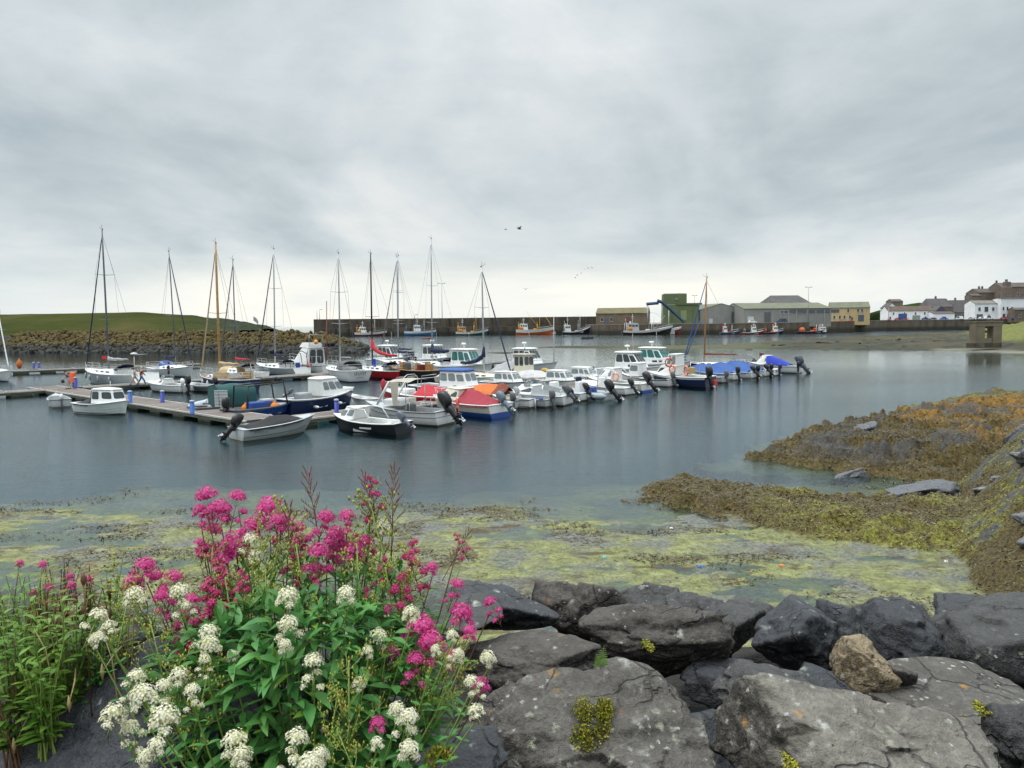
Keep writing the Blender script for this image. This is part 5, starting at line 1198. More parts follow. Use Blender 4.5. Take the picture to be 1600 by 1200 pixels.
tag(link('rubble', np_mesh('rubble', np.concatenate(SV), np.concatenate(SF), RUB, True)), 'smaller rubble filling the left breakwater between its larger stones', 'rubble', None, 'stuff')

# grassy hill beyond it
def hill_h(X, Y):
    px = 800+1200*X/Y
    crest = np.interp(px, [-400, -100, 0, 100, 230, 285, 320, 345, 380, 420, 460], [16.5, 16, 15.6, 15.8, 15.6, 14.2, 12.2, 11.2, 8.8, 5.4, -1])
    f = sstep(330, 520, Y)*(1-sstep(560, 700, Y))
    return -2+(crest+2)*f+(.9*fbm(X*.02, Y*.02, oct=4, seed=6)+np.where(px > 300, 1.5, .0)*fbm(X*.13, Y*.13, oct=3, seed=7))*f
def hill_mat():
    m, nt, b = new_mat('grassy headland'); pos = geopos(nt); n = nt.noise(pos, .02, 4, .6); n2 = nt.noise(pos, .16, 4, .6)
    x = nt.sep(pos)[0]; y = nt.sep(pos)[1]
    g = nt.ramp(n, [(.3, (.028, .040, .014)), (.55, (.046, .057, .020)), (.75, (.088, .076, .034))]); g = nt.mix(nt.math('MULTIPLY', n2, .35), g, (.09, .075, .028))
    rk = nt.ramp(nt.math('DIVIDE', x, y), [(0, 0)]) if False else nt.math('MULTIPLY', nt.math('ADD', nt.math('DIVIDE', x, y), .425), 18, clamp=True)
    c = nt.mix(rk, g, nt.ramp(n2, [(.4, (.034, .040, .030)), (.7, (.062, .070, .038))])); nt.link(c, b.inputs['Base Color']); b.inputs['Roughness'].default_value = 1; b.inputs['Specular IOR Level'].default_value = 0
    nt.link(nt.bump(n2, .5, 1.5), b.inputs['Normal']); return m
tag(link('hill', grid_mesh('hill', -620, -150, 320, 720, 4.5, hill_h, hill_mat())), kind='structure', label='low green headland with dark rocky tip')
SK = paint('dark skerry', (.045, .05, .052), .9, scale=.3)
for px, py, w, lab in ((452, 513, 30, 'low dark skerry beyond the breakwater tip'),):
    me = rock_mesh('skerry', 40, SK, 12, 4, .1); q = link('skerry', me); p = PD(px, py, 470); q.location = (p.x, p.y, .2); q.scale = (9, 5, 3.0); tag(q, lab, 'rock')

# tidal spit on the right with thin skerries
SPIT = poly_px([(824, 543), (872, 541.6), (890, 539.8), (905, 541.4), (960, 541.3), (1040, 541), (1120, 540), (1200, 534), (1330, 527.5), (1480, 522.5), (1560, 518), (1700, 516), (1800, 552), (1690, 557), (1600, 553), (1500, 549), (1400, 546.5), (1300, 545.6), (1120, 545.2), (1000, 545), (890, 544.2)])
SPIT2 = poly_px([(752, 551.6), (800, 550.2), (816, 551.4), (790, 553)])
def spit_h(X, Y):
    n1 = fbm(X*.08, Y*.08, oct=4, seed=12); n2 = fbm(X*.35, Y*.35, oct=3, seed=13)
    s = np.maximum(sdf_poly(X, Y, SPIT), sdf_poly(X, Y, SPIT2)+.5)
    px = 800+1200*X/Y
    g = np.interp(px, [800, 1100, 1200, 1350, 1500, 1620], [.25, .30, .55, .62, .80, 2.2])
    beach = sstep(1430, 1500, px)
    k = sstep(0, 16, s-beach*5)
    z = -.25+.45*sstep(-2, 3, s)+g*k+(.45*n1+.9*n2)*sstep(0, 6, s)*np.clip(g, .3, 1.2)*(1-beach*.75*(1-k))
    # grassy shore climbing to the road on the far right
    z = z+np.clip(px-1490, 0, 130)/130*2.4*sstep(150, 330, Y)
    return np.where(s > -6, z, -2.5)
def spit_attr(X, Y, Z):
    px = 800+1200*X/Y; s = np.maximum(sdf_poly(X, Y, SPIT), -99)
    n = fbm(X*.06, Y*.06, oct=4, seed=15)
    sand = sstep(1440, 1490, px)*(1-sstep(6, 10, s+4*n))*(Z > -.06); gr = sstep(1490, 1530, px)*sstep(1.3, 2.0, Z+.5*n)
    orange = sstep(-.1, .35, n)*(Z > .5); gm = sstep(900, 1000, px)*(1-sstep(1150, 1250, px))
    return np.stack([sand, gr, orange, gm], 1)
def spit_mat():
    m, nt, b = new_mat('tidal spit rock'); pos = geopos(nt); at = nt.node('ShaderNodeAttribute', attribute_name='zone'); r, g, bl = nt.sep(at.outputs['Vector'])
    n = nt.noise(nt.vmul(pos, (.5, 1, 1)), .5, 5, .65, .4); n2 = nt.noise(pos, 2.0, 4, .6)
    c = nt.ramp(n, [(.3, (.010, .012, .009)), (.5, (.032, .033, .017)), (.7, (.066, .064, .026))])
    c = nt.mix(nt.math('MULTIPLY', bl, .5), c, nt.ramp(n2, [(.3, (.05, .036, .016)), (.7, (.14, .09, .026))]))
    c = nt.mix(nt.math('MULTIPLY', at.outputs['Alpha'], .6), c, (.10, .10, .045))
    c = nt.mix(r, c, nt.ramp(n, [(.3, (.12, .115, .08)), (.7, (.22, .205, .16))])); c = nt.mix(nt.math('MULTIPLY', g, .8), c, nt.ramp(n2, [(.3, (.08, .10, .02)), (.7, (.22, .22, .035))]))
    nt.link(c, b.inputs['Base Color']); b.inputs['Roughness'].default_value = .9; nt.link(nt.bump(n2, .6, .4), b.inputs['Normal']); return m
SPM = spit_mat()
tag(link('shore', grid_mesh('shore', -12, 330, 112, 425, 1.25, spit_h, SPM, True, spit_attr)), kind='structure', label='low weedy spit with a pale sand beach')
r3 = random.Random(9)
BRK = paint('spit boulder', (.07, .062, .045), .9, var=.5, scale=1.5); SM = [rock_mesh('boulder', 300+i, BRK, 10, 3, .08) for i in range(4)]
for i in range(46):
    px = r3.uniform(1130, 1515); t = r3.uniform(.15, .7); ya = np.interp(px, [1120, 1200, 1330, 1480, 1600], [542, 537, 531, 527, 522]); yb = np.interp(px, [1120, 1300, 1400, 1500, 1600], [544, 545, 546, 547, 549])
    p = P(px, ya+(yb-ya)*t, .8); z = float(spit_h(np.array([p.x]), np.array([p.y]))[0]); s = r3.uniform(.3, .8)
    q = link('boulder', SM[i % 4]); q.location = (p.x, p.y, z+.1*s); q.scale = (s*1.3, s, s*.7); q.rotation_euler = (0, 0, r3.uniform(0, 6)); tag(q, 'dark weedy boulder lying on the low tidal spit', 'boulder', 'boulders on the tidal spit')

# ------------------------------------------------------------------ harbour walls and quay
def stone_wall_mat(name, base, sc=.35):
    if name in MATS: return MATS[name]
    m, nt, b = new_mat(name); pos = geopos(nt); z = nt.sep(pos)[2]
    n = nt.noise(nt.vmul(pos, (1, 1, .22)), sc, 5, .65); n2 = nt.noise(pos, 1.5, 4, .6)
    br = nt.node('ShaderNodeTexBrick'); br.inputs['Scale'].default_value = .45; br.inputs['Mortar Size'].default_value = .03
    x, y, zz = nt.sep(pos); nt.link(nt.comb(nt.math('ADD', x, y), zz, 0.0), br.inputs['Vector']); br.inputs['Color1'].default_value = (.85, .85, .85, 1); br.inputs['Color2'].default_value = (1.1, 1.08, 1.02, 1); br.inputs['Mortar'].default_value = (.6, .6, .6, 1)
    c = nt.ramp(n, [(.3, tuple(v*.45 for v in base)), (.5, base), (.75, tuple(v*1.45 for v in base))]); c = nt.mix(.6, c, nt.mix(1.0, c, br.outputs['Color'], 'MULTIPLY'))
    wet = nt.ramp(nt.math('DIVIDE', nt.math('ADD', z, n2), 6), [(.30, 1), (.55, 0)]); c = nt.mix(nt.math('MULTIPLY', wet, .8), c, (.014, .017, .012)); nt.link(c, b.inputs['Base Color']); b.inputs['Roughness'].default_value = .9
    MATS[name] = m; return m
WALLM = stone_wall_mat('weathered pier concrete', (.085, .072, .055)); QUAYM = stone_wall_mat('quay masonry', (.12, .10, .075)); QTOP = paint('quay concrete', (.24, .225, .20), .9, scale=.1)
def strip(name, pts, z0, z1, thick, mat, label, cat, kind=None, parent=None):
    """wall following plan points, thick to the back"""
    m = MB(); n = len(pts); F = [Vector((x, y, 0)) for x, y in pts]; B = [p+Vector((p.x*0, thick, 0)) for p in F]
    zs = z1 if isinstance(z1, (list, tuple)) else [z1]*n
    m.loft([[(f.x, f.y, z0), (f.x, f.y, z), (b.x, b.y, z), (b.x, b.y, z0)] for f, b, z in zip(F, B, zs)], 0, False, True, True)
    o = m.build(name, mat, parent)
    return tag(o, label, cat, None, kind) if parent is None else o
def xy(px, D): p = PD(px, 505, D); return (p.x, p.y)
hw_ = empty('harbour_wall', (*xy(700, 435), 0), 0, 'long dark concrete harbour wall with higher parapet and lower quay ledge', 'wall')
def loc_pts(o, pts): return [(x-o.location.x, y-o.location.y) for x, y in pts]
zt = [PD(px, py, 446).z for px, py in ((490, 499), (700, 497), (960, 494))]
strip('parapet', loc_pts(hw_, [xy(490, 446), xy(700, 446), xy(960, 446)]), -2, zt, 3, WALLM, None, None, None, hw_)
strip('quay_ledge', loc_pts(hw_, [xy(491, 432), xy(700, 432), xy(940, 428)]), -2, 4.6, 13.9, WALLM, None, None, None, hw_)
for i in range(22):
    px = 505+i*19.5; x, y = loc_pts(hw_, [xy(px, 431.6)])[0]; m = MB(); m.box((x, y, 1.7), (.5, .5, 5.4)); m.build('fender_pile', paint('tarred timber', (.02, .017, .014), .8), hw_)
for i in range(12):
    px = 520+i*36; x, y = loc_pts(hw_, [xy(px, 445.5)])[0]; m = MB(); m.box((x, y, 7.0), (.8, .9, 4.8)); m.build('buttress', WALLM, hw_)
QF = [xy(915, 428), xy(935, 412), xy(1000, 396), xy(1100, 386), xy(1240, 392), xy(1300, 415), xy(1385, 452), xy(1500, 462), xy(1680, 470)]
qz = [5.1, 5.1, 5.1, 5.1, 5.3, 5.6, 6.0, 6.0, 6.0]
strip('quay_wall', QF, -2, [z-.02 for z in qz], 4.0, QUAYM, 'dark stained masonry quay wall below the warehouses and town', 'wall')
m = MB()
m.loft([[(x, y+.3, z), (x*1.9+60, 900, z+1)] for (x, y), z in zip(QF, qz)], 0, False, closed=False); tag(m.build('pavement', QTOP), kind='structure', label='pale concrete quay')
m = MB()
m.loft([[(x, y-.1, z+.0), (x, y-.1, z+.22), (x, y+.5, z+.22), (x, y+.5, z)] for (x, y), z in zip(QF, qz)], 0, False); tag(m.build('kerb', paint('quay coping', (.30, .28, .25), .9)), 'pale coping kerb along the quay edge', 'kerb', None, 'structure')

# ------------------------------------------------------------------ buildings
def wall_paint(name, col, var=.12):
    return paint(name, col, .9, var=var, scale=.25, dirt=.3, spec=.2)
BST = wall_paint('brown stone', (.17, .135, .10), .3); GRYC = wall_paint('grey cladding', (.25, .255, .24)); YELW = wall_paint('ochre render', (.50, .39, .21)); WHR = wall_paint('white render', (.74, .76, .78)); SLATE = wall_paint('dark slate', (.11, .105, .105), .2); STONE = wall_paint('dark sandstone', (.165, .135, .112), .3); ROOFG = wall_paint('green grey sheet roof', (.17, .18, .13), .2); GRN = wall_paint('olive green cladding', (.135, .165, .09), .12); BRROOF = wall_paint('lichened roof', (.17, .15, .085), .25); DOORB = paint('blue door', (.02, .08, .25), .6); DWIN = glass('dark far window', (.025, .03, .035))
def house(label, px0, px1, D, y_eave, y_ridge, depth, wall, roof, yaw=0.0, z0=None, rows=(), doors=(), gable='x', chim=(), cat='house', name='house', hip=0.0, rooflap=.35, winmat=None, trim=None):
    """front face spans px0..px1 at distance D; ridge along the front ('x') or toward the viewer ('y'); rows = (u list, v, w, h) windows on the front"""
    a = PD(px0, y_eave, D); b = PD(px1, y_eave, D); W = (b-a).length; ze = (a.z+b.z)/2; zr = PD((px0+px1)/2, y_ridge, D).z; z0 = 5.0 if z0 is None else z0
    o = empty(name, ((a.x+b.x)/2, D, z0), R(yaw), label, cat); he, hr = ze-z0, zr-z0
    m = MB(); m.box((0, depth/2, he/2-1), (W, depth, he+2))
    if gable == 'y':
        for y in (0, depth): m.poly([(-W/2, y, he), (W/2, y, he), (0, y, hr)])
    elif not hip:
        for x in (-W/2, W/2): m.poly([(x, 0, he), (x, depth, he), (x, depth/2, hr)])
    m.build('wall', wall, o)
    l = rooflap; rf = MB(); t = .18
    if gable == 'x':
        h2 = W/2+l*.4; k = hip
        for s in (0, 1):
            y0 = -l if s == 0 else depth+l; zlo = he-l*(hr-he)/(depth/2)
            q = [(-h2, y0, zlo+.02), (h2, y0, zlo+.02), (h2-k, depth/2, hr+.03), (-h2+k, depth/2, hr+.03)]
            rf.poly(q); rf.poly([(x, y, z+t) for x, y, z in q]); 
            rf.quad(q[0], q[1], (q[1][0], q[1][1], q[1][2]+t), (q[0][0], q[0][1], q[0][2]+t))
        for s in (-1, 1):
            if k: rf.poly([(s*h2, -l, he+t), (s*h2, depth+l, he+t), (s*(h2-k), depth/2, hr+t)])
            else:
                for (y0, y1, za, zb) in ((-l, depth/2, he-l*(hr-he)/(depth/2), hr), (depth+l, depth/2, he-l*(hr-he)/(depth/2), hr)): rf.quad((s*h2, y0, za), (s*h2, y1, zb), (s*h2, y1, zb+t), (s*h2, y0, za+t))
    else:
        for s in (-1, 1):
            q = [(s*(W/2+l), -l*.4, he-l*(hr-he)/(W/2)+.02), (s*(W/2+l), depth+l*.4, he-l*(hr-he)/(W/2)+.02), (0, depth+l*.4, hr+.03), (0, -l*.4, hr+.03)]
            rf.poly(q); rf.poly([(x, y, z+t) for x, y, z in q]); rf.quad(q[0], q[3], (q[3][0], q[3][1], q[3][2]+t), (q[0][0], q[0][1], q[0][2]+t))
    ro = rf.build('roof', roof, o)
    for u, in [(c,) for c in chim]:
        c = MB(); c.box((u*W-W/2, depth/2, hr+.5), (1.1, .8, 2.0)); c.box((u*W-W/2, depth/2, hr+1.58), (1.3, 1.0, .16)); c.lathe([(.14, 0), (.12, .5)], (u*W-W/2-.25, depth/2, hr+1.66), 8); c.lathe([(.14, 0), (.12, .5)], (u*W-W/2+.25, depth/2, hr+1.66), 8); c.build('chimney', wall if wall is not WHR else STONE, ro)
    for us, v, w, h in rows:
        for u in us:
            x = u*W-W/2; f = MB(); f.box((x, -.03, v+h/2), (w+.24, .10, h+.24)); fo = f.build('window', trim or LGREY, o); g = MB(); g.box((x, -.095, v+h/2), (w, .04, h)); g.build('pane', winmat or DWIN, fo); s = MB(); s.box((x, -.14, v-.18), (w+.4, .2, .12)); s.build('sill', trim or LGREY, fo)
    for u, w, h, dm in doors:
        x = u*W-W/2; f = MB(); f.box((x, -.04, h/2), (w, .12, h)); 
        f.build('door', dm, o)
    return o
house('long brown stone shed with lichened roof behind the black and white trawler', 931, 1012, 425, 489.5, 481, 16, BST, BRROOF, -14, 5.1, rows=(([.12, .3], 2.0, 1.4, 1.8),), doors=((.2, 2.2, 3.4, DGREY), (.62, 2.4, 3.8, paint('rusty door', (.16, .06, .05), .8))), cat='shed', name='shed')
o = empty('grain_silo', (PD(1064, 505, 400).x, 400, 5.1), R(-6), 'olive green windowless block building with a tower and blue conveyor', 'silo building')
k = 400/1200; y2z = lambda px, py, D=400: PD(px, py, D).z-5.1
m = MB(); m.rbox((0, 6, y2z(1064, 475)/2), (54*k, 12, y2z(1064, 475)), .5); m.build('lower_block', GRN, o)
m = MB(); m.rbox((-9*k, 6.2, (y2z(1055, 461)+y2z(1055, 476))/2+.4), (36*k, 11, y2z(1055, 461)-y2z(1055, 476)+1), .45); m.rbox((-1*k, 6, y2z(1062, 458.5)-.5), (8*k, 3, 1.6), .3); m.build('tower', GRN, o)
m = MB(); m.box((12*k, -.1, y2z(1064, 475)+.0), (40*k, .7, .9)); m.build('cornice', paint('darker green trim', (.09, .13, .05), .8), o)
for x in (-14, 2, 18): m = MB(); m.box((x*k, -.06, 4), (.25, .2, 8)); m.build('panel_joint', paint('darker green trim', (.09, .13, .05), .8), o)
m = MB(); m.box((4*k, -.1, 4.6), (3, .2, 5)); m.build('door', paint('pale green door', (.20, .25, .12), .8), o); m = MB(); m.box((-7*k, .6, y2z(1057, 467)), (1.6, .2, .9)); m.build('window', LGLASS, o)
c = empty('conveyor', PD(1036, 505, 394), 0, 'blue covered conveyor bridge sloping down the green silo building', 'conveyor'); cb = paint('conveyor blue', (.018, .050, .10), .7)
def rel(px, py, D=394): return PD(px, py, D)-c.location
m = MB(); m.tube([rel(1010, 475), rel(1029, 473.5)], .75, 0, 4, True, False); m.tube([rel(1027, 470), rel(1034, 472), rel(1046, 482)], .85, 0, 4, True, False); m.tube([rel(1046, 482), rel(1069, 503.5)], [.85, .65], 0, 4, True, False); m.build('duct', cb, c)
for px in (1012, 1034): m = MB(); m.tube([rel(px, 474), rel(px, 506)], .35, 0, 6); m.build('pylon', LGREY, c)
# the grey fish market sheds
A = house('grey clad warehouse with a low gable facing the water, left of the longer one', 1092, 1163, 410, 484, 474.5, 34, GRYC, ROOFG, 10, 5.2, doors=((.80, 3.2, 6.0, DGREY), (.25, 2.0, 2.6, LGREY)), gable='y', cat='warehouse', name='warehouse')
B = house('long grey clad warehouse with panelled side wall and green grey roof', 1160, 1302, 400, 482, 472.5, 30, GRYC, ROOFG, 5, 5.2, rows=(([.43, .48, .53, .60, .65, .72], 5.1, 1.9, 1.1),), doors=((.27, 3.4, 5.6, DGREY), (.08, 3.2, 3.4, LGREY)), cat='warehouse', name='warehouse')
for u in (.33, .42, .51, .60, .72, .82, .92, .985):
    W = (PD(1302, 482, 400)-PD(1160, 482, 400)).length; m = MB(); m.box((u*W-W/2, -.08, 3.3), (.35, .25, 6.7)); m.build('pilaster', paint('pale pilaster', (.33, .335, .32), .9), B)
m = MB(); m.box((.30*W, -.06, 5.9), (.56*W, .18, 1.7)); m.build('upper_band', paint('dark slate band', (.10, .115, .125), .8), B)
house('dark hip roofed hall rising behind the grey warehouses', 1203, 1273, 440, 477, 461, 22, STONE, SLATE, 4, 5.2, rows=(([.82, .90], 10.2, 1.0, 1.2),), cat='hall', name='hall', hip=4.5)
house('ochre rendered two storey building with grey roof and dark cart door', 1300, 1357, 430, 480.5, 472, 12, YELW, ROOFG, -16, 5.6, rows=(([.1, .2, .45, .7, .8], 5.2, .9, 1.7), ([.1, .24, .36, .50], 1.6, .9, 1.7)), doors=((.78, 3.0, 3.6, paint('slate blue door', (.08, .10, .14), .7)), (.55, 1.0, 2.4, DGREY)), cat='house')
house('tall brown stone church like block with flat top behind the white terrace', 1394, 1411, 540, 471, 467.5, 9, STONE, SLATE, 0, 7, cat='house', chim=())
house('pale gabled house end at the left of the white terrace', 1386, 1402, 500, 481, 474, 9, WHR, SLATE, 0, 6, gable='y', cat='house')
house('long white terrace with small dark windows and a blue shopfront', 1387, 1460, 490, 485.5, 478.5, 9, WHR, wall_paint('brown slate', (.13, .10, .08), .2), 2, 6, rows=(([.12, .36, .60, .80], 3.6, .8, 1.3), ([.05, .82, .95], .9, 1.0, 1.3)), doors=((.32, 5.5, 4.2, DOORB), (.62, 5.0, 3.0, wall_paint('grey green shopfront', (.24, .27, .24))), (.93, 1.2, 2.3, DOORB)), cat='house')
house('low white building with an arched dark gable beside the blue car', 1458, 1492, 485, 490, 487, 9, WHR, SLATE, 2, 6, rows=(([.5], .8, 2.6, 1.2),), cat='house')
house('small house with dark round hooded gable over the white wall', 1462, 1478, 492, 486, 478.5, 8, wall_paint('dark hooded gable', (.10, .08, .12)), SLATE, 0, 6, gable='y', cat='house')
house('slate roofed stone house with a central chimney above the terrace', 1449, 1490, 530, 479, 466.5, 11, STONE, SLATE, 2, 6, rows=(([.8], 3, 1, 1.5),), cat='house', chim=(.48,), hip=2.0)
house('plain dark stone house between the slate roof and the big stone building', 1489, 1522, 535, 487, 469, 11, wall_paint('brown sandstone', (.19, .15, .12), .25), SLATE, 0, 6, rows=(([.55], 2, 3.5, 2.2),), doors=((.25, 5, 3.4, paint('teal shopfront', (.01, .12, .10), .6)),), cat='house', chim=(.3,))
house('white two storey house with dark centre window right of the teal shopfront', 1523, 1560, 470, 474.5, 469.5, 10, WHR, wall_paint('grey roof', (.20, .19, .17), .2), 3, 6, rows=(([.2, .80], 5.3, 1.3, 2.0), ([.5], 4.8, 2.2, 2.8), ([.62], 1.2, 1.4, 1.6)), doors=((.22, 3.8, 3.2, DGREY),), cat='house')
house('white rendered house with a flat parapet at the right edge of the town', 1566, 1612, 465, 466.5, 465.5, 10, WHR, SLATE, -6, 6, rows=(([.08, .21, .36], 5.6, .8, 1.8), ([.10, .32], 1.5, 1.2, 1.7)), doors=((.25, 1.4, 2.8, DOORB),), cat='house')
house('low brown stone shop beside the blue car at the right edge', 1585, 1615, 458, 484, 481, 6, BST, SLATE, 0, 6, rows=(([.3], 1.0, 1.2, 1.5),), cat='house')
house('big dark stone building with ridge chimney above the white houses', 1530, 1572, 545, 457, 450.5, 16, STONE, wall_paint('dark brown roof', (.12, .10, .09), .2), 0, 6, rows=(([.2, .5, .8], 9, 1.2, 2.0),), cat='house', chim=(.24, .36))
house('tallest dark stone building with corbelled gable on the right edge', 1566, 1640, 535, 448, 441, 16, STONE, wall_paint('dark brown roof', (.12, .10, .09), .2), -4, 6, rows=(([.2, .35, .5], 16, 1.2, 2.2), ([.2, .35, .5], 10, 1.2, 2.2)), cat='house', chim=(.03,))
m = MB(); t = PD(1573, 448, 530); m.rbox((t.x, t.y, (t.z+6)/2), (5.5, 5, t.z-6), .4); m.rbox((t.x, t.y, t.z+1.6), (4.2, 3.6, 3.6), .5); m.box((t.x-.4, t.y, t.z+4.1), (1.3, 1.2, 1.8)); tag(m.build('tower', STONE), 'stone gable tower with stepped cap beside the tallest building', 'tower')
house('low stone house with a stepped roof left of the big dark building', 1519, 1534, 540, 462, 459.5, 9, STONE, SLATE, 0, 6, cat='house')
m = MB(); t = PD(1440, 478, 560)
me = rock_mesh('hill', 77, paint('dark hillside', (.03, .055, .02), 1, scale=.05, spec=0), 8, 4, .05); q = link('hill', me); q.location = (t.x+2, 590, 6); q.scale = (26, 12, 11); tag(q, kind='structure', label='green knoll behind the terrace')
# ruin on the beach
k = 145/1200; b0 = PD(1544, 541, 145); o = empty('ruin', (b0.x, 145, b0.z-.1), R(8), 'roofless stone block with a square opening standing on the beach', 'ruin'); RST = wall_paint('pale ruined stone', (.19, .165, .12), .35); m = MB(); W, Hh = 46*k, 39*k
for x, w in ((-W*.32, W*.36), (W*.34, W*.32)): m.box((x, .8, Hh*.40), (w, 1.6, Hh*.84))
m.box((0, .8, Hh*.91), (W*1.0, 1.7, Hh*.18)); m.box((.0, .85, Hh*.16), (W*.36, 1.3, Hh*.36)); m.box((0, 1.2, Hh*.60), (W*.34, .4, Hh*.10)); m.build('wall', RST, o)
m = MB(); m.box((0, 1.1, .25), (W*1.02, 2.2, .9)); m.build('plinth', wall_paint('dark weedy plinth', (.07, .062, .045), .3), o); m = MB(); m.box((0, 1.2, Hh*1.0), (W*1.04, 2.8, .22)); m.build('coping', RST, o)

# ------------------------------------------------------------------ cars on the quay
def car(label, px, D, z, col, yaw, van=False):
    p = PD(px, 500, D); o = empty('van' if van else 'parked_car', (p.x, D, z), R(yaw), label, 'van' if van else 'car', 'cars parked on the quay'); L, W, H = (5.2, 2.0, 2.2) if van else (4.4, 1.8, 1.48)
    mt = paint('car paint '+label[:14], col, .25); m = MB()
    prof = [(-L/2, .35), (-L/2, .75), (-L/2+.15, .95), (-L*.42, H*.98), (L*.16, H), (L*.30, 1.15), (L*.46, .95), (L/2, .72), (L/2, .35)] if van else [(-L/2, .3), (-L/2, .8), (-L*.40, .95), (-L*.28, H*.97), (L*.08, H), (L*.24, .98), (L*.44, .85), (L/2, .62), (L/2, .3)]
    def sec(y, k): return [(x, y*(1-(.14*max(0, z-.9)/.6)), z) for x, z in prof]
    m.loft([sec(-W/2, 1), sec(-W/2+.02, 1), sec(W/2-.02, 1), sec(W/2, 1)], 0, False, True, True); m.build('body', mt, o)
    for s in (-1, 1):
        g = MB(); y = s*(W/2*.93+.01); a = .98; b_ = H-.14
        g.quad((-L*.34, s*(W/2*.985+.012), a), (L*.2, s*(W/2*.985+.012), a), (L*.06, s*(W/2*.90+.012), b_), (-L*.27, s*(W/2*.90+.012), b_)); g.build('window', GLASS, o)
        for x in (-L*.31, L*.31):
            w_ = MB(); w_.lathe([(.05, -.1), (.31, -.1), (.33, -.06), (.33, .06), (.31, .1), (.05, .1)], (x, s*(W/2-.09), .33), 14, 0, True, 'Y'); w = w_.build('wheel', RUBBER, o); h_ = MB(); h_.lathe([(.02, 0), (.19, 0), (.19, .02), (.02, .02)], (x, s*(W/2+.005)-(.01 if s > 0 else .01), .33), 12, 0, True, 'Y'); h_.build('rim', ALU, w)
    return o
car('white estate car in front of the left grey warehouse', 1175.5, 397, 5.25, (.78, .79, .80), 4); car('dark blue van by the long grey warehouse', 1222, 396, 5.3, (.03, .05, .11), 180, True); car('grey car behind the dark blue van', 1236, 402, 5.3, (.22, .25, .27), 176)
for px, D, lab, col, yw, vn_ in ((1404, 466, 'navy car left of the blue shopfront', (.02, .03, .09), 5, 0), (1446, 468, 'dark blue car before the white terrace door', (.02, .04, .14), 0, 0), (1457, 469, 'slate coloured car beside the dark blue one', (.06, .08, .14), 180, 0), (1475, 468, 'bright blue car at the low white building', (.03, .10, .42), 0, 0), (1499, 464, 'white van seen end on by the teal shopfront', (.7, .7, .72), 88, 1), (1518, 464, 'silver grey car before the white wall', (.35, .34, .32), 90, 0), (1535, 461, 'white hatchback behind the white van', (.6, .62, .63), 0, 0), (1545, 459, 'long white van parked before the white house', (.76, .78, .8), 0, 1), (1569, 459, 'red car parked right of the white van', (.42, .03, .04), 2, 0), (1586, 459, 'royal blue car at the right edge of the quay', (.02, .06, .30), 0, 0)):
    car(lab, px, D, 6.05, col, yw, vn_)
# red barriers, fish boxes
for i, px in enumerate((1389, 1402, 1414, 1417, 1315, 1330)):
    p = PD(px, 500, 452 if px > 1340 else 425); m = MB(); m.box((0, 0, .75), (1.9, .16, .3)); m.box((0, 0, .3), (1.9, .12, .2))
    for s in (-.8, .8): m.box((s, 0, .5), (.12, .14, 1.0)); m.box((s, 0, .05), (.3, .6, .08))
    q = m.build('barrier', paint('barrier red', (.75, .06, .03), .5)); q.location = (p.x, p.y, 6.02 if px > 1340 else 5.65); tag(q, 'red plastic barrier on the quay edge before the terrace' if px > 1340 else 'red barrier on the quay before the ochre building', 'barrier', 'red barriers on the quay')
# lamp posts and masts on the walls
def lamp(label, px, ytop, D, z0, heads, arm=1.2):
    p = PD(px, 500, D); h = PD(px, ytop, D).z-z0; o = empty('lamp_post', (p.x, p.y, z0), 0, label, 'lamp post'); m = MB(); m.tube([(0, 0, 0), (0, 0, h)], [.18, .10], 0, 7); m.build('pole', GREY, o)
    for s in heads:
        m = MB(); m.tube([(0, 0, h), (s*arm, 0, h+.1)], .08, 0, 5); m.box((s*arm, 0, h+.12), (1.0, .4, .25)); m.build('lamp_head', DGREY, o)
    return o
lamp('double headed lamp post rising from the middle of the harbour wall', 691, 443, 447, 9.4, (-1, 1), 1.8); lamp('short curved lamp post at the seaward end of the harbour wall', 499.5, 484, 446, 9.0, (1,)); lamp('beacon pole at the very end of the harbour wall', 495.5, 485, 446, 9.0, ()); lamp('tall floodlight mast before the long grey warehouse', 1262.5, 449, 396, 5.3, (-1, 1), 1.3); lamp('thin forked aerial mast behind the green silo', 1085, 462, 430, 5.2, (-1, 1), 1.0); lamp('single lamp post on the quay before the ochre building', 1388, 481, 455, 6.0, (1,))
lamp('small lamp post behind the two slim masts on the harbour wall', 648, 492, 446, 9.3, (1,))
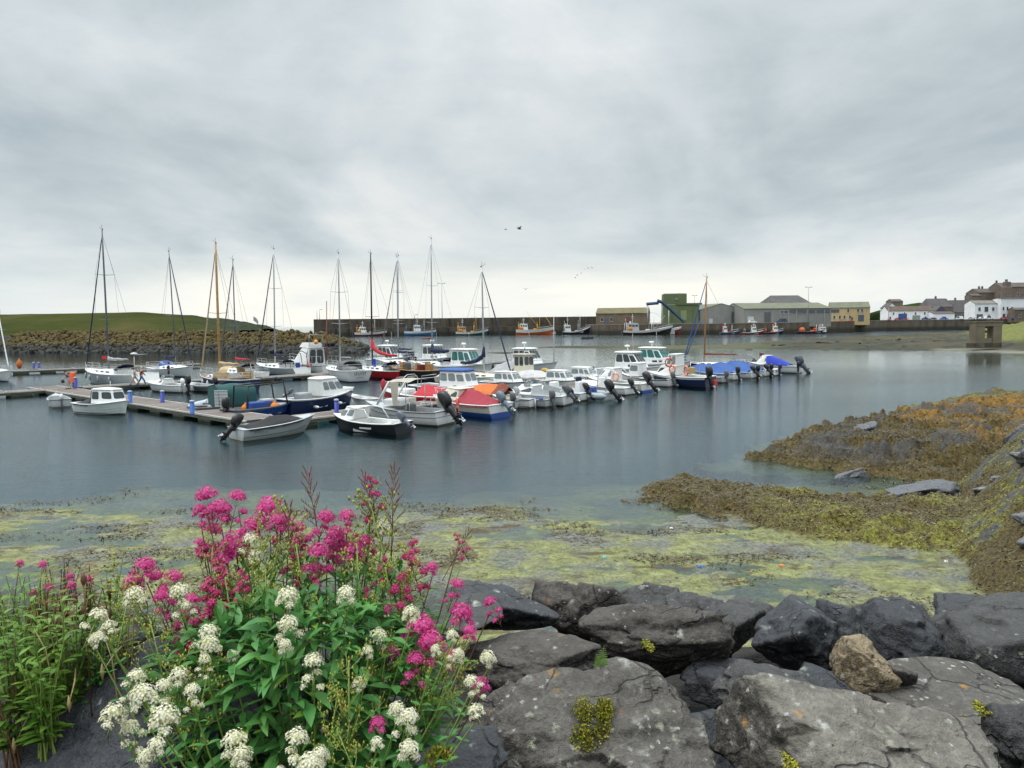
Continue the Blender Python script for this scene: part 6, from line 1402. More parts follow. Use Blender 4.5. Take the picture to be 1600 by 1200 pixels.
# ------------------------------------------------------------------ fishing boats across the harbour
def trawler(label, px, py, D, deg, L, B, cols, fs, fb, hx, hcol, hh=3.2, gallows=True, derrick=None, mastx=.1, mast=8, nets=None, stripe=1.2, whale=None, bridge=True, at_mid=True, gcol=None, fm=None):
    p = PD(px, py, D); o = empty('fishing_boat', (p.x, D, 0), R(deg), label, 'fishing boat', 'fishing boats across the harbour')
    H = Hull(L, B, fs, fb, .75, L*.07, 0, .5, 2.4, .8, fm=min(fs, fb)-.1); hull_mesh(H, cols, .35, stripe, o); rub_strake(H, DGREY, o, .12, -stripe); deck_mesh(H, LGREY, TEAK, o, .03, .72, .25, min(fs, fb)-.9)
    z = min(fs, fb)-.6; w = B*.55
    c = cabin(o, H.x(hx), H.x(hx+.22), w, w*.9, z, hh, .5, 0, .94, hcol, over=.2, roof=.15, side=((.08, .32, .58, .86), (.38, .62, .58, .86), (.68, .92, .58, .86)), front=((.04, .32, .58, .88), (.35, .65, .58, .88), (.68, .96, .58, .88)), back=((.3, .6, .1, .6),))
    zt = z+hh; m = MB(); cx = H.x(hx+.1); m.tube([(cx, 0, zt), (cx, 0, zt+mast*.5)], [.12, .06], 0, 6); m.tube([(cx-.6, 0, zt+mast*.28), (cx+.6, 0, zt+mast*.28)], .05, 0, 5); m.box((cx, 0, zt+mast*.36), (1.3, .2, .15)); m.build('mast', WHITE, c)
    m = MB(); m.lathe([(.1, 0), (.35, .05), (.38, .8), (.3, .95)], (cx-1.0, .4, zt+.1), 9); m.build('funnel', gcol or DGREY, o)
    gm = gcol or YELLOW
    if gallows:
        for t in ((.12,) if L < 14 else (.06, .55)):
            x = H.x(t); m = MB(); ww = H.w(t)*.85; zg = H.zg(t)-.2
            m.tube([(x, -ww, zg), (x+.15, -ww*.8, zg+mast*.42), (x+.15, ww*.8, zg+mast*.42), (x, ww, zg)], .14, 0, 6); m.tube([(x+.15, 0, zg+mast*.42), (x+.15, 0, zg+mast*.62)], .09, 0, 5); m.build('gantry', gm, o)
    x = H.x(.62); m = MB(); m.tube([(x, 0, z), (x, 0, z+mast)], [.14, .07], 0, 6); m.build('foremast', gm if gcol is None else WHITE, o)
    if derrick:
        m = MB(); m.tube([(x, 0, z+.8), (x+derrick[0], 0, z+derrick[1])], [.13, .07], 0, 6); m.tube([(x, 0, z+mast*.95), (x+derrick[0], 0, z+derrick[1])], .03, 0, 4); m.build('derrick', gm if gcol is None else LGREY, o)
    for a, b in (((H.x(.98), 0, fb), (x, 0, z+mast*.97)), ((x, 0, z+mast*.97), (cx, 0, zt+mast*.45))):
        m = MB(); m.tube([a, b], .03, 0, 4); m.build('stay', WIRE, o)
    if nets is not None:
        m = MB(); m.lathe([(.3, -w*.7), (1.0, -w*.6), (1.25, 0), (1.0, w*.6), (.3, w*.7)], (H.x(.14), 0, z+1.1), 12, 0, True, 'Y'); m.build('net_drum', nets, o)
    m = MB()
    m.tube([H.gun(t, 1, -.1, .8) for t in TS[6:]]+[H.gun(t, -1, -.1, .8) for t in TS[6:][::-1]], .04, 0, 4); m.build('bow_rail', LGREY, o)
    m = MB(); m.rbox((H.x(.5), 0, z+.5), (1.8, 1.6, 1.0), .1); m.build('winch', gm, o)
    return o
NETO = paint('orange netting', (.55, .20, .03), .9, bump=.4)
D1 = 424
trawler('maroon hulled trawler with white rail, moored at the seaward end of the harbour wall', 580, 525, D1, 3, 17.5, 5.5, hull4(MAROON, paint('red lead', (.22, .05, .04), .6), WHITE), 2.2, 3.0, .14, WHITE, mast=7.5, nets=NETO, gcol=TAN)
trawler('bright blue trawler with white mottled bow beside the tall straight yacht mast', 657, 525, D1, 2, 17.5, 5.5, hull4(LBLUE, BLUE, WHITE), 2.6, 3.3, .30, WHITE, 3.6, mast=7.0, gcol=LBLUE)
trawler('dark green trawler with white upper hull and blue bow left of the orange one', 738, 523.5, D1, 0, 18.0, 5.4, hull4(GREENP, GREENP, WHITE), 2.0, 3.4, .10, TAN, 3.2, mast=9, stripe=1.1, nets=NETO)
m = MB(); H = Hull(7, 4.5, 2.4, 4.0, .8, .8, fm=2.8); q = PD(754, 522, D1+6); o = empty('fishing_boat', (q.x, q.y, 0), R(2), 'navy blue trawler bow showing beyond the dark green boat', 'fishing boat', 'fishing boats across the harbour'); hull_mesh(H, hull4(NAVY, NAVY, BLUE), .2, .4, o); deck_mesh(H, LGREY, LGREY, o)
trawler('vivid orange trawler with white upper hull and slanting derrick', 836, 523, D1, 2, 21.0, 5.8, hull4(paint('vivid orange hull', (.72, .16, .025), .45), ORANGE, WHITE), 3.0, 4.3, .10, WHITE, 3.4, mast=7, derrick=(-7.5, 10.5), stripe=1.7, nets=NETO)
q = PD(867, 522, D1+7); o = empty('fishing_boat', (q.x, q.y, 0), R(2), 'dark maroon trawler bow peeping past the orange trawler', 'fishing boat', 'fishing boats across the harbour'); H = Hull(8, 4.5, 2.0, 3.4, .8, .8, fm=2.2); hull_mesh(H, hull4(MAROON, DGREY, MAROON), .2, .4, o); deck_mesh(H, LGREY, LGREY, o); m = MB(); m.tube([(0, 0, 2), (-5, 0, 9.5)], .1, 0, 5); m.build('derrick', YELLOW, o)
trawler('black trawler with white rail and white wheelhouse left of the brown shed', 901, 523, 420, 4, 15.5, 5.2, hull4(paint('blue black hull', (.012, .018, .04), .4), WHITE, WHITE), 1.9, 4.4, .08, WHITE, 3.6, mast=9.5, gcol=LGREY, stripe=.55)
trawler('large black trawler with white upper hull and orange netting heaped at its stern', 1012, 523.5, 378, 6, 25.5, 6.2, hull4(paint('soft black hull', (.014, .012, .014), .4), WHITE, WHITE), 2.4, 4.6, .10, LGREY, 3.8, mast=9.5, stripe=1.0, nets=NETO, gcol=WHITE, derrick=(5.5, 7.5))
q = PD(1051, 522, 384); o = empty('fishing_boat', (q.x, q.y, 0), R(4), 'maroon and white trawler bow beyond the large black trawler', 'fishing boat', 'fishing boats across the harbour'); H = Hull(9, 5, 2.6, 4.0, .8, .8, fm=3.0); hull_mesh(H, hull4(MAROON, MAROON, WHITE), .3, 1.0, o); deck_mesh(H, LGREY, LGREY, o); m = MB(); m.tube([(-2, 0, 3), (-2, 0, 12)], .12, 0, 5); m.build('mast', WHITE, o)
trawler('small blue and white fishing boat right of the brown yacht mast', 1140, 521, 372, 3, 9.5, 3.4, hull4(paint('mid blue hull', (.02, .06, .22), .4), WHITE, LBLUE), 1.2, 1.9, .16, WHITE, 3.0, mast=4, stripe=.3, gcol=RED)
trawler('small red fishing boat with white wheelhouse, second from the left at the quay', 1176, 520.5, 372, 2, 11.0, 3.4, hull4(RED, MAROON, WHITE), 1.0, 1.9, .45, WHITE, 2.8, mast=4, stripe=.3, gcol=GREY)
trawler('navy fishing boat with white wheelhouse right of the small red one', 1208, 520.5, 373, 2, 10.5, 3.4, hull4(NAVY, BLACK, NAVY), 1.1, 2.0, .50, WHITE, 3.1, mast=4, stripe=.3, gcol=ORANGE)
trawler('low dark fishing boat heaped with orange nets at the right of the quay', 1270, 519.5, 374, 2, 14.5, 3.8, hull4(NAVY, BLACK, DGREY), 1.3, 2.2, .72, WHITE, 2.2, mast=3.5, stripe=.3, nets=ORANGEC, gcol=ORANGE, derrick=(2, 3.8))
o = empty('rowing_boat', (P(918, 529.5).x, P(918, 529.5).y, 0), R(3), 'tiny dark boat floating alone in the far harbour', 'boat'); H = Hull(5.0, 1.7, .8, 1.0, .85, .3, fm=.7); hull_mesh(H, hull4(DGREY, BLACK), root=o, boot=.05); deck_mesh(H, DGREY, DGREY, o, .05, .8, .1, .1)
o = empty('rowing_boat', (P(667, 529.5).x, P(667, 529.5).y, 0), R(5), 'tiny orange boat floating before the bright blue trawler', 'boat'); H = Hull(4.0, 1.5, .6, .8, .85, .3, fm=.5); hull_mesh(H, hull4(ORANGE, BLACK, WHITE), root=o, boot=.05); deck_mesh(H, DGREY, DGREY, o, .05, .8, .1, .1)

# ------------------------------------------------------------------ people on the pontoons
def skin_mesh(name, pts, edges, rad, mat, sub=1):
    me = bpy.data.meshes.new(name); me.from_pydata(pts, edges, []); ob = bpy.data.objects.new(name, me); COL.objects.link(ob)
    md = ob.modifiers.new('skin', 'SKIN'); md.use_smooth_shade = True
    for v, r_ in zip(me.skin_vertices[0].data, rad): v.radius = r_ if isinstance(r_, tuple) else (r_, r_)
    me.skin_vertices[0].data[0].use_root = True
    s2 = ob.modifiers.new('sub', 'SUBSURF'); s2.levels = sub; s2.render_levels = sub
    dg = bpy.context.evaluated_depsgraph_get(); out = bpy.data.meshes.new_from_object(ob.evaluated_get(dg)); bpy.data.objects.remove(ob)
    out.materials.clear(); out.materials.append(mat)
    for p_ in out.polygons: p_.use_smooth = True
    out.name = name; return out
SKIN = paint('skin', (.55, .32, .23), .6, var=.05, dirt=0)
def person(label, px, py, z, yaw, shirt, trousers, hair, lean=0.0, stride=0.0, arms=(.0, .0), skirt=None, bag=None, shorts=False, long=False):
    """+x is the way the person faces"""
    p = P(px, py, z); o = empty('person', p, R(yaw), label, 'person'); t = math.sin(R(lean)); cth = math.cos(R(lean))
    def up(h): return (h*t, 0, .92+h*cth)
    ch, nk, hd = up(.32), up(.56), up(.70); hdt = up(.83)
    V = [(0, 0, .95), up(.18), ch, up(.46), nk, hd, hdt]; E = [(i, i+1) for i in range(6)]; Rd = [(.15, .12), (.14, .11), (.17, .12), (.16, .10), .058, (.085, .10), (.075, .09)]
    def add(q, par, r_): V.append(q); Rd.append(r_); E.append((par, len(V)-1)); return len(V)-1
    legs = []; armsv = []
    for s, st in ((1, stride), (-1, -stride)):
        h = add((0, s*.09, .88), 0, .085); kx = st*.22+.03*abs(stride); k_ = add((kx+.02, s*.10, .49), h, .06); fx = st*.42-(.0 if st > 0 else .05*abs(stride)); a_ = add((fx, s*.10, .09+(.05*abs(stride) if st < 0 else 0)), k_, .042); add((fx+.16, s*.11, .045), a_, .038); legs.append((h, k_, a_))
        sh = add((up(.48)[0], s*.18, up(.48)[2]), 3, .065); sw = arms[0 if s > 0 else 1]; e_ = add((V[sh][0]+math.sin(sw)*.27, s*.23, V[sh][2]-math.cos(sw)*.27), sh, .045); f_ = sw+.35; hnd = add((V[e_][0]+math.sin(f_)*.24, s*.22, V[e_][2]-math.cos(f_)*.24), e_, .033); add((V[hnd][0]+math.sin(f_)*.12, s*.21, V[hnd][2]-math.cos(f_)*.12), hnd, .026); armsv.append((sh, e_, hnd))
    link('person', skin_mesh('body', V, E, Rd, SKIN), o).name = 'body'
    fat = lambda r_, d=.014: (r_[0]+d, r_[1]+d) if isinstance(r_, tuple) else r_+d
    idx = [0, 1, 2, 3]; mp = {a: i for i, a in enumerate(idx)}; SV = [V[i] for i in idx]; SE = [(0, 1), (1, 2), (2, 3)]; SR = [fat(Rd[i]) for i in idx]
    for sh, e_, hnd in armsv:
        SV.append(V[sh]); SR.append(fat(Rd[sh])); SE.append((3, len(SV)-1)); SV.append(V[e_]); SR.append(fat(Rd[e_])); SE.append((len(SV)-2, len(SV)-1))
        if long: SV.append(V[hnd]); SR.append(fat(Rd[hnd])); SE.append((len(SV)-2, len(SV)-1))
    link('shirt', skin_mesh('shirt', SV, SE, SR, shirt), o)
    TV = [(0, 0, .98), V[0]]; TE = [(0, 1)]; TR = [(.165, .135), (.165, .135)]
    for h, k_, a_ in legs:
        TV.append(V[h]); TR.append(fat(Rd[h])); TE.append((1, len(TV)-1)); TV.append(V[k_]); TR.append(fat(Rd[k_], .018)); TE.append((len(TV)-2, len(TV)-1))
        if not shorts: TV.append(V[a_]); TR.append(fat(Rd[a_], .018)); TE.append((len(TV)-2, len(TV)-1))
        sh_ = MB(); x, y, z_ = V[a_]; sh_.rbox((x+.07, y, .045+max(0, z_-.09)), (.29, .10, .09), .03); sh_.build('shoe', DGREY, o)
    link('trousers', skin_mesh('trousers', TV, TE, TR, trousers), o)
    hm = MB(); c = Vector(hd).lerp(Vector(hdt), .55)
    hm.lathe([(.02, .135), (.07, .12), (.105, .06), (.112, 0), (.10, -.05), (.08, -.08)], c+Vector((-.018, 0, .0)), 10, 0, True); hm.build('hair', hair, o)
    fm = MB()
    for s in (1, -1): fm.lathe([(.004, -.012), (.012, 0), (.004, .012)], c+Vector((.088, s*.035, -.005)), 6)
    fm.build('eye', BLACK, o)
    nm = MB(); nm.loft([[c+Vector((.085, -.012, .0)), c+Vector((.085, .012, .0)), c+Vector((.09, 0, .01))], [c+Vector((.095, -.018, -.045)), c+Vector((.095, .018, -.045)), c+Vector((.125, 0, -.04))]], 0, False, True, True); nm.build('nose', SKIN, o)
    return o, armsv, V
BRH = paint('brown hair', (.05, .03, .02), .7); FAIR = paint('sandy hair', (.28, .17, .08), .7)
o, av_, V_ = person('person in purple grey shirt and pale shorts bending beside the orange stand', 108.5, 607.5, .5, 215, paint('purple grey shirt', (.13, .12, .19), .9), paint('pink grey shorts', (.42, .30, .29), .9), BRH, 22, .25, (.5, .25), shorts=True)
m = MB(); m.rbox((0, 0, -.14), (.30, .14, .28), .05); m.torus((0, 0, .03), .09, .012, 0, 10, 5, Matrix.Rotation(R(90), 3, 'X')); q = m.build('bag', BLACK); q.matrix_basis = Matrix.Translation(wpos(o, Vector(V_[av_[0][2]])+Vector((.02, 0, -.12)))); tag(q, 'small black bag held by the bending person', 'bag')
person('person walking in a pale grey top and tan trousers', 211, 602.5, .5, 15, paint('pale grey top', (.38, .37, .34), .9), paint('tan trousers', (.42, .30, .22), .9), FAIR, 4, .9, (-.35, .35), long=True)
person('person walking in a brown top and blue jeans with a pale cap', 221.5, 602, .5, 15, paint('brown top', (.24, .075, .035), .9), paint('blue jeans', (.02, .11, .26), .85), paint('pale cap', (.5, .45, .4), .8), 4, -.9, (.35, -.35), long=True)
person('person in dark clothes standing by the navy and white yacht', 264, 592, .5, 200, paint('dark jacket', (.035, .03, .04), .9), paint('dark trousers', (.03, .028, .035), .9), BRH, 0, .1, (0, 0), long=True)

# ------------------------------------------------------------------ birds
def bird(label, px, py, D, span, yaw, mat, flap=.25):
    p = PD(px, py, D); o = empty('gull', p, R(yaw), label, 'bird', 'gulls over the harbour'); s = span/2; m = MB()
    m.lathe([(.01, -.55*s), (.10*s, -.35*s), (.15*s, 0), (.11*s, .3*s), (.07*s, .42*s), (.015*s, .58*s)], (0, 0, 0), 8, 0, True, 'X')
    m.quad((-.5*s, -.05*s, 0), (-.5*s, .05*s, 0), (-.75*s, .14*s, 0), (-.75*s, -.14*s, 0))
    for q in (1, -1):
        rings = []
        for f, c, sx_, z in ((.08, .30, 0, .02), (.45, .28, .10, flap*.9), (.75, .2, .02, flap*.75), (1.0, .03, -.22, flap*.45)):
            rings.append([((sx_+c/2)*s, q*f*s, z*s+.02*s), (sx_*s, q*f*s, z*s+.035*s), ((sx_-c/2)*s, q*f*s, z*s+.01*s), (sx_*s, q*f*s, z*s-.005*s)])
        m.loft(rings, 0, True, True, True)
    m.build('body', mat, o); return o
GUL = paint('gull grey', (.30, .31, .33), .8); bird('dark bird flying high above the harbour, nearest of the birds', 811.5, 357.5, 70, .9, 30, BLACK, .5); bird('small pale bird beside the dark high flying one', 790, 358.5, 140, 1.0, 10, GUL); bird('grey gull flying low over the orange trawler', 821.5, 452, 150, 1.2, 70, DGREY, .4)
for px, py in ((899, 434), (902, 430), (908, 427), (914, 421), (919, 419), (925, 418.5)): bird('faint gull in a loose distant flock over the brown shed', px, py, 330, 1.5, px*7 % 180, GUL, .4)
# ------------------------------------------------------------------ seaweed lying on the shore
def weed_mats():
    out = []
    for nm, a, b_ in (('brown wrack', (.018, .012, .006), (.135, .092, .028)), ('olive wrack', (.035, .032, .010), (.19, .165, .035)), ('yellow green weed', (.09, .09, .018), (.30, .28, .045))):
        m, nt, b = new_mat(nm); n = nt.noise(geopos(nt), 4.5, 4, .7); nt.link(nt.ramp(n, [(.3, a), (.7, b_)]), b.inputs['Base Color']); b.inputs['Roughness'].default_value = .34; b.inputs['Specular IOR Level'].default_value = .45; out.append(m)
    return out
WM = weed_mats()
def blades(name, pts, nrm_up, ln, wd, mi, mats, seed, lift=.5, curl=.5):
    """many small bent straps as one mesh: pts (n,3), ln, wd, mi per blade"""
    r = np.random.RandomState(seed); n = len(pts); a = r.uniform(0, 2*np.pi, n); d = np.stack([np.cos(a), np.sin(a), r.uniform(-.05, lift, n)], 1); d /= np.linalg.norm(d, axis=1)[:, None]
    s = np.stack([-np.sin(a), np.cos(a), r.uniform(-.3, .3, n)], 1); mid = pts+d*(ln*.55)[:, None]; d2 = d.copy(); d2[:, 2] -= r.uniform(0, 1, n)*curl; tip = mid+d2*(ln*.5)[:, None]
    w = wd[:, None]*s
    V = np.stack([pts-w*.5, pts+w*.5, mid-w*.6, mid+w*.6, tip-w*.15, tip+w*.15], 1).reshape(-1, 3); i = np.arange(n)*6
    F = np.concatenate([np.stack([i, i+1, i+3, i+2], 1), np.stack([i+2, i+3, i+5, i+4], 1)]); return np_mesh(name, V, F, mats, True, np.concatenate([mi, mi]))
def scatter_weed():
    r = np.random.RandomState(4); n = 760000
    X = r.uniform(-30, 33, n); Y = r.uniform(12, 50, n); keep = np.abs(X/Y) < .72; X, Y = X[keep], Y[keep]
    base, s1, m1, s2, m2, td, sl, n1, n2, n3 = shore_parts(X, Y); Z = shore_h(X, Y); top = np.maximum(np.maximum(m1, m2), sl); at = shore_attr(X, Y, Z)
    on = (top > base+.01) & (Z > -.06); clump = fbm(X*.55+9, Y*1.1, oct=4, seed=61)+.25*fbm(X*2.4, Y*3.4, oct=3, seed=62)
    flatw = (~on) & (Z > -.13) & (clump > .10)
    p = np.where(on, np.clip(1.0-.9*at[:, 2]-.75*(at[:, 3] > .75), .05, 1)*np.where(Y > 27, .55, .9), np.where(flatw, np.clip((clump-.08)*2.2, .05, .8), 0.0))
    k = r.uniform(size=len(X)) < p; X, Y, Z, at, on = X[k], Y[k], Z[k], at[k], on[k]; m = len(X); u = r.uniform(size=m)
    gr = on & (u < at[:, 1]*.6*(fbm(X*.8, Y*.8, oct=3, seed=71) > -.02)); mi = np.where(gr, 2, np.where(r.uniform(size=m) < .35+.3*at[:, 1], 1, 0))
    ln = r.uniform(.035, .11, m)*np.where(on, 1, 1.2)*(.7+Y/60); wd = ln*r.uniform(.18, .34, m)
    pts = np.stack([X, Y, np.maximum(Z, -.02)+.004], 1)
    return blades('seaweed', pts, None, ln, wd, mi, WM, 8, .75, 1.1)
tag(link('seaweed', scatter_weed()), 'brown and yellow green seaweed draped over the tidal rocks', 'seaweed', None, 'stuff')

# ------------------------------------------------------------------ boulders of the rip rap in front
def boulder_mat(name, dark, lite, lichen=.0, orange=.0, sc=1.0, wet=.0, rough=.8):
    m, nt, b = new_mat(name); co = objco(nt); geo = geopos(nt)
    n = nt.noise(geo, 1.8*sc, 6, .62, .3); nf = nt.noise(geo, 22*sc, 5, .7); nm = nt.noise(geo, 6.5*sc, 6, .68, .25)
    c = nt.ramp(n, [(.28, dark), (.72, lite)]); c = nt.mix(nt.ramp(nm, [(.36, .9), (.60, 0)]), c, tuple(v*.35 for v in dark)); c = nt.mix(nt.math('MULTIPLY', nt.ramp(nf, [(.48, 0), (.70, 1)]), .55), c, tuple(min(1, v*1.8+.02) for v in lite))
    pit = nt.noise(geo, 34*sc, 4, .7); c = nt.mix(nt.ramp(pit, [(.36, .75), (.47, 0)]), c, tuple(v*.3 for v in dark))
    cw = nt.node('ShaderNodeVectorMath'); cw.operation = 'ADD'; nt.link(nt.vmul(geo, (1, 1, 1.5)), cw.inputs[0]); wn_ = nt.node('ShaderNodeTexNoise'); wn_.inputs['Scale'].default_value = 3.5*sc; wn_.inputs['Detail'].default_value = 4; nt.link(geo, wn_.inputs['Vector']); ws = nt.node('ShaderNodeVectorMath'); ws.operation = 'SCALE'; ws.inputs['Scale'].default_value = .45; nt.link(wn_.outputs['Color'], ws.inputs[0]); nt.link(ws.outputs[0], cw.inputs[1])
    ck = nt.ramp(nt.voro(cw.outputs[0], 2.1*sc, 'DISTANCE_TO_EDGE'), [(.0, 0), (.022, 1)]); ckm = nt.math('MAXIMUM', ck, nt.ramp(nt.noise(geo, 1.6*sc, 2), [(.46, 1), (.56, 0)])); c = nt.mix(ckm, tuple(v*.25 for v in dark), c)
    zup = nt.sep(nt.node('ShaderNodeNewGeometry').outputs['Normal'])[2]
    up_tone = nt.math('MULTIPLY', nt.ramp(zup, [(.45, 0), (.9, 1)]), .35); c = nt.mix(up_tone, c, tuple(min(1, v*1.7+.03) for v in lite))  # paler tone on upward-facing surfaces
    if lichen > 0:
        for k, (scale, col, th, amt) in enumerate(((9, (.52, .53, .47), .5, lichen), (15, (.40, .42, .31), .45, lichen*.8), (11, (.46, .24, .045), .42, orange), (26, (.60, .60, .56), .5, lichen*.7))):
            if amt <= 0: continue
            off = nt.node('ShaderNodeVectorMath'); off.operation = 'ADD'; nt.link(geo, off.inputs[0]); off.inputs[1].default_value = (k*3.1, k*1.7, k*2.3)
            dst = nt.node('ShaderNodeVectorMath'); dst.operation = 'ADD'; nt.link(off.outputs[0], dst.inputs[0]); wob = nt.node('ShaderNodeTexNoise'); wob.inputs['Scale'].default_value = scale*2.2; wob.inputs['Detail'].default_value = 3; nt.link(geo, wob.inputs['Vector']); sub = nt.node('ShaderNodeVectorMath'); sub.operation = 'SCALE'; nt.link(wob.outputs['Color'], sub.inputs[0]); sub.inputs['Scale'].default_value = .9/scale; nt.link(sub.outputs[0], dst.inputs[1])
            v = nt.node('ShaderNodeTexVoronoi'); v.inputs['Scale'].default_value = scale; nt.link(dst.outputs[0], v.inputs['Vector']); sel = nt.sep(v.outputs['Color'])[0]
            spot = nt.math('MULTIPLY', nt.ramp(v.outputs['Distance'], [(.16, 1), (.42, 0)]), nt.math('LESS_THAN', sel, amt)); spot = nt.math('MULTIPLY', spot, nt.math('MULTIPLY', nt.ramp(nf, [(.36, .15), (.55, 1)]), nt.ramp(nt.noise(off.outputs[0], 2.3, 3, .6), [(.42, .0), (.56, 1)]))); c = nt.mix(nt.math('MULTIPLY', spot, .8), c, col)
    nt.link(c, b.inputs['Base Color']); nt.link(nt.math('ADD', rough-.12, nt.math('MULTIPLY', nf, .24)), b.inputs['Roughness']); b.inputs['Specular IOR Level'].default_value = .45
    h = nt.math('ADD', nt.math('MULTIPLY', ckm, .5), nt.math('ADD', nt.math('MULTIPLY', nm, 1.0), nt.math('MULTIPLY', nf, .35))); nt.link(nt.bump(nt.math('ADD', h, nt.math('MULTIPLY', nt.noise(geo, 60*sc, 3, .7), .18)), 1.0, .07), b.inputs['Normal']); return m
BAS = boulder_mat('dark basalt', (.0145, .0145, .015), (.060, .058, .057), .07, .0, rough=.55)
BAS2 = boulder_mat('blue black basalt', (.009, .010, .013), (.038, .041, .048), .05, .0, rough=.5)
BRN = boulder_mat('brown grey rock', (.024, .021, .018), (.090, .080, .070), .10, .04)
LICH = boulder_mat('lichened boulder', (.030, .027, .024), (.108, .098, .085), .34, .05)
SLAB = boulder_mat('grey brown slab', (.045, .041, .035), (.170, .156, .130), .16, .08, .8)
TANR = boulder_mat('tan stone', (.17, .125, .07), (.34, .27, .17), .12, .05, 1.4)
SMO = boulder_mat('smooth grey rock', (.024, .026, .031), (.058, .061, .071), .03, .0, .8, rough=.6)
def boulder(label, px, py, D, wpx, hpx, mat, seed, depth=1.0, planes=13, sub=5, rough=.055, rot=0.0, flat=None, tilt=(0, 0), soft=16, ripple=0, zs=1.0):
    p = PD(px, py, D); dist = (p-Vector((0, 0, CAMZ))).length; k = dist/1200/2*.97
    me = rock_mesh('boulder', seed, mat, planes, sub, rough, soft*1.5, flat, ripple=ripple, norm=True, chip=.8 if mat is not SMO else .12)
    ry = wpx*k*depth; al = math.atan2(CAMZ-p.z, D); rz = max(hpx*k*1.12-ry*math.sin(al), .45*hpx*k)/math.cos(al)*zs; o = link('boulder', me); o.location = p; o.scale = (wpx*k, ry, rz); o.rotation_euler = (R(tilt[0]), R(tilt[1]), R(rot)); return tag(o, label, 'boulder', 'boulders of the foreground rip rap')
UPF = [((0, -.35, 1), .62), ((0, -1, .15), .78)]
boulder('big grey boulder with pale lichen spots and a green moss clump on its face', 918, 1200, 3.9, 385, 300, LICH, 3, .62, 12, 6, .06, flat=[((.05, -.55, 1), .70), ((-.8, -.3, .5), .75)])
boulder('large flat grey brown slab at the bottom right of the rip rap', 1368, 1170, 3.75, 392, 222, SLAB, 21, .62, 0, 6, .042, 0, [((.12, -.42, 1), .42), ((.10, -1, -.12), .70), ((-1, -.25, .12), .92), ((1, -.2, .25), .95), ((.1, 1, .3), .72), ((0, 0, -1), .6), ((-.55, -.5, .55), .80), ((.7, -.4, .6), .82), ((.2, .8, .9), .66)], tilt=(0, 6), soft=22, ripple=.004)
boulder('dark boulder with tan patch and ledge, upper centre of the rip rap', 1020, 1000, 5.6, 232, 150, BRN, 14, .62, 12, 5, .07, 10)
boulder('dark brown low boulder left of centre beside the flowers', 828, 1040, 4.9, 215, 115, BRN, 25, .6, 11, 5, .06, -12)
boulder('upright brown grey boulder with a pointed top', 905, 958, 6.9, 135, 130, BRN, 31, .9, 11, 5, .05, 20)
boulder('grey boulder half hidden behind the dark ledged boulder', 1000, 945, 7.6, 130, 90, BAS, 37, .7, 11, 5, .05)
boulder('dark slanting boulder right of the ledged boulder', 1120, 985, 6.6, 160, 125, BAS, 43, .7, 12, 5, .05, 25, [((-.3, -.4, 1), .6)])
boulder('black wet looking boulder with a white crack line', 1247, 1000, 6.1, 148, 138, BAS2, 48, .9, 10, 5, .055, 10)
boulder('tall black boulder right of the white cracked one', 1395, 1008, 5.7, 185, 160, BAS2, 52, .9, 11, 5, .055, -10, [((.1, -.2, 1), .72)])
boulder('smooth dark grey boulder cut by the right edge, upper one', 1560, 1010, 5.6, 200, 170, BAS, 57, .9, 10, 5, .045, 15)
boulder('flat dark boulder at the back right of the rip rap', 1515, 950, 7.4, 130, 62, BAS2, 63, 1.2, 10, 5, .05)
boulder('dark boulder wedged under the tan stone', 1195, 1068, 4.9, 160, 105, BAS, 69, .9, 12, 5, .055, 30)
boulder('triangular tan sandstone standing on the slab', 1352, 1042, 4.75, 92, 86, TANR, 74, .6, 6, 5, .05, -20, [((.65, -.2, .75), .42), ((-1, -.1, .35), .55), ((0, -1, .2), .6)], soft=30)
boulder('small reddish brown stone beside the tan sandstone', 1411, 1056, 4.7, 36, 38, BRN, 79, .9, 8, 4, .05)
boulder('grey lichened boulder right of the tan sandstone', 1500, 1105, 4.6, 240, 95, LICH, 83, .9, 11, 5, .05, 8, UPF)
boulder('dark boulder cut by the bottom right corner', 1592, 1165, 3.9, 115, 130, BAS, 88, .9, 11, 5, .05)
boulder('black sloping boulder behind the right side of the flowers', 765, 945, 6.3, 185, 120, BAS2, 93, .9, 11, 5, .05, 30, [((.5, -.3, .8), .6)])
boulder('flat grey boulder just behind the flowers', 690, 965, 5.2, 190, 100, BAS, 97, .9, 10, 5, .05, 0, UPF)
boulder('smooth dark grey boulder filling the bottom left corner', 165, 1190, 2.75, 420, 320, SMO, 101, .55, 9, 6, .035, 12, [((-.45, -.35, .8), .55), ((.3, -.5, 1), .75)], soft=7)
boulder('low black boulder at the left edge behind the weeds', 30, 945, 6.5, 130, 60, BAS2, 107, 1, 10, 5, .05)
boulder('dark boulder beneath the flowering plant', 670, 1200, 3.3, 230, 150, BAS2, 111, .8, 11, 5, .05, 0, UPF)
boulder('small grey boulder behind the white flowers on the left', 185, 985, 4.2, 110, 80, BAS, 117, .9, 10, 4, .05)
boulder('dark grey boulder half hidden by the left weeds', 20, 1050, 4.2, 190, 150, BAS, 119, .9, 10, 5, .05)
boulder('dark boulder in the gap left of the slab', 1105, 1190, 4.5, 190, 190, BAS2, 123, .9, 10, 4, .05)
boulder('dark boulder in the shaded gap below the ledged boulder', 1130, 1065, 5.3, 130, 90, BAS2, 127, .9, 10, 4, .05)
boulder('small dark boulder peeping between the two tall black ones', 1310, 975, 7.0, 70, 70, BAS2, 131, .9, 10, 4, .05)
boulder('dark boulder behind the tan patched one, near the water', 1165, 950, 7.9, 80, 45, BAS, 135, .9, 10, 4, .05)
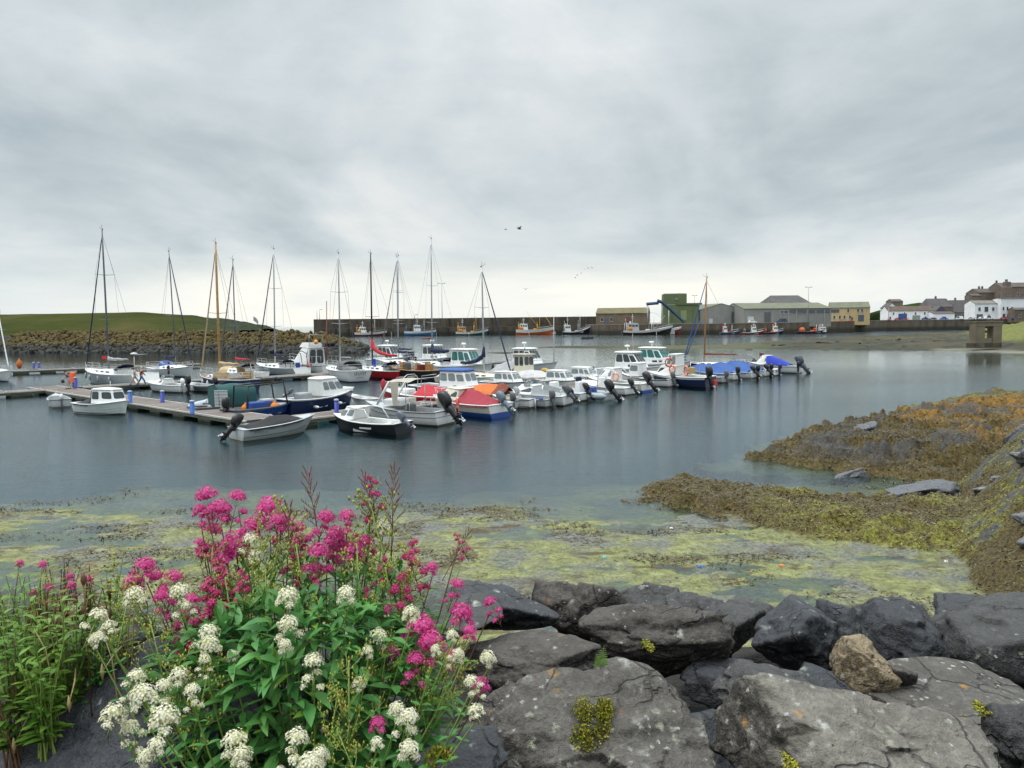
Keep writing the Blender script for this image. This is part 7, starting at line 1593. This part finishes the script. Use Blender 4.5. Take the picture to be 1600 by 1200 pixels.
for k, (px, py, D, w) in enumerate(((960, 1060, 4.9, 120), (860, 1010, 6.0, 100), (1290, 1055, 5.2, 120), (1450, 1075, 5.2, 130), (1230, 1130, 4.4, 130), (600, 1010, 4.6, 150), (470, 1010, 4.8, 170), (330, 1010, 4.6, 160), (1570, 1090, 4.9, 120))): boulder('dark stone wedged in a shaded gap between the big boulders', px, py+25, D, w, w*.7, BAS2, 140+k*3, 1, 10, 4, .05)
# right hand bank stones
SB = [rock_mesh('bank_stone', 200+i, boulder_mat('bank stone '+str(i), (.05, .052, .055), (.20, .205, .21), .05, .05), 9, 4, .05) for i in range(3)]; r4 = random.Random(12)
for k in range(26):
    y = r4.uniform(15.5, 27); tx = float(np.interp(y, [p[1] for p in TOE], [p[0] for p in TOE])); x = tx+r4.uniform(.8, 3.4); z = float(shore_h(np.array([x]), np.array([y]))[0]); s = r4.uniform(.12, .38)
    q = link('stone', SB[k % 3]); q.location = (x, y, z+.02); q.scale = (s*1.2, s, s*.75); q.rotation_euler = (r4.uniform(-.2, .2), r4.uniform(-.2, .2), r4.uniform(0, 6)); tag(q, 'grey stone lying in the weed of the right hand bank', 'stone', 'stones on the right hand bank')
RS = boulder_mat('pale shore rock', (.04, .043, .048), (.13, .135, .145), .02, .0, .6)
for px, py, w, h, lab, sd in ((1345, 688, 52, 26, 'pointed grey rock poking from the brown weed', 220), (1330, 722, 75, 30, 'low pale grey ledge below the pointed rock', 223), (1440, 748, 130, 26, 'long smooth grey ledge at the tide pool', 226), (1590, 712, 50, 40, 'smooth grey rock at the right edge of the bank', 229)):
    p = P(px, py, .55); d = (p-Vector((0, 0, CAMZ))).length; z = float(shore_h(np.array([p.x]), np.array([p.y]))[0]); q = link('rock', rock_mesh('rock', sd, RS, 8, 5, .06, 16, [((0, -.5, 1), .5)], norm=True)); k = d/1200/2*1.15; q.location = (p.x, p.y, z+.0); q.scale = (w*k, w*k*.6, max(.22, h*k*1.1)); q.rotation_euler = (0, 0, R(sd)); tag(q, lab, 'rock')
# litter on the flats
for px, py, c, lab in ((1094, 886, (.02, .12, .6), 'blue plastic scrap on the algae flat'), (1222, 884, (.8, .22, .03), 'orange plastic scrap on the algae flat'), (1049, 826, (.75, .75, .72), 'white plastic scrap at the water edge by the brown weed'), (944, 871, (.1, .5, .6), 'pale turquoise plastic scrap on the algae flat'), (1478, 878, (.6, .55, .5), 'pale pink scrap near the right hand weed bank')):
    p = P(px, py, .03); m = MB(); 
    m.loft([[((.055)*math.cos(a)*(1+.3*math.sin(3*a)), .045*math.sin(a), .0+.02*math.cos(2*a)) for a in [i*math.pi/4 for i in range(8)]], [((.03)*math.cos(a), .03*math.sin(a)*(1+.3*math.cos(3*a)), .03+.015*math.sin(3*a)) for a in [i*math.pi/4 for i in range(8)]]], 0, False, True, True); q = m.build('plastic_scrap', paint('scrap '+lab[:9], c, .5)); q.location = p; tag(q, lab, 'litter')

# ------------------------------------------------------------------ plants
def leaf_mat(name, a, b_, rough=.5, trans=.25):
    m, nt, b = new_mat(name); geo = geopos(nt); n = nt.noise(geo, 9, 3, .6); nf = nt.noise(geo, 60, 2, .6); c = nt.mix(nt.ramp(n, [(.3, 0), (.7, 1)]), a, b_); c = nt.mix(nt.math('MULTIPLY', nf, .3), c, tuple(v*.6 for v in a)); nt.link(c, b.inputs['Base Color']); b.inputs['Roughness'].default_value = rough
    tr = nt.node('ShaderNodeBsdfTranslucent'); nt.link(c, tr.inputs['Color']); mx = nt.node('ShaderNodeMixShader'); mx.inputs[0].default_value = trans; out = [x for x in nt.n if x.type == 'OUTPUT_MATERIAL'][0]; nt.link(b.outputs[0], mx.inputs[1]); nt.link(tr.outputs[0], mx.inputs[2]); nt.link(mx.outputs[0], out.inputs['Surface']); return m
LEAF = leaf_mat('valerian leaf', (.045, .195, .045), (.14, .35, .075)); LEAFB = leaf_mat('bright weed leaf', (.085, .21, .025), (.20, .34, .04)); LEAFR = leaf_mat('reddened leaf', (.15, .085, .022), (.27, .19, .035)); STEMG = leaf_mat('green stem', (.16, .26, .045), (.28, .36, .08), trans=0); STEMR = leaf_mat('red brown stem', (.10, .05, .03), (.20, .11, .05), trans=0); STRAW = leaf_mat('dry straw', (.36, .25, .11), (.52, .39, .20), trans=.1); DRY = leaf_mat('dead brown stalk', (.075, .038, .020), (.15, .08, .04), trans=0)
PINK1 = leaf_mat('deep pink petal', (.58, .022, .20), (.74, .06, .32), .6, .3); PINK2 = leaf_mat('rose petal', (.66, .085, .31), (.80, .17, .44), .6, .3); PINK3 = leaf_mat('faded crimson bud', (.34, .03, .08), (.50, .075, .14), .6, .2); WHT1 = leaf_mat('white petal', (.80, .77, .60), (.88, .86, .72), .6, .25); WHT2 = leaf_mat('greenish cream bud', (.60, .60, .30), (.80, .77, .50), .6, .2); SEED = leaf_mat('yellow green bud', (.36, .40, .04), (.62, .60, .09), .6, .2); SEEDB = leaf_mat('olive brown bud', (.17, .11, .035), (.30, .20, .06), .6, .2)
def star(mb, c, n, r, mi, rn):
    n = n.normalized(); a = n.orthogonal().normalized(); b = n.cross(a); ph = rn.uniform(0, 6.28); pts = []
    for i in range(10):
        q = ph+i*math.pi/5; rr = r if i % 2 == 0 else r*.5; pts.append(c+(a*math.cos(q)+b*math.sin(q))*rr+n*(.0 if i % 2 else r*.18))
    mb.poly(pts, mi)
def umbel(mb, c, up, rad, n, rn, mA, mB_, fr=.0052, stem=2, depth=.80):
    """domed cluster of small star flowers on fine stalks"""
    up = up.normalized(); a = up.orthogonal().normalized(); b = up.cross(a); root = c-up*rad*1.25; mb.lathe([(.02*rad, -.42*rad), (.45*rad, -.28*rad), (.68*rad, .03*rad), (.56*rad, .28*rad), (.26*rad, .42*rad), (.02*rad, .46*rad)], c-up*rad*.12, 10, mB_, True, 'Z', (up.to_track_quat('Z', 'Y').to_euler()))
    lobes = [(rn.uniform(0, 6.28), rn.uniform(.25, .95)) for _ in range(7)]
    for i in range(n):
        f = (i+.5)/n; th = math.acos(1-f*1.05); ph = i*2.39996+rn.uniform(-.25, .25); r_ = rad*(1+rn.uniform(-.10, .10)+.09*math.sin(ph*3+th*5))
        d = a*math.sin(th)*math.cos(ph)+b*math.sin(th)*math.sin(ph)+up*math.cos(th)*depth*1.25; p = c-up*rad*.35+d*r_
        nrm = (d+Vector((rn.uniform(-.35, .35), rn.uniform(-.35, .35), rn.uniform(-.2, .4)))); star(mb, p, nrm, fr*rn.uniform(.8, 1.35), mA if rn.random() < .72 else mB_, rn)
        if i % 3 == 0: mb.tube([root+d*rad*.15, p-nrm.normalized()*.002], .0009, stem, 3, False)
def make_head(name, kind, seed):
    rn = random.Random(seed); mb = MB(); U = Vector((0, 0, 1)); k = 1.0
    if kind in ('pinkA', 'whiteA'):                       # head with side clusters below
        umbel(mb, Vector((0, 0, 0)), U, .5, 170, rn, 0, 1, .066); mb.tube([(0, 0, -2.0), (0, 0, -.55)], .03, 2, 4)
        for i, (z, r_, s, n) in enumerate(((-.75, .48, .26, 26), (-.8, .50, .28, 30), (-1.35, .5, .2, 16), (-1.3, .46, .22, 18))):
            ph = (0 if i % 2 == 0 else math.pi)+rn.uniform(-.5, .5)+(1.4 if i > 1 else 0); c = Vector((math.cos(ph)*r_, math.sin(ph)*r_, z)); mb.tube([(0, 0, z-.5), (c.x*.6, c.y*.6, z-.28), c-U*.15], .02, 2, 4); umbel(mb, c, U+Vector((c.x, c.y, 0))*.5, s, int(n*1.5), rn, 0, 1, .064)
    elif kind in ('pinkB', 'whiteB'):                     # simple dome
        umbel(mb, Vector((0, 0, 0)), U, .5, 180, rn, 0, 1, .064); mb.tube([(0, 0, -1.2), (0, 0, -.5)], .03, 2, 4)
        for i in range(3):
            ph = i*2.1+rn.uniform(-.3, .3); c = Vector((math.cos(ph)*.42, math.sin(ph)*.42, -.42)); umbel(mb, c, U+Vector((c.x, c.y, 0)), .22, 36, rn, 0, 1, .06)
    elif kind == 'pinkC':                                 # long loose panicle
        for i in range(9):
            z = .35-i*.24; r_ = .10+.07*i; ph = i*2.4; c = Vector((math.cos(ph)*r_, math.sin(ph)*r_, z)); mb.tube([(0, 0, z-.3), c-U*.06], .014, 2, 3); umbel(mb, c, U+Vector((c.x, c.y, 0)), .17+.012*i, 20, rn, 0, 1, .07)
        mb.tube([(0, 0, -2.2), (0, 0, .3)], .026, 2, 4)
    elif kind == 'seed':                                  # airy budding panicle
        mb.tube([(0, 0, -1.4), (0, 0, .8)], .018, 2, 4)
        for i in range(12):
            z = -.9+i*.14; L = .62*(1-.5*i/12); ph = i*2.4+rn.uniform(-.3, .3); t = Vector((math.cos(ph)*L, math.sin(ph)*L, z+.42)); m_ = Vector((math.cos(ph)*L*.5, math.sin(ph)*L*.5, z+.14)); mb.tube([(0, 0, z), m_, t], [.012, .009, .006], 2, 3)
            for j in range(10):
                f = rn.uniform(.35, 1); p = Vector((0, 0, z)).lerp(t, f)+Vector((rn.uniform(-.13, .13), rn.uniform(-.13, .13), rn.uniform(-.02, .16))); mb.tube([m_.lerp(t, f*.8), p], .004, 2, 3, False); mb.lathe([(.004, -.03), (.021, 0), (.006, .035)], p, 4, 0 if rn.random() < .8 else 1)
    elif kind == 'spire':                                 # upright brown spire
        mb.tube([(0, 0, -1.6), (0, 0, 1.0)], .016, 2, 4)
        for i in range(18):
            z = -.7+i*.095; L = .40*(1-.72*i/18); ph = i*2.4; t = Vector((math.cos(ph)*L, math.sin(ph)*L, z+.34)); mb.tube([(0, 0, z), t], [.010, .005], 2, 3)
            for j in range(5): p = Vector((0, 0, z)).lerp(t, .4+.15*j); mb.tube([p, p+Vector((rn.uniform(-.04, .04), rn.uniform(-.04, .04), .10))], [.014, .006], 0 if rn.random() < .6 else 1, 4)
    mats = {'pinkA': [PINK1, PINK2, STEMR], 'pinkB': [PINK1, PINK2, STEMR], 'pinkC': [PINK3, PINK1, STEMR], 'whiteA': [WHT1, WHT2, STEMG], 'whiteB': [WHT1, WHT2, STEMG], 'seed': [SEED, SEEDB, STEMG], 'spire': [SEEDB, PINK3, STEMR]}[kind]
    return mb.mesh(name, mats)
HEADS = {k: [make_head('flower_head', k, 10*i+len(k)) for i in range(3)] for k in ('pinkA', 'pinkB', 'pinkC', 'whiteA', 'whiteB', 'seed', 'spire')}
rf = random.Random(21)
def leaf(mb, base, d, up, L, w, mi=0, droop=.25, fold=.25):
    d = d.normalized(); s = d.cross(up).normalized() if d.cross(up).length > 1e-3 else Vector((1, 0, 0)); n_ = s.cross(d).normalized(); pts = []
    for f, k in ((0, .12), (.25, .8), (.5, 1.0), (.78, .62), (1.0, .03)):
        c = base+d*(L*f)-Vector((0, 0, 1))*(L*droop*f*f); pts.append((c-s*w*k*.5+n_*w*k*fold*.5, c, c+s*w*k*.5+n_*w*k*fold*.5))
    n = len(mb.v)
    for a, b, c in pts: mb.v += [tuple(a), tuple(b), tuple(c)]
    for i in range(4):
        for j in (0, 1): q = n+i*3+j; mb.face((q, q+1, q+4, q+3), mi, True)
def depth_of(py): return float(np.interp(py, [750, 850, 950, 1050, 1120, 1200], [3.25, 3.1, 2.9, 2.62, 2.42, 2.28]))
BASE = PD(470, 1120, 2.78); BASE.z = 4.02
def plant(label, cat, heads, name, stems_mat, group=None):
    o = empty(name, BASE, 0, label, cat, group); st = 0
    for px, py, sz, kind in heads:
        D = depth_of(py)+rf.uniform(-.10, .10)-(.17 if kind[:5] == 'white' and py > 900 else 0); p = PD(px, py, D); dist = (p-Vector((0, 0, CAMZ))).length; r_ = sz*dist/1200*{'whiteA': .60, 'whiteB': .72, 'pinkB': .88, 'pinkC': .92, 'pinkA': .85, 'seed': 1.1}.get(kind, 1.0)
        h = link('flower_head', HEADS[kind][rf.randrange(3)], o); h.location = p-BASE; h.scale = (r_, r_, r_); ln = (p-BASE); h.rotation_euler = (R(rf.uniform(-12, 12))+.15, R(rf.uniform(-10, 10))+max(-.5, min(.5, ln.x*.55)), rf.uniform(0, 6.28))
        top = p-BASE-Vector((0, 0, r_*.9)); b = Vector((ln.x*.28+rf.uniform(-.05, .05), ln.y*.28+rf.uniform(-.05, .05), .02)); c1 = b.lerp(top, .5)+Vector((ln.x*.10, ln.y*.10, -.06 if ln.z < .5 else .0))
        pts = [b.lerp(c1, t).lerp(c1.lerp(top, t), t) for t in (0, .25, .5, .75, 1)]; m = MB(); m.tube(pts, [.0042, .004, .0036, .003, .0024], 0, 5, False)
        for t in (.45, .62, .78, .90):
            i = min(3, int(t*4)); q = pts[i].lerp(pts[i+1], t*4-i); a = rf.uniform(0, 6.28); sz_ = (.085, .07, .052, .036)[(.45, .62, .78, .90).index(t)]
            for s in (0, math.pi): leaf(m, q, Vector((math.cos(a+s), math.sin(a+s), .45)), Vector((0, 0, 1)), sz_*rf.uniform(.8, 1.2), sz_*.36, 1)
        m.build('stem', [stems_mat, LEAF], o)
    return o
PK = [(322, 772, 36, 'pinkA'), (345, 793, 36, 'pinkB'), (372, 775, 30, 'pinkA'), (420, 790, 44, 'pinkA'), (397, 818, 36, 'pinkB'), (312, 795, 22, 'pinkB'), (332, 826, 32, 'pinkA'), (367, 846, 48, 'pinkB'), (350, 868, 48, 'pinkA'), (320, 855, 28, 'pinkB'), (340, 890, 40, 'pinkC'), (436, 812, 34, 'pinkB'), (465, 824, 30, 'pinkA'), (468, 843, 32, 'pinkB'), (510, 807, 32, 'pinkA'), (525, 832, 34, 'pinkB'), (542, 805, 30, 'pinkA'), (530, 852, 44, 'pinkB'), (498, 860, 38, 'pinkA'), (462, 862, 34, 'pinkC'), (495, 888, 30, 'pinkA'), (552, 856, 32, 'pinkB'), (580, 757, 34, 'pinkC'), (572, 845, 30, 'pinkA'), (228, 882, 32, 'pinkB'), (272, 900, 28, 'pinkA'), (210, 907, 30, 'pinkB'), (245, 900, 26, 'pinkA'), (252, 930, 26, 'pinkA'), (325, 928, 36, 'pinkC'), (328, 955, 44, 'pinkC'), (280, 990, 40, 'pinkC'), (380, 915, 32, 'pinkC'), (645, 855, 32, 'pinkC'), (642, 878, 36, 'pinkC'), (625, 910, 38, 'pinkC'), (715, 840, 20, 'pinkC'), (715, 912, 26, 'pinkA'), (765, 940, 24, 'pinkA'), (722, 955, 38, 'pinkB'), (660, 977, 50, 'pinkB'), (672, 1000, 42, 'pinkA'), (650, 1028, 32, 'pinkA'), (675, 885, 20, 'pinkB'), (575, 932, 30, 'pinkC'), (750, 1067, 28, 'pinkB'), (590, 1128, 26, 'pinkB'), (616, 1015, 20, 'pinkB'), (705, 1022, 22, 'pinkB'), (300, 935, 26, 'pinkA'), (350, 905, 30, 'pinkC'), (600, 880, 28, 'pinkC'), (735, 985, 24, 'pinkB')]
WH = [(392, 842, 40, 'whiteA'), (597, 820, 30, 'whiteB'), (537, 876, 32, 'whiteB'), (450, 928, 40, 'whiteB'), (540, 925, 36, 'whiteB'), (450, 973, 48, 'whiteA'), (445, 1006, 26, 'whiteB'), (280, 922, 44, 'whiteA'), (210, 926, 36, 'whiteB'), (155, 960, 40, 'whiteA'), (168, 978, 30, 'whiteB'), (150, 996, 26, 'whiteB'), (327, 986, 46, 'whiteA'), (325, 1004, 38, 'whiteB'), (642, 955, 34, 'whiteB'), (592, 992, 42, 'whiteA'), (575, 1015, 22, 'whiteB'), (490, 1031, 46, 'whiteA'), (282, 1052, 34, 'whiteB'), (215, 1055, 38, 'whiteA'), (220, 1082, 44, 'whiteB'), (257, 1070, 36, 'whiteA'), (180, 1112, 42, 'whiteB'), (202, 1136, 38, 'whiteA'), (256, 1116, 50, 'whiteB'), (300, 1076, 34, 'whiteA'), (245, 1161, 30, 'whiteB'), (367, 1154, 54, 'whiteA'), (378, 1176, 36, 'whiteB'), (465, 1150, 52, 'whiteA'), (485, 1190, 46, 'whiteB'), (500, 1176, 32, 'whiteB'), (562, 1065, 26, 'whiteB'), (640, 1118, 44, 'whiteA'), (620, 1106, 30, 'whiteB'), (640, 1168, 38, 'whiteB'), (742, 1108, 30, 'whiteB'), (762, 1026, 30, 'whiteB'), (735, 1063, 34, 'whiteA'), (717, 1021, 30, 'whiteA'), (705, 990, 22, 'whiteB'), (680, 1013, 22, 'whiteB'), (588, 1158, 24, 'whiteB'), (320, 1030, 28, 'whiteA'), (362, 1022, 22, 'whiteB'), (400, 865, 26, 'whiteB'), (228, 1180, 30, 'whiteB')]
SD = [(545, 1100, 75, 'seed'), (598, 862, 85, 'seed'), (215, 952, 66, 'seed'), (430, 878, 80, 'seed'), (312, 1108, 66, 'seed'), (500, 972, 36, 'seed'), (692, 1050, 60, 'seed'), (245, 1015, 48, 'seed'), (545, 1185, 50, 'seed'), (490, 795, 52, 'spire'), (614, 790, 52, 'spire'), (580, 790, 44, 'spire'), (716, 862, 34, 'spire'), (450, 855, 60, 'spire'), (640, 930, 50, 'seed'), (575, 830, 60, 'seed'), (395, 895, 60, 'seed'), (655, 1070, 44, 'seed'), (360, 960, 60, 'seed'), (415, 940, 55, 'seed'), (610, 935, 60, 'seed'), (560, 905, 60, 'seed'), (470, 900, 55, 'seed'), (190, 985, 50, 'seed'), (280, 1095, 55, 'seed'), (705, 1075, 50, 'seed'), (520, 1130, 50, 'seed'), (600, 1040, 40, 'seed'), (330, 900, 50, 'seed'), (270, 960, 50, 'seed')]
vp = plant('flowering plant with deep pink domed heads above the boulders', 'flowering plant', PK, 'pink_valerian', STEMR)
vw = plant('flowering plant with white domed heads and dark green leaves among the pink one', 'flowering plant', WH+SD, 'white_valerian', STEMG)
def foliage(o, centre, rad, n, seed, size=(.07, .125)):
    rn = random.Random(seed); m = MB()
    for i in range(n):
        while True:
            q = Vector((rn.uniform(-1, 1), rn.uniform(-1, 1), rn.uniform(-1, 1)))
            if .25 < q.length < 1: break
        q = q.normalized()*(q.length**.45); p = Vector((q.x*rad[0], q.y*rad[1], q.z*rad[2]))+centre
        if p.z < .0: continue
        a = rn.uniform(0, 6.28); d = Vector((q.x*1.1+math.cos(a)*.8, q.y*1.1-.25+math.sin(a)*.8, q.z*.5+rn.uniform(-.1, .8))); L = rn.uniform(*size); ym = 1 if rn.random() < .10 else 0
        leaf(m, p, d, Vector((rn.uniform(-.5, .5), rn.uniform(-.5, .5), 1)), L, L*rn.uniform(.20, .33), ym, rn.uniform(.0, .5), .35)
        if rn.random() < .6: leaf(m, p, Vector((-d.x, -d.y, d.z)), Vector((rn.uniform(-.5, .5), rn.uniform(-.5, .5), 1)), L*.9, L*.27, 0, rn.uniform(.0, .5), .35)
    return m.build('foliage', [LEAF, LEAFB], o)
foliage(vw, PD(465, 1085, 2.80)-BASE, (.55, .30, .36), 1250, 5, (.075, .135)); foliage(vp, PD(490, 965, 3.16)-BASE, (.54, .24, .25), 560, 6, (.06, .11)); 
# weeds on the left
def gz(x, y): return float(bank_h(np.array([x]), np.array([y]))[0])
def weed(label, px, py, D, hpx, seed, lm, sm, n=9, flower=None, name='willowherb', wide=.16):
    rn = random.Random(seed); p = PD(px, py, D); dist = (p-Vector((0, 0, CAMZ))).length; h = hpx*.85*dist/1200; o = empty(name, p, rn.uniform(0, 6), label, 'weed', 'weeds at the left edge'); M_ = Matrix.Rotation(-o.rotation_euler.z, 3, 'Z')
    for i in range(n):
        a = rn.uniform(0, 6.28); l = h*rn.uniform(.45, .95); e = Vector((math.cos(a)*wide*rn.uniform(.3, 1.3)*h*2, math.sin(a)*wide*rn.uniform(.3, 1.3)*h*2, l)); m = MB(); b = Vector((rn.uniform(-.03, .03), rn.uniform(-.03, .03), -.26)); c = b.lerp(e, .5)-Vector((e.x, e.y, 0))*.2; pts = [b.lerp(c, t).lerp(c.lerp(e, t), t) for t in (0, .25, .5, .75, 1)]; m.tube(pts, [.004, .0036, .003, .0026, .0015], 1, 4, False); k = 13
        for j in range(k):
            t = .25+.74*j/(k-1); ii = min(3, int(t*4)); q = pts[ii].lerp(pts[ii+1], t*4-ii); aa = j*2.4+rn.uniform(-.4, .4); L = (.080-.042*t)*rn.uniform(.8, 1.3)
            leaf(m, q, Vector((math.cos(aa), math.sin(aa), .55)), Vector((0, 0, 1)), L*1.2, L*.36, 0, .3)
        m.build('stem', [lm, sm], o)
        if flower and i < flower: hd = link('flower_head', HEADS['pinkB'][i % 3], o); hd.location = e; hd.scale = (.032,)*3
    return o
weed('bright green weed with narrow leaves nearest the left edge', 20, 1040, 2.85, 115, 31, LEAFB, STEMG, 12)
weed('bright green bushy weed above the dark smooth boulder', 105, 1035, 2.8, 125, 32, LEAFB, STEMG, 16)
weed('tall green weed with two pink flowers at the far left', 48, 990, 3.0, 115, 33, LEAFB, STEMG, 10, 2)
weed('green weed with a pink flower behind the dry stalks', 80, 970, 3.2, 75, 34, LEAFB, STEMG, 9, 1)
weed('small fresh green weed rising behind the brown stalks', 172, 960, 3.2, 95, 41, LEAFB, STEMG, 9)
weed('reddening weed with rusty leaves between green ones', 72, 1000, 2.95, 95, 35, LEAFR, STEMR, 12, 2)
weed('low fresh green weed at the left edge above the boulder', 15, 1110, 2.65, 95, 36, LEAFB, STEMR, 12)
weed('low leafy green weed beside the smooth boulder', 70, 1085, 2.65, 80, 42, LEAFB, STEMG, 12)
weed('dark green leafy weed beside the small grey boulder', 150, 1025, 2.85, 70, 37, LEAF, STEMG, 10)
weed('rusty weed in front of the low black boulder', 130, 975, 3.15, 90, 38, LEAFR, STEMR, 12, 1)
weed('green weed with pink flowers at the very left edge', 12, 975, 3.2, 95, 39, LEAFB, STEMR, 10, 2)
weed('yellowish weed nearest the white flower heads', 192, 1020, 2.9, 60, 43, LEAFB, STRAW, 9)
weed('tall rusty weed topped by a seed head near the shore', 95, 940, 3.4, 80, 44, LEAFR, STEMR, 9)
weed('bushy green weed filling the gap at the left', 45, 1050, 2.75, 90, 45, LEAFB, STEMG, 12)
rs = random.Random(3)
for i in range(28):
    px = rs.uniform(0, 225); py = rs.uniform(1010, 1105)-px*.12; D = rs.uniform(2.7, 3.2); p = PD(px, py, D); h = rs.uniform(.10, .24); a = rs.uniform(0, 6.28); l = Vector((math.cos(a)*h*.45, math.sin(a)*h*.3, h)); dry = rs.random() < .55; m = MB(); m.tube([(0, 0, -.30), l*.55-Vector((0, 0, .0)), l], [.003, .0026, .0016], 0, 4)
    if not dry: m.lathe([(.002, -.025), (.011, 0), (.009, .015), (.003, .03)], l, 6)
    q = m.build('straw' if dry else 'dead_stalk', STRAW if dry else DRY); q.location = p; tag(q, 'dry pale straw leaning among the left weeds' if dry else 'dead brown stalk with seed head among the left weeds', 'straw' if dry else 'dead stalk', 'dry straws among the weeds' if dry else 'dead stalks among the weeds')
for px, py, ex, ey, lab in ((75, 1055, 22, 1165, 'long dry straw hanging down over the smooth boulder'), (118, 1045, 108, 1100, 'bent straw at the foot of the green weed'), (190, 1010, 160, 1050, 'pale straw leaning left of the white flowers')):
    a, b = PD(px, py, 2.75), PD(ex, ey, 2.62); m = MB(); m.tube([a-a, (b-a)*.5+Vector((.01, 0, .02)), b-a], [.003, .003, .002], 0, 4); m.lathe([(.002, -.03), (.008, 0), (.002, .03)], (b-a), 5, 0, True); q = m.build('straw', STRAW); q.location = a; tag(q, lab, 'straw')
def tuft(label, px, py, D, h, n, seed, mat, cat='grass tuft', name='grass_tuft'):
    rn = random.Random(seed); p = PD(px, py, D); m = MB()
    for i in range(n):
        a = rn.uniform(0, 6.28); l = h*rn.uniform(.6, 1.1); t = Vector((math.cos(a)*l*.6, math.sin(a)*l*.6, l*.8)); leaf(m, Vector((rn.uniform(-.03, .03), rn.uniform(-.03, .03), -.03)), t, Vector((0, 0, 1)), l, .006, 0, .4)
    q = m.build(name, mat); q.location = p; return tag(q, label, cat)
tuft('small green grass tuft above the smooth dark boulder', 48, 1105, 2.8, .11, 70, 5, LEAFB); tuft('sparse grass tuft at the left edge of the boulder', 92, 1085, 2.85, .09, 40, 6, LEAFB)
# moss and fern on the rocks
def moss(label, px, py, D, wpx, hpx, n, seed, mats, nrm=(0, -.8, .6)):
    rn = random.Random(seed); p = PD(px, py, D); k = (p-Vector((0, 0, CAMZ))).length/1200; N = Vector(nrm).normalized(); a = N.cross(Vector((0, 0, 1))).normalized(); b = a.cross(N)*-1; m = MB()
    cl = [(rn.uniform(-.8, .8), rn.uniform(-.85, .85), rn.uniform(.25, .5)) for _ in range(9)]
    for i in range(n):
        c = cl[rn.randrange(9)]; an = rn.uniform(0, 6.28); rr = c[2]*math.sqrt(rn.random()); u, v = c[0]*.75+math.cos(an)*rr, c[1]*.75+math.sin(an)*rr
        q = a*(u*wpx*k*.5)+b*(v*hpx*k*.5)+N*(rn.uniform(-.01, .035)*(1.2-(u*u+v*v)*.6)); d = N+a*rn.uniform(-.8, .8)+b*rn.uniform(-.8, .8); leaf(m, q, d, Vector((rn.uniform(-1, 1), rn.uniform(-1, 1), 1)), rn.uniform(.012, .024), .0075, rn.choice((0, 0, 1, 2)), .2)
    q = m.build('moss_clump', mats); q.location = p; return tag(q, label, 'moss')
MOS = [leaf_mat('olive moss', (.20, .23, .015), (.38, .38, .03), .7, .1), leaf_mat('gold moss', (.38, .32, .02), (.56, .46, .04), .7, .1), leaf_mat('dark moss', (.05, .07, .01), (.10, .12, .02), .7, .1)]
def on_rock(px, py):
    """first surface met by the sight line through a spot on the rocks"""
    bpy.context.view_layer.update(); dg = bpy.context.evaluated_depsgraph_get(); d = ray(px, py).normalized()
    hit, loc, nrm, *_ = scene.ray_cast(dg, Vector((0, 0, CAMZ)), d); return loc, nrm, loc.y
for lab, px, py, w, h, n, sd in (('bright olive moss clump growing on the face of the lichened boulder', 929, 1138, 74, 100, 2400, 4), ('thin moss strip along the ledge of the dark boulder', 1012, 1004, 52, 12, 420, 7), ('small moss patch at the bottom edge of the slab', 1240, 1192, 44, 16, 300, 8), ('tiny moss cushions on the grey lichened boulder', 1540, 1112, 46, 14, 260, 9), ('moss patch low beside the flowering plant', 690, 1186, 50, 24, 420, 10)):
    loc, nrm, D = on_rock(px, py); moss(lab, px, py, D, w, h, n, sd, MOS, nrm)
loc, nrm, D = on_rock(938, 1044); o = empty('fern', loc, 0, 'small bright green fern growing from a gap behind the lichened boulder', 'fern')
k = (loc-Vector((0, 0, CAMZ))).length/1200
for a, L in ((.15, 34), (-.25, 24)):
    m = MB(); tip = Vector((a*L*k, -.01, L*k)); m.tube([(0, 0, 0), tip*.5, tip], [.0016, .0014, .0008], 1, 4)
    for i in range(9):
        f = .12+.095*i; q = tip*f; l = L*k*.42*(1-f*.8)
        for s in (1, -1): leaf(m, q, Vector((s, -.2, .35)), Vector((0, -1, .3)), l, l*.22, 0, .15)
    m.build('frond', [LEAFB, STEMG], o)
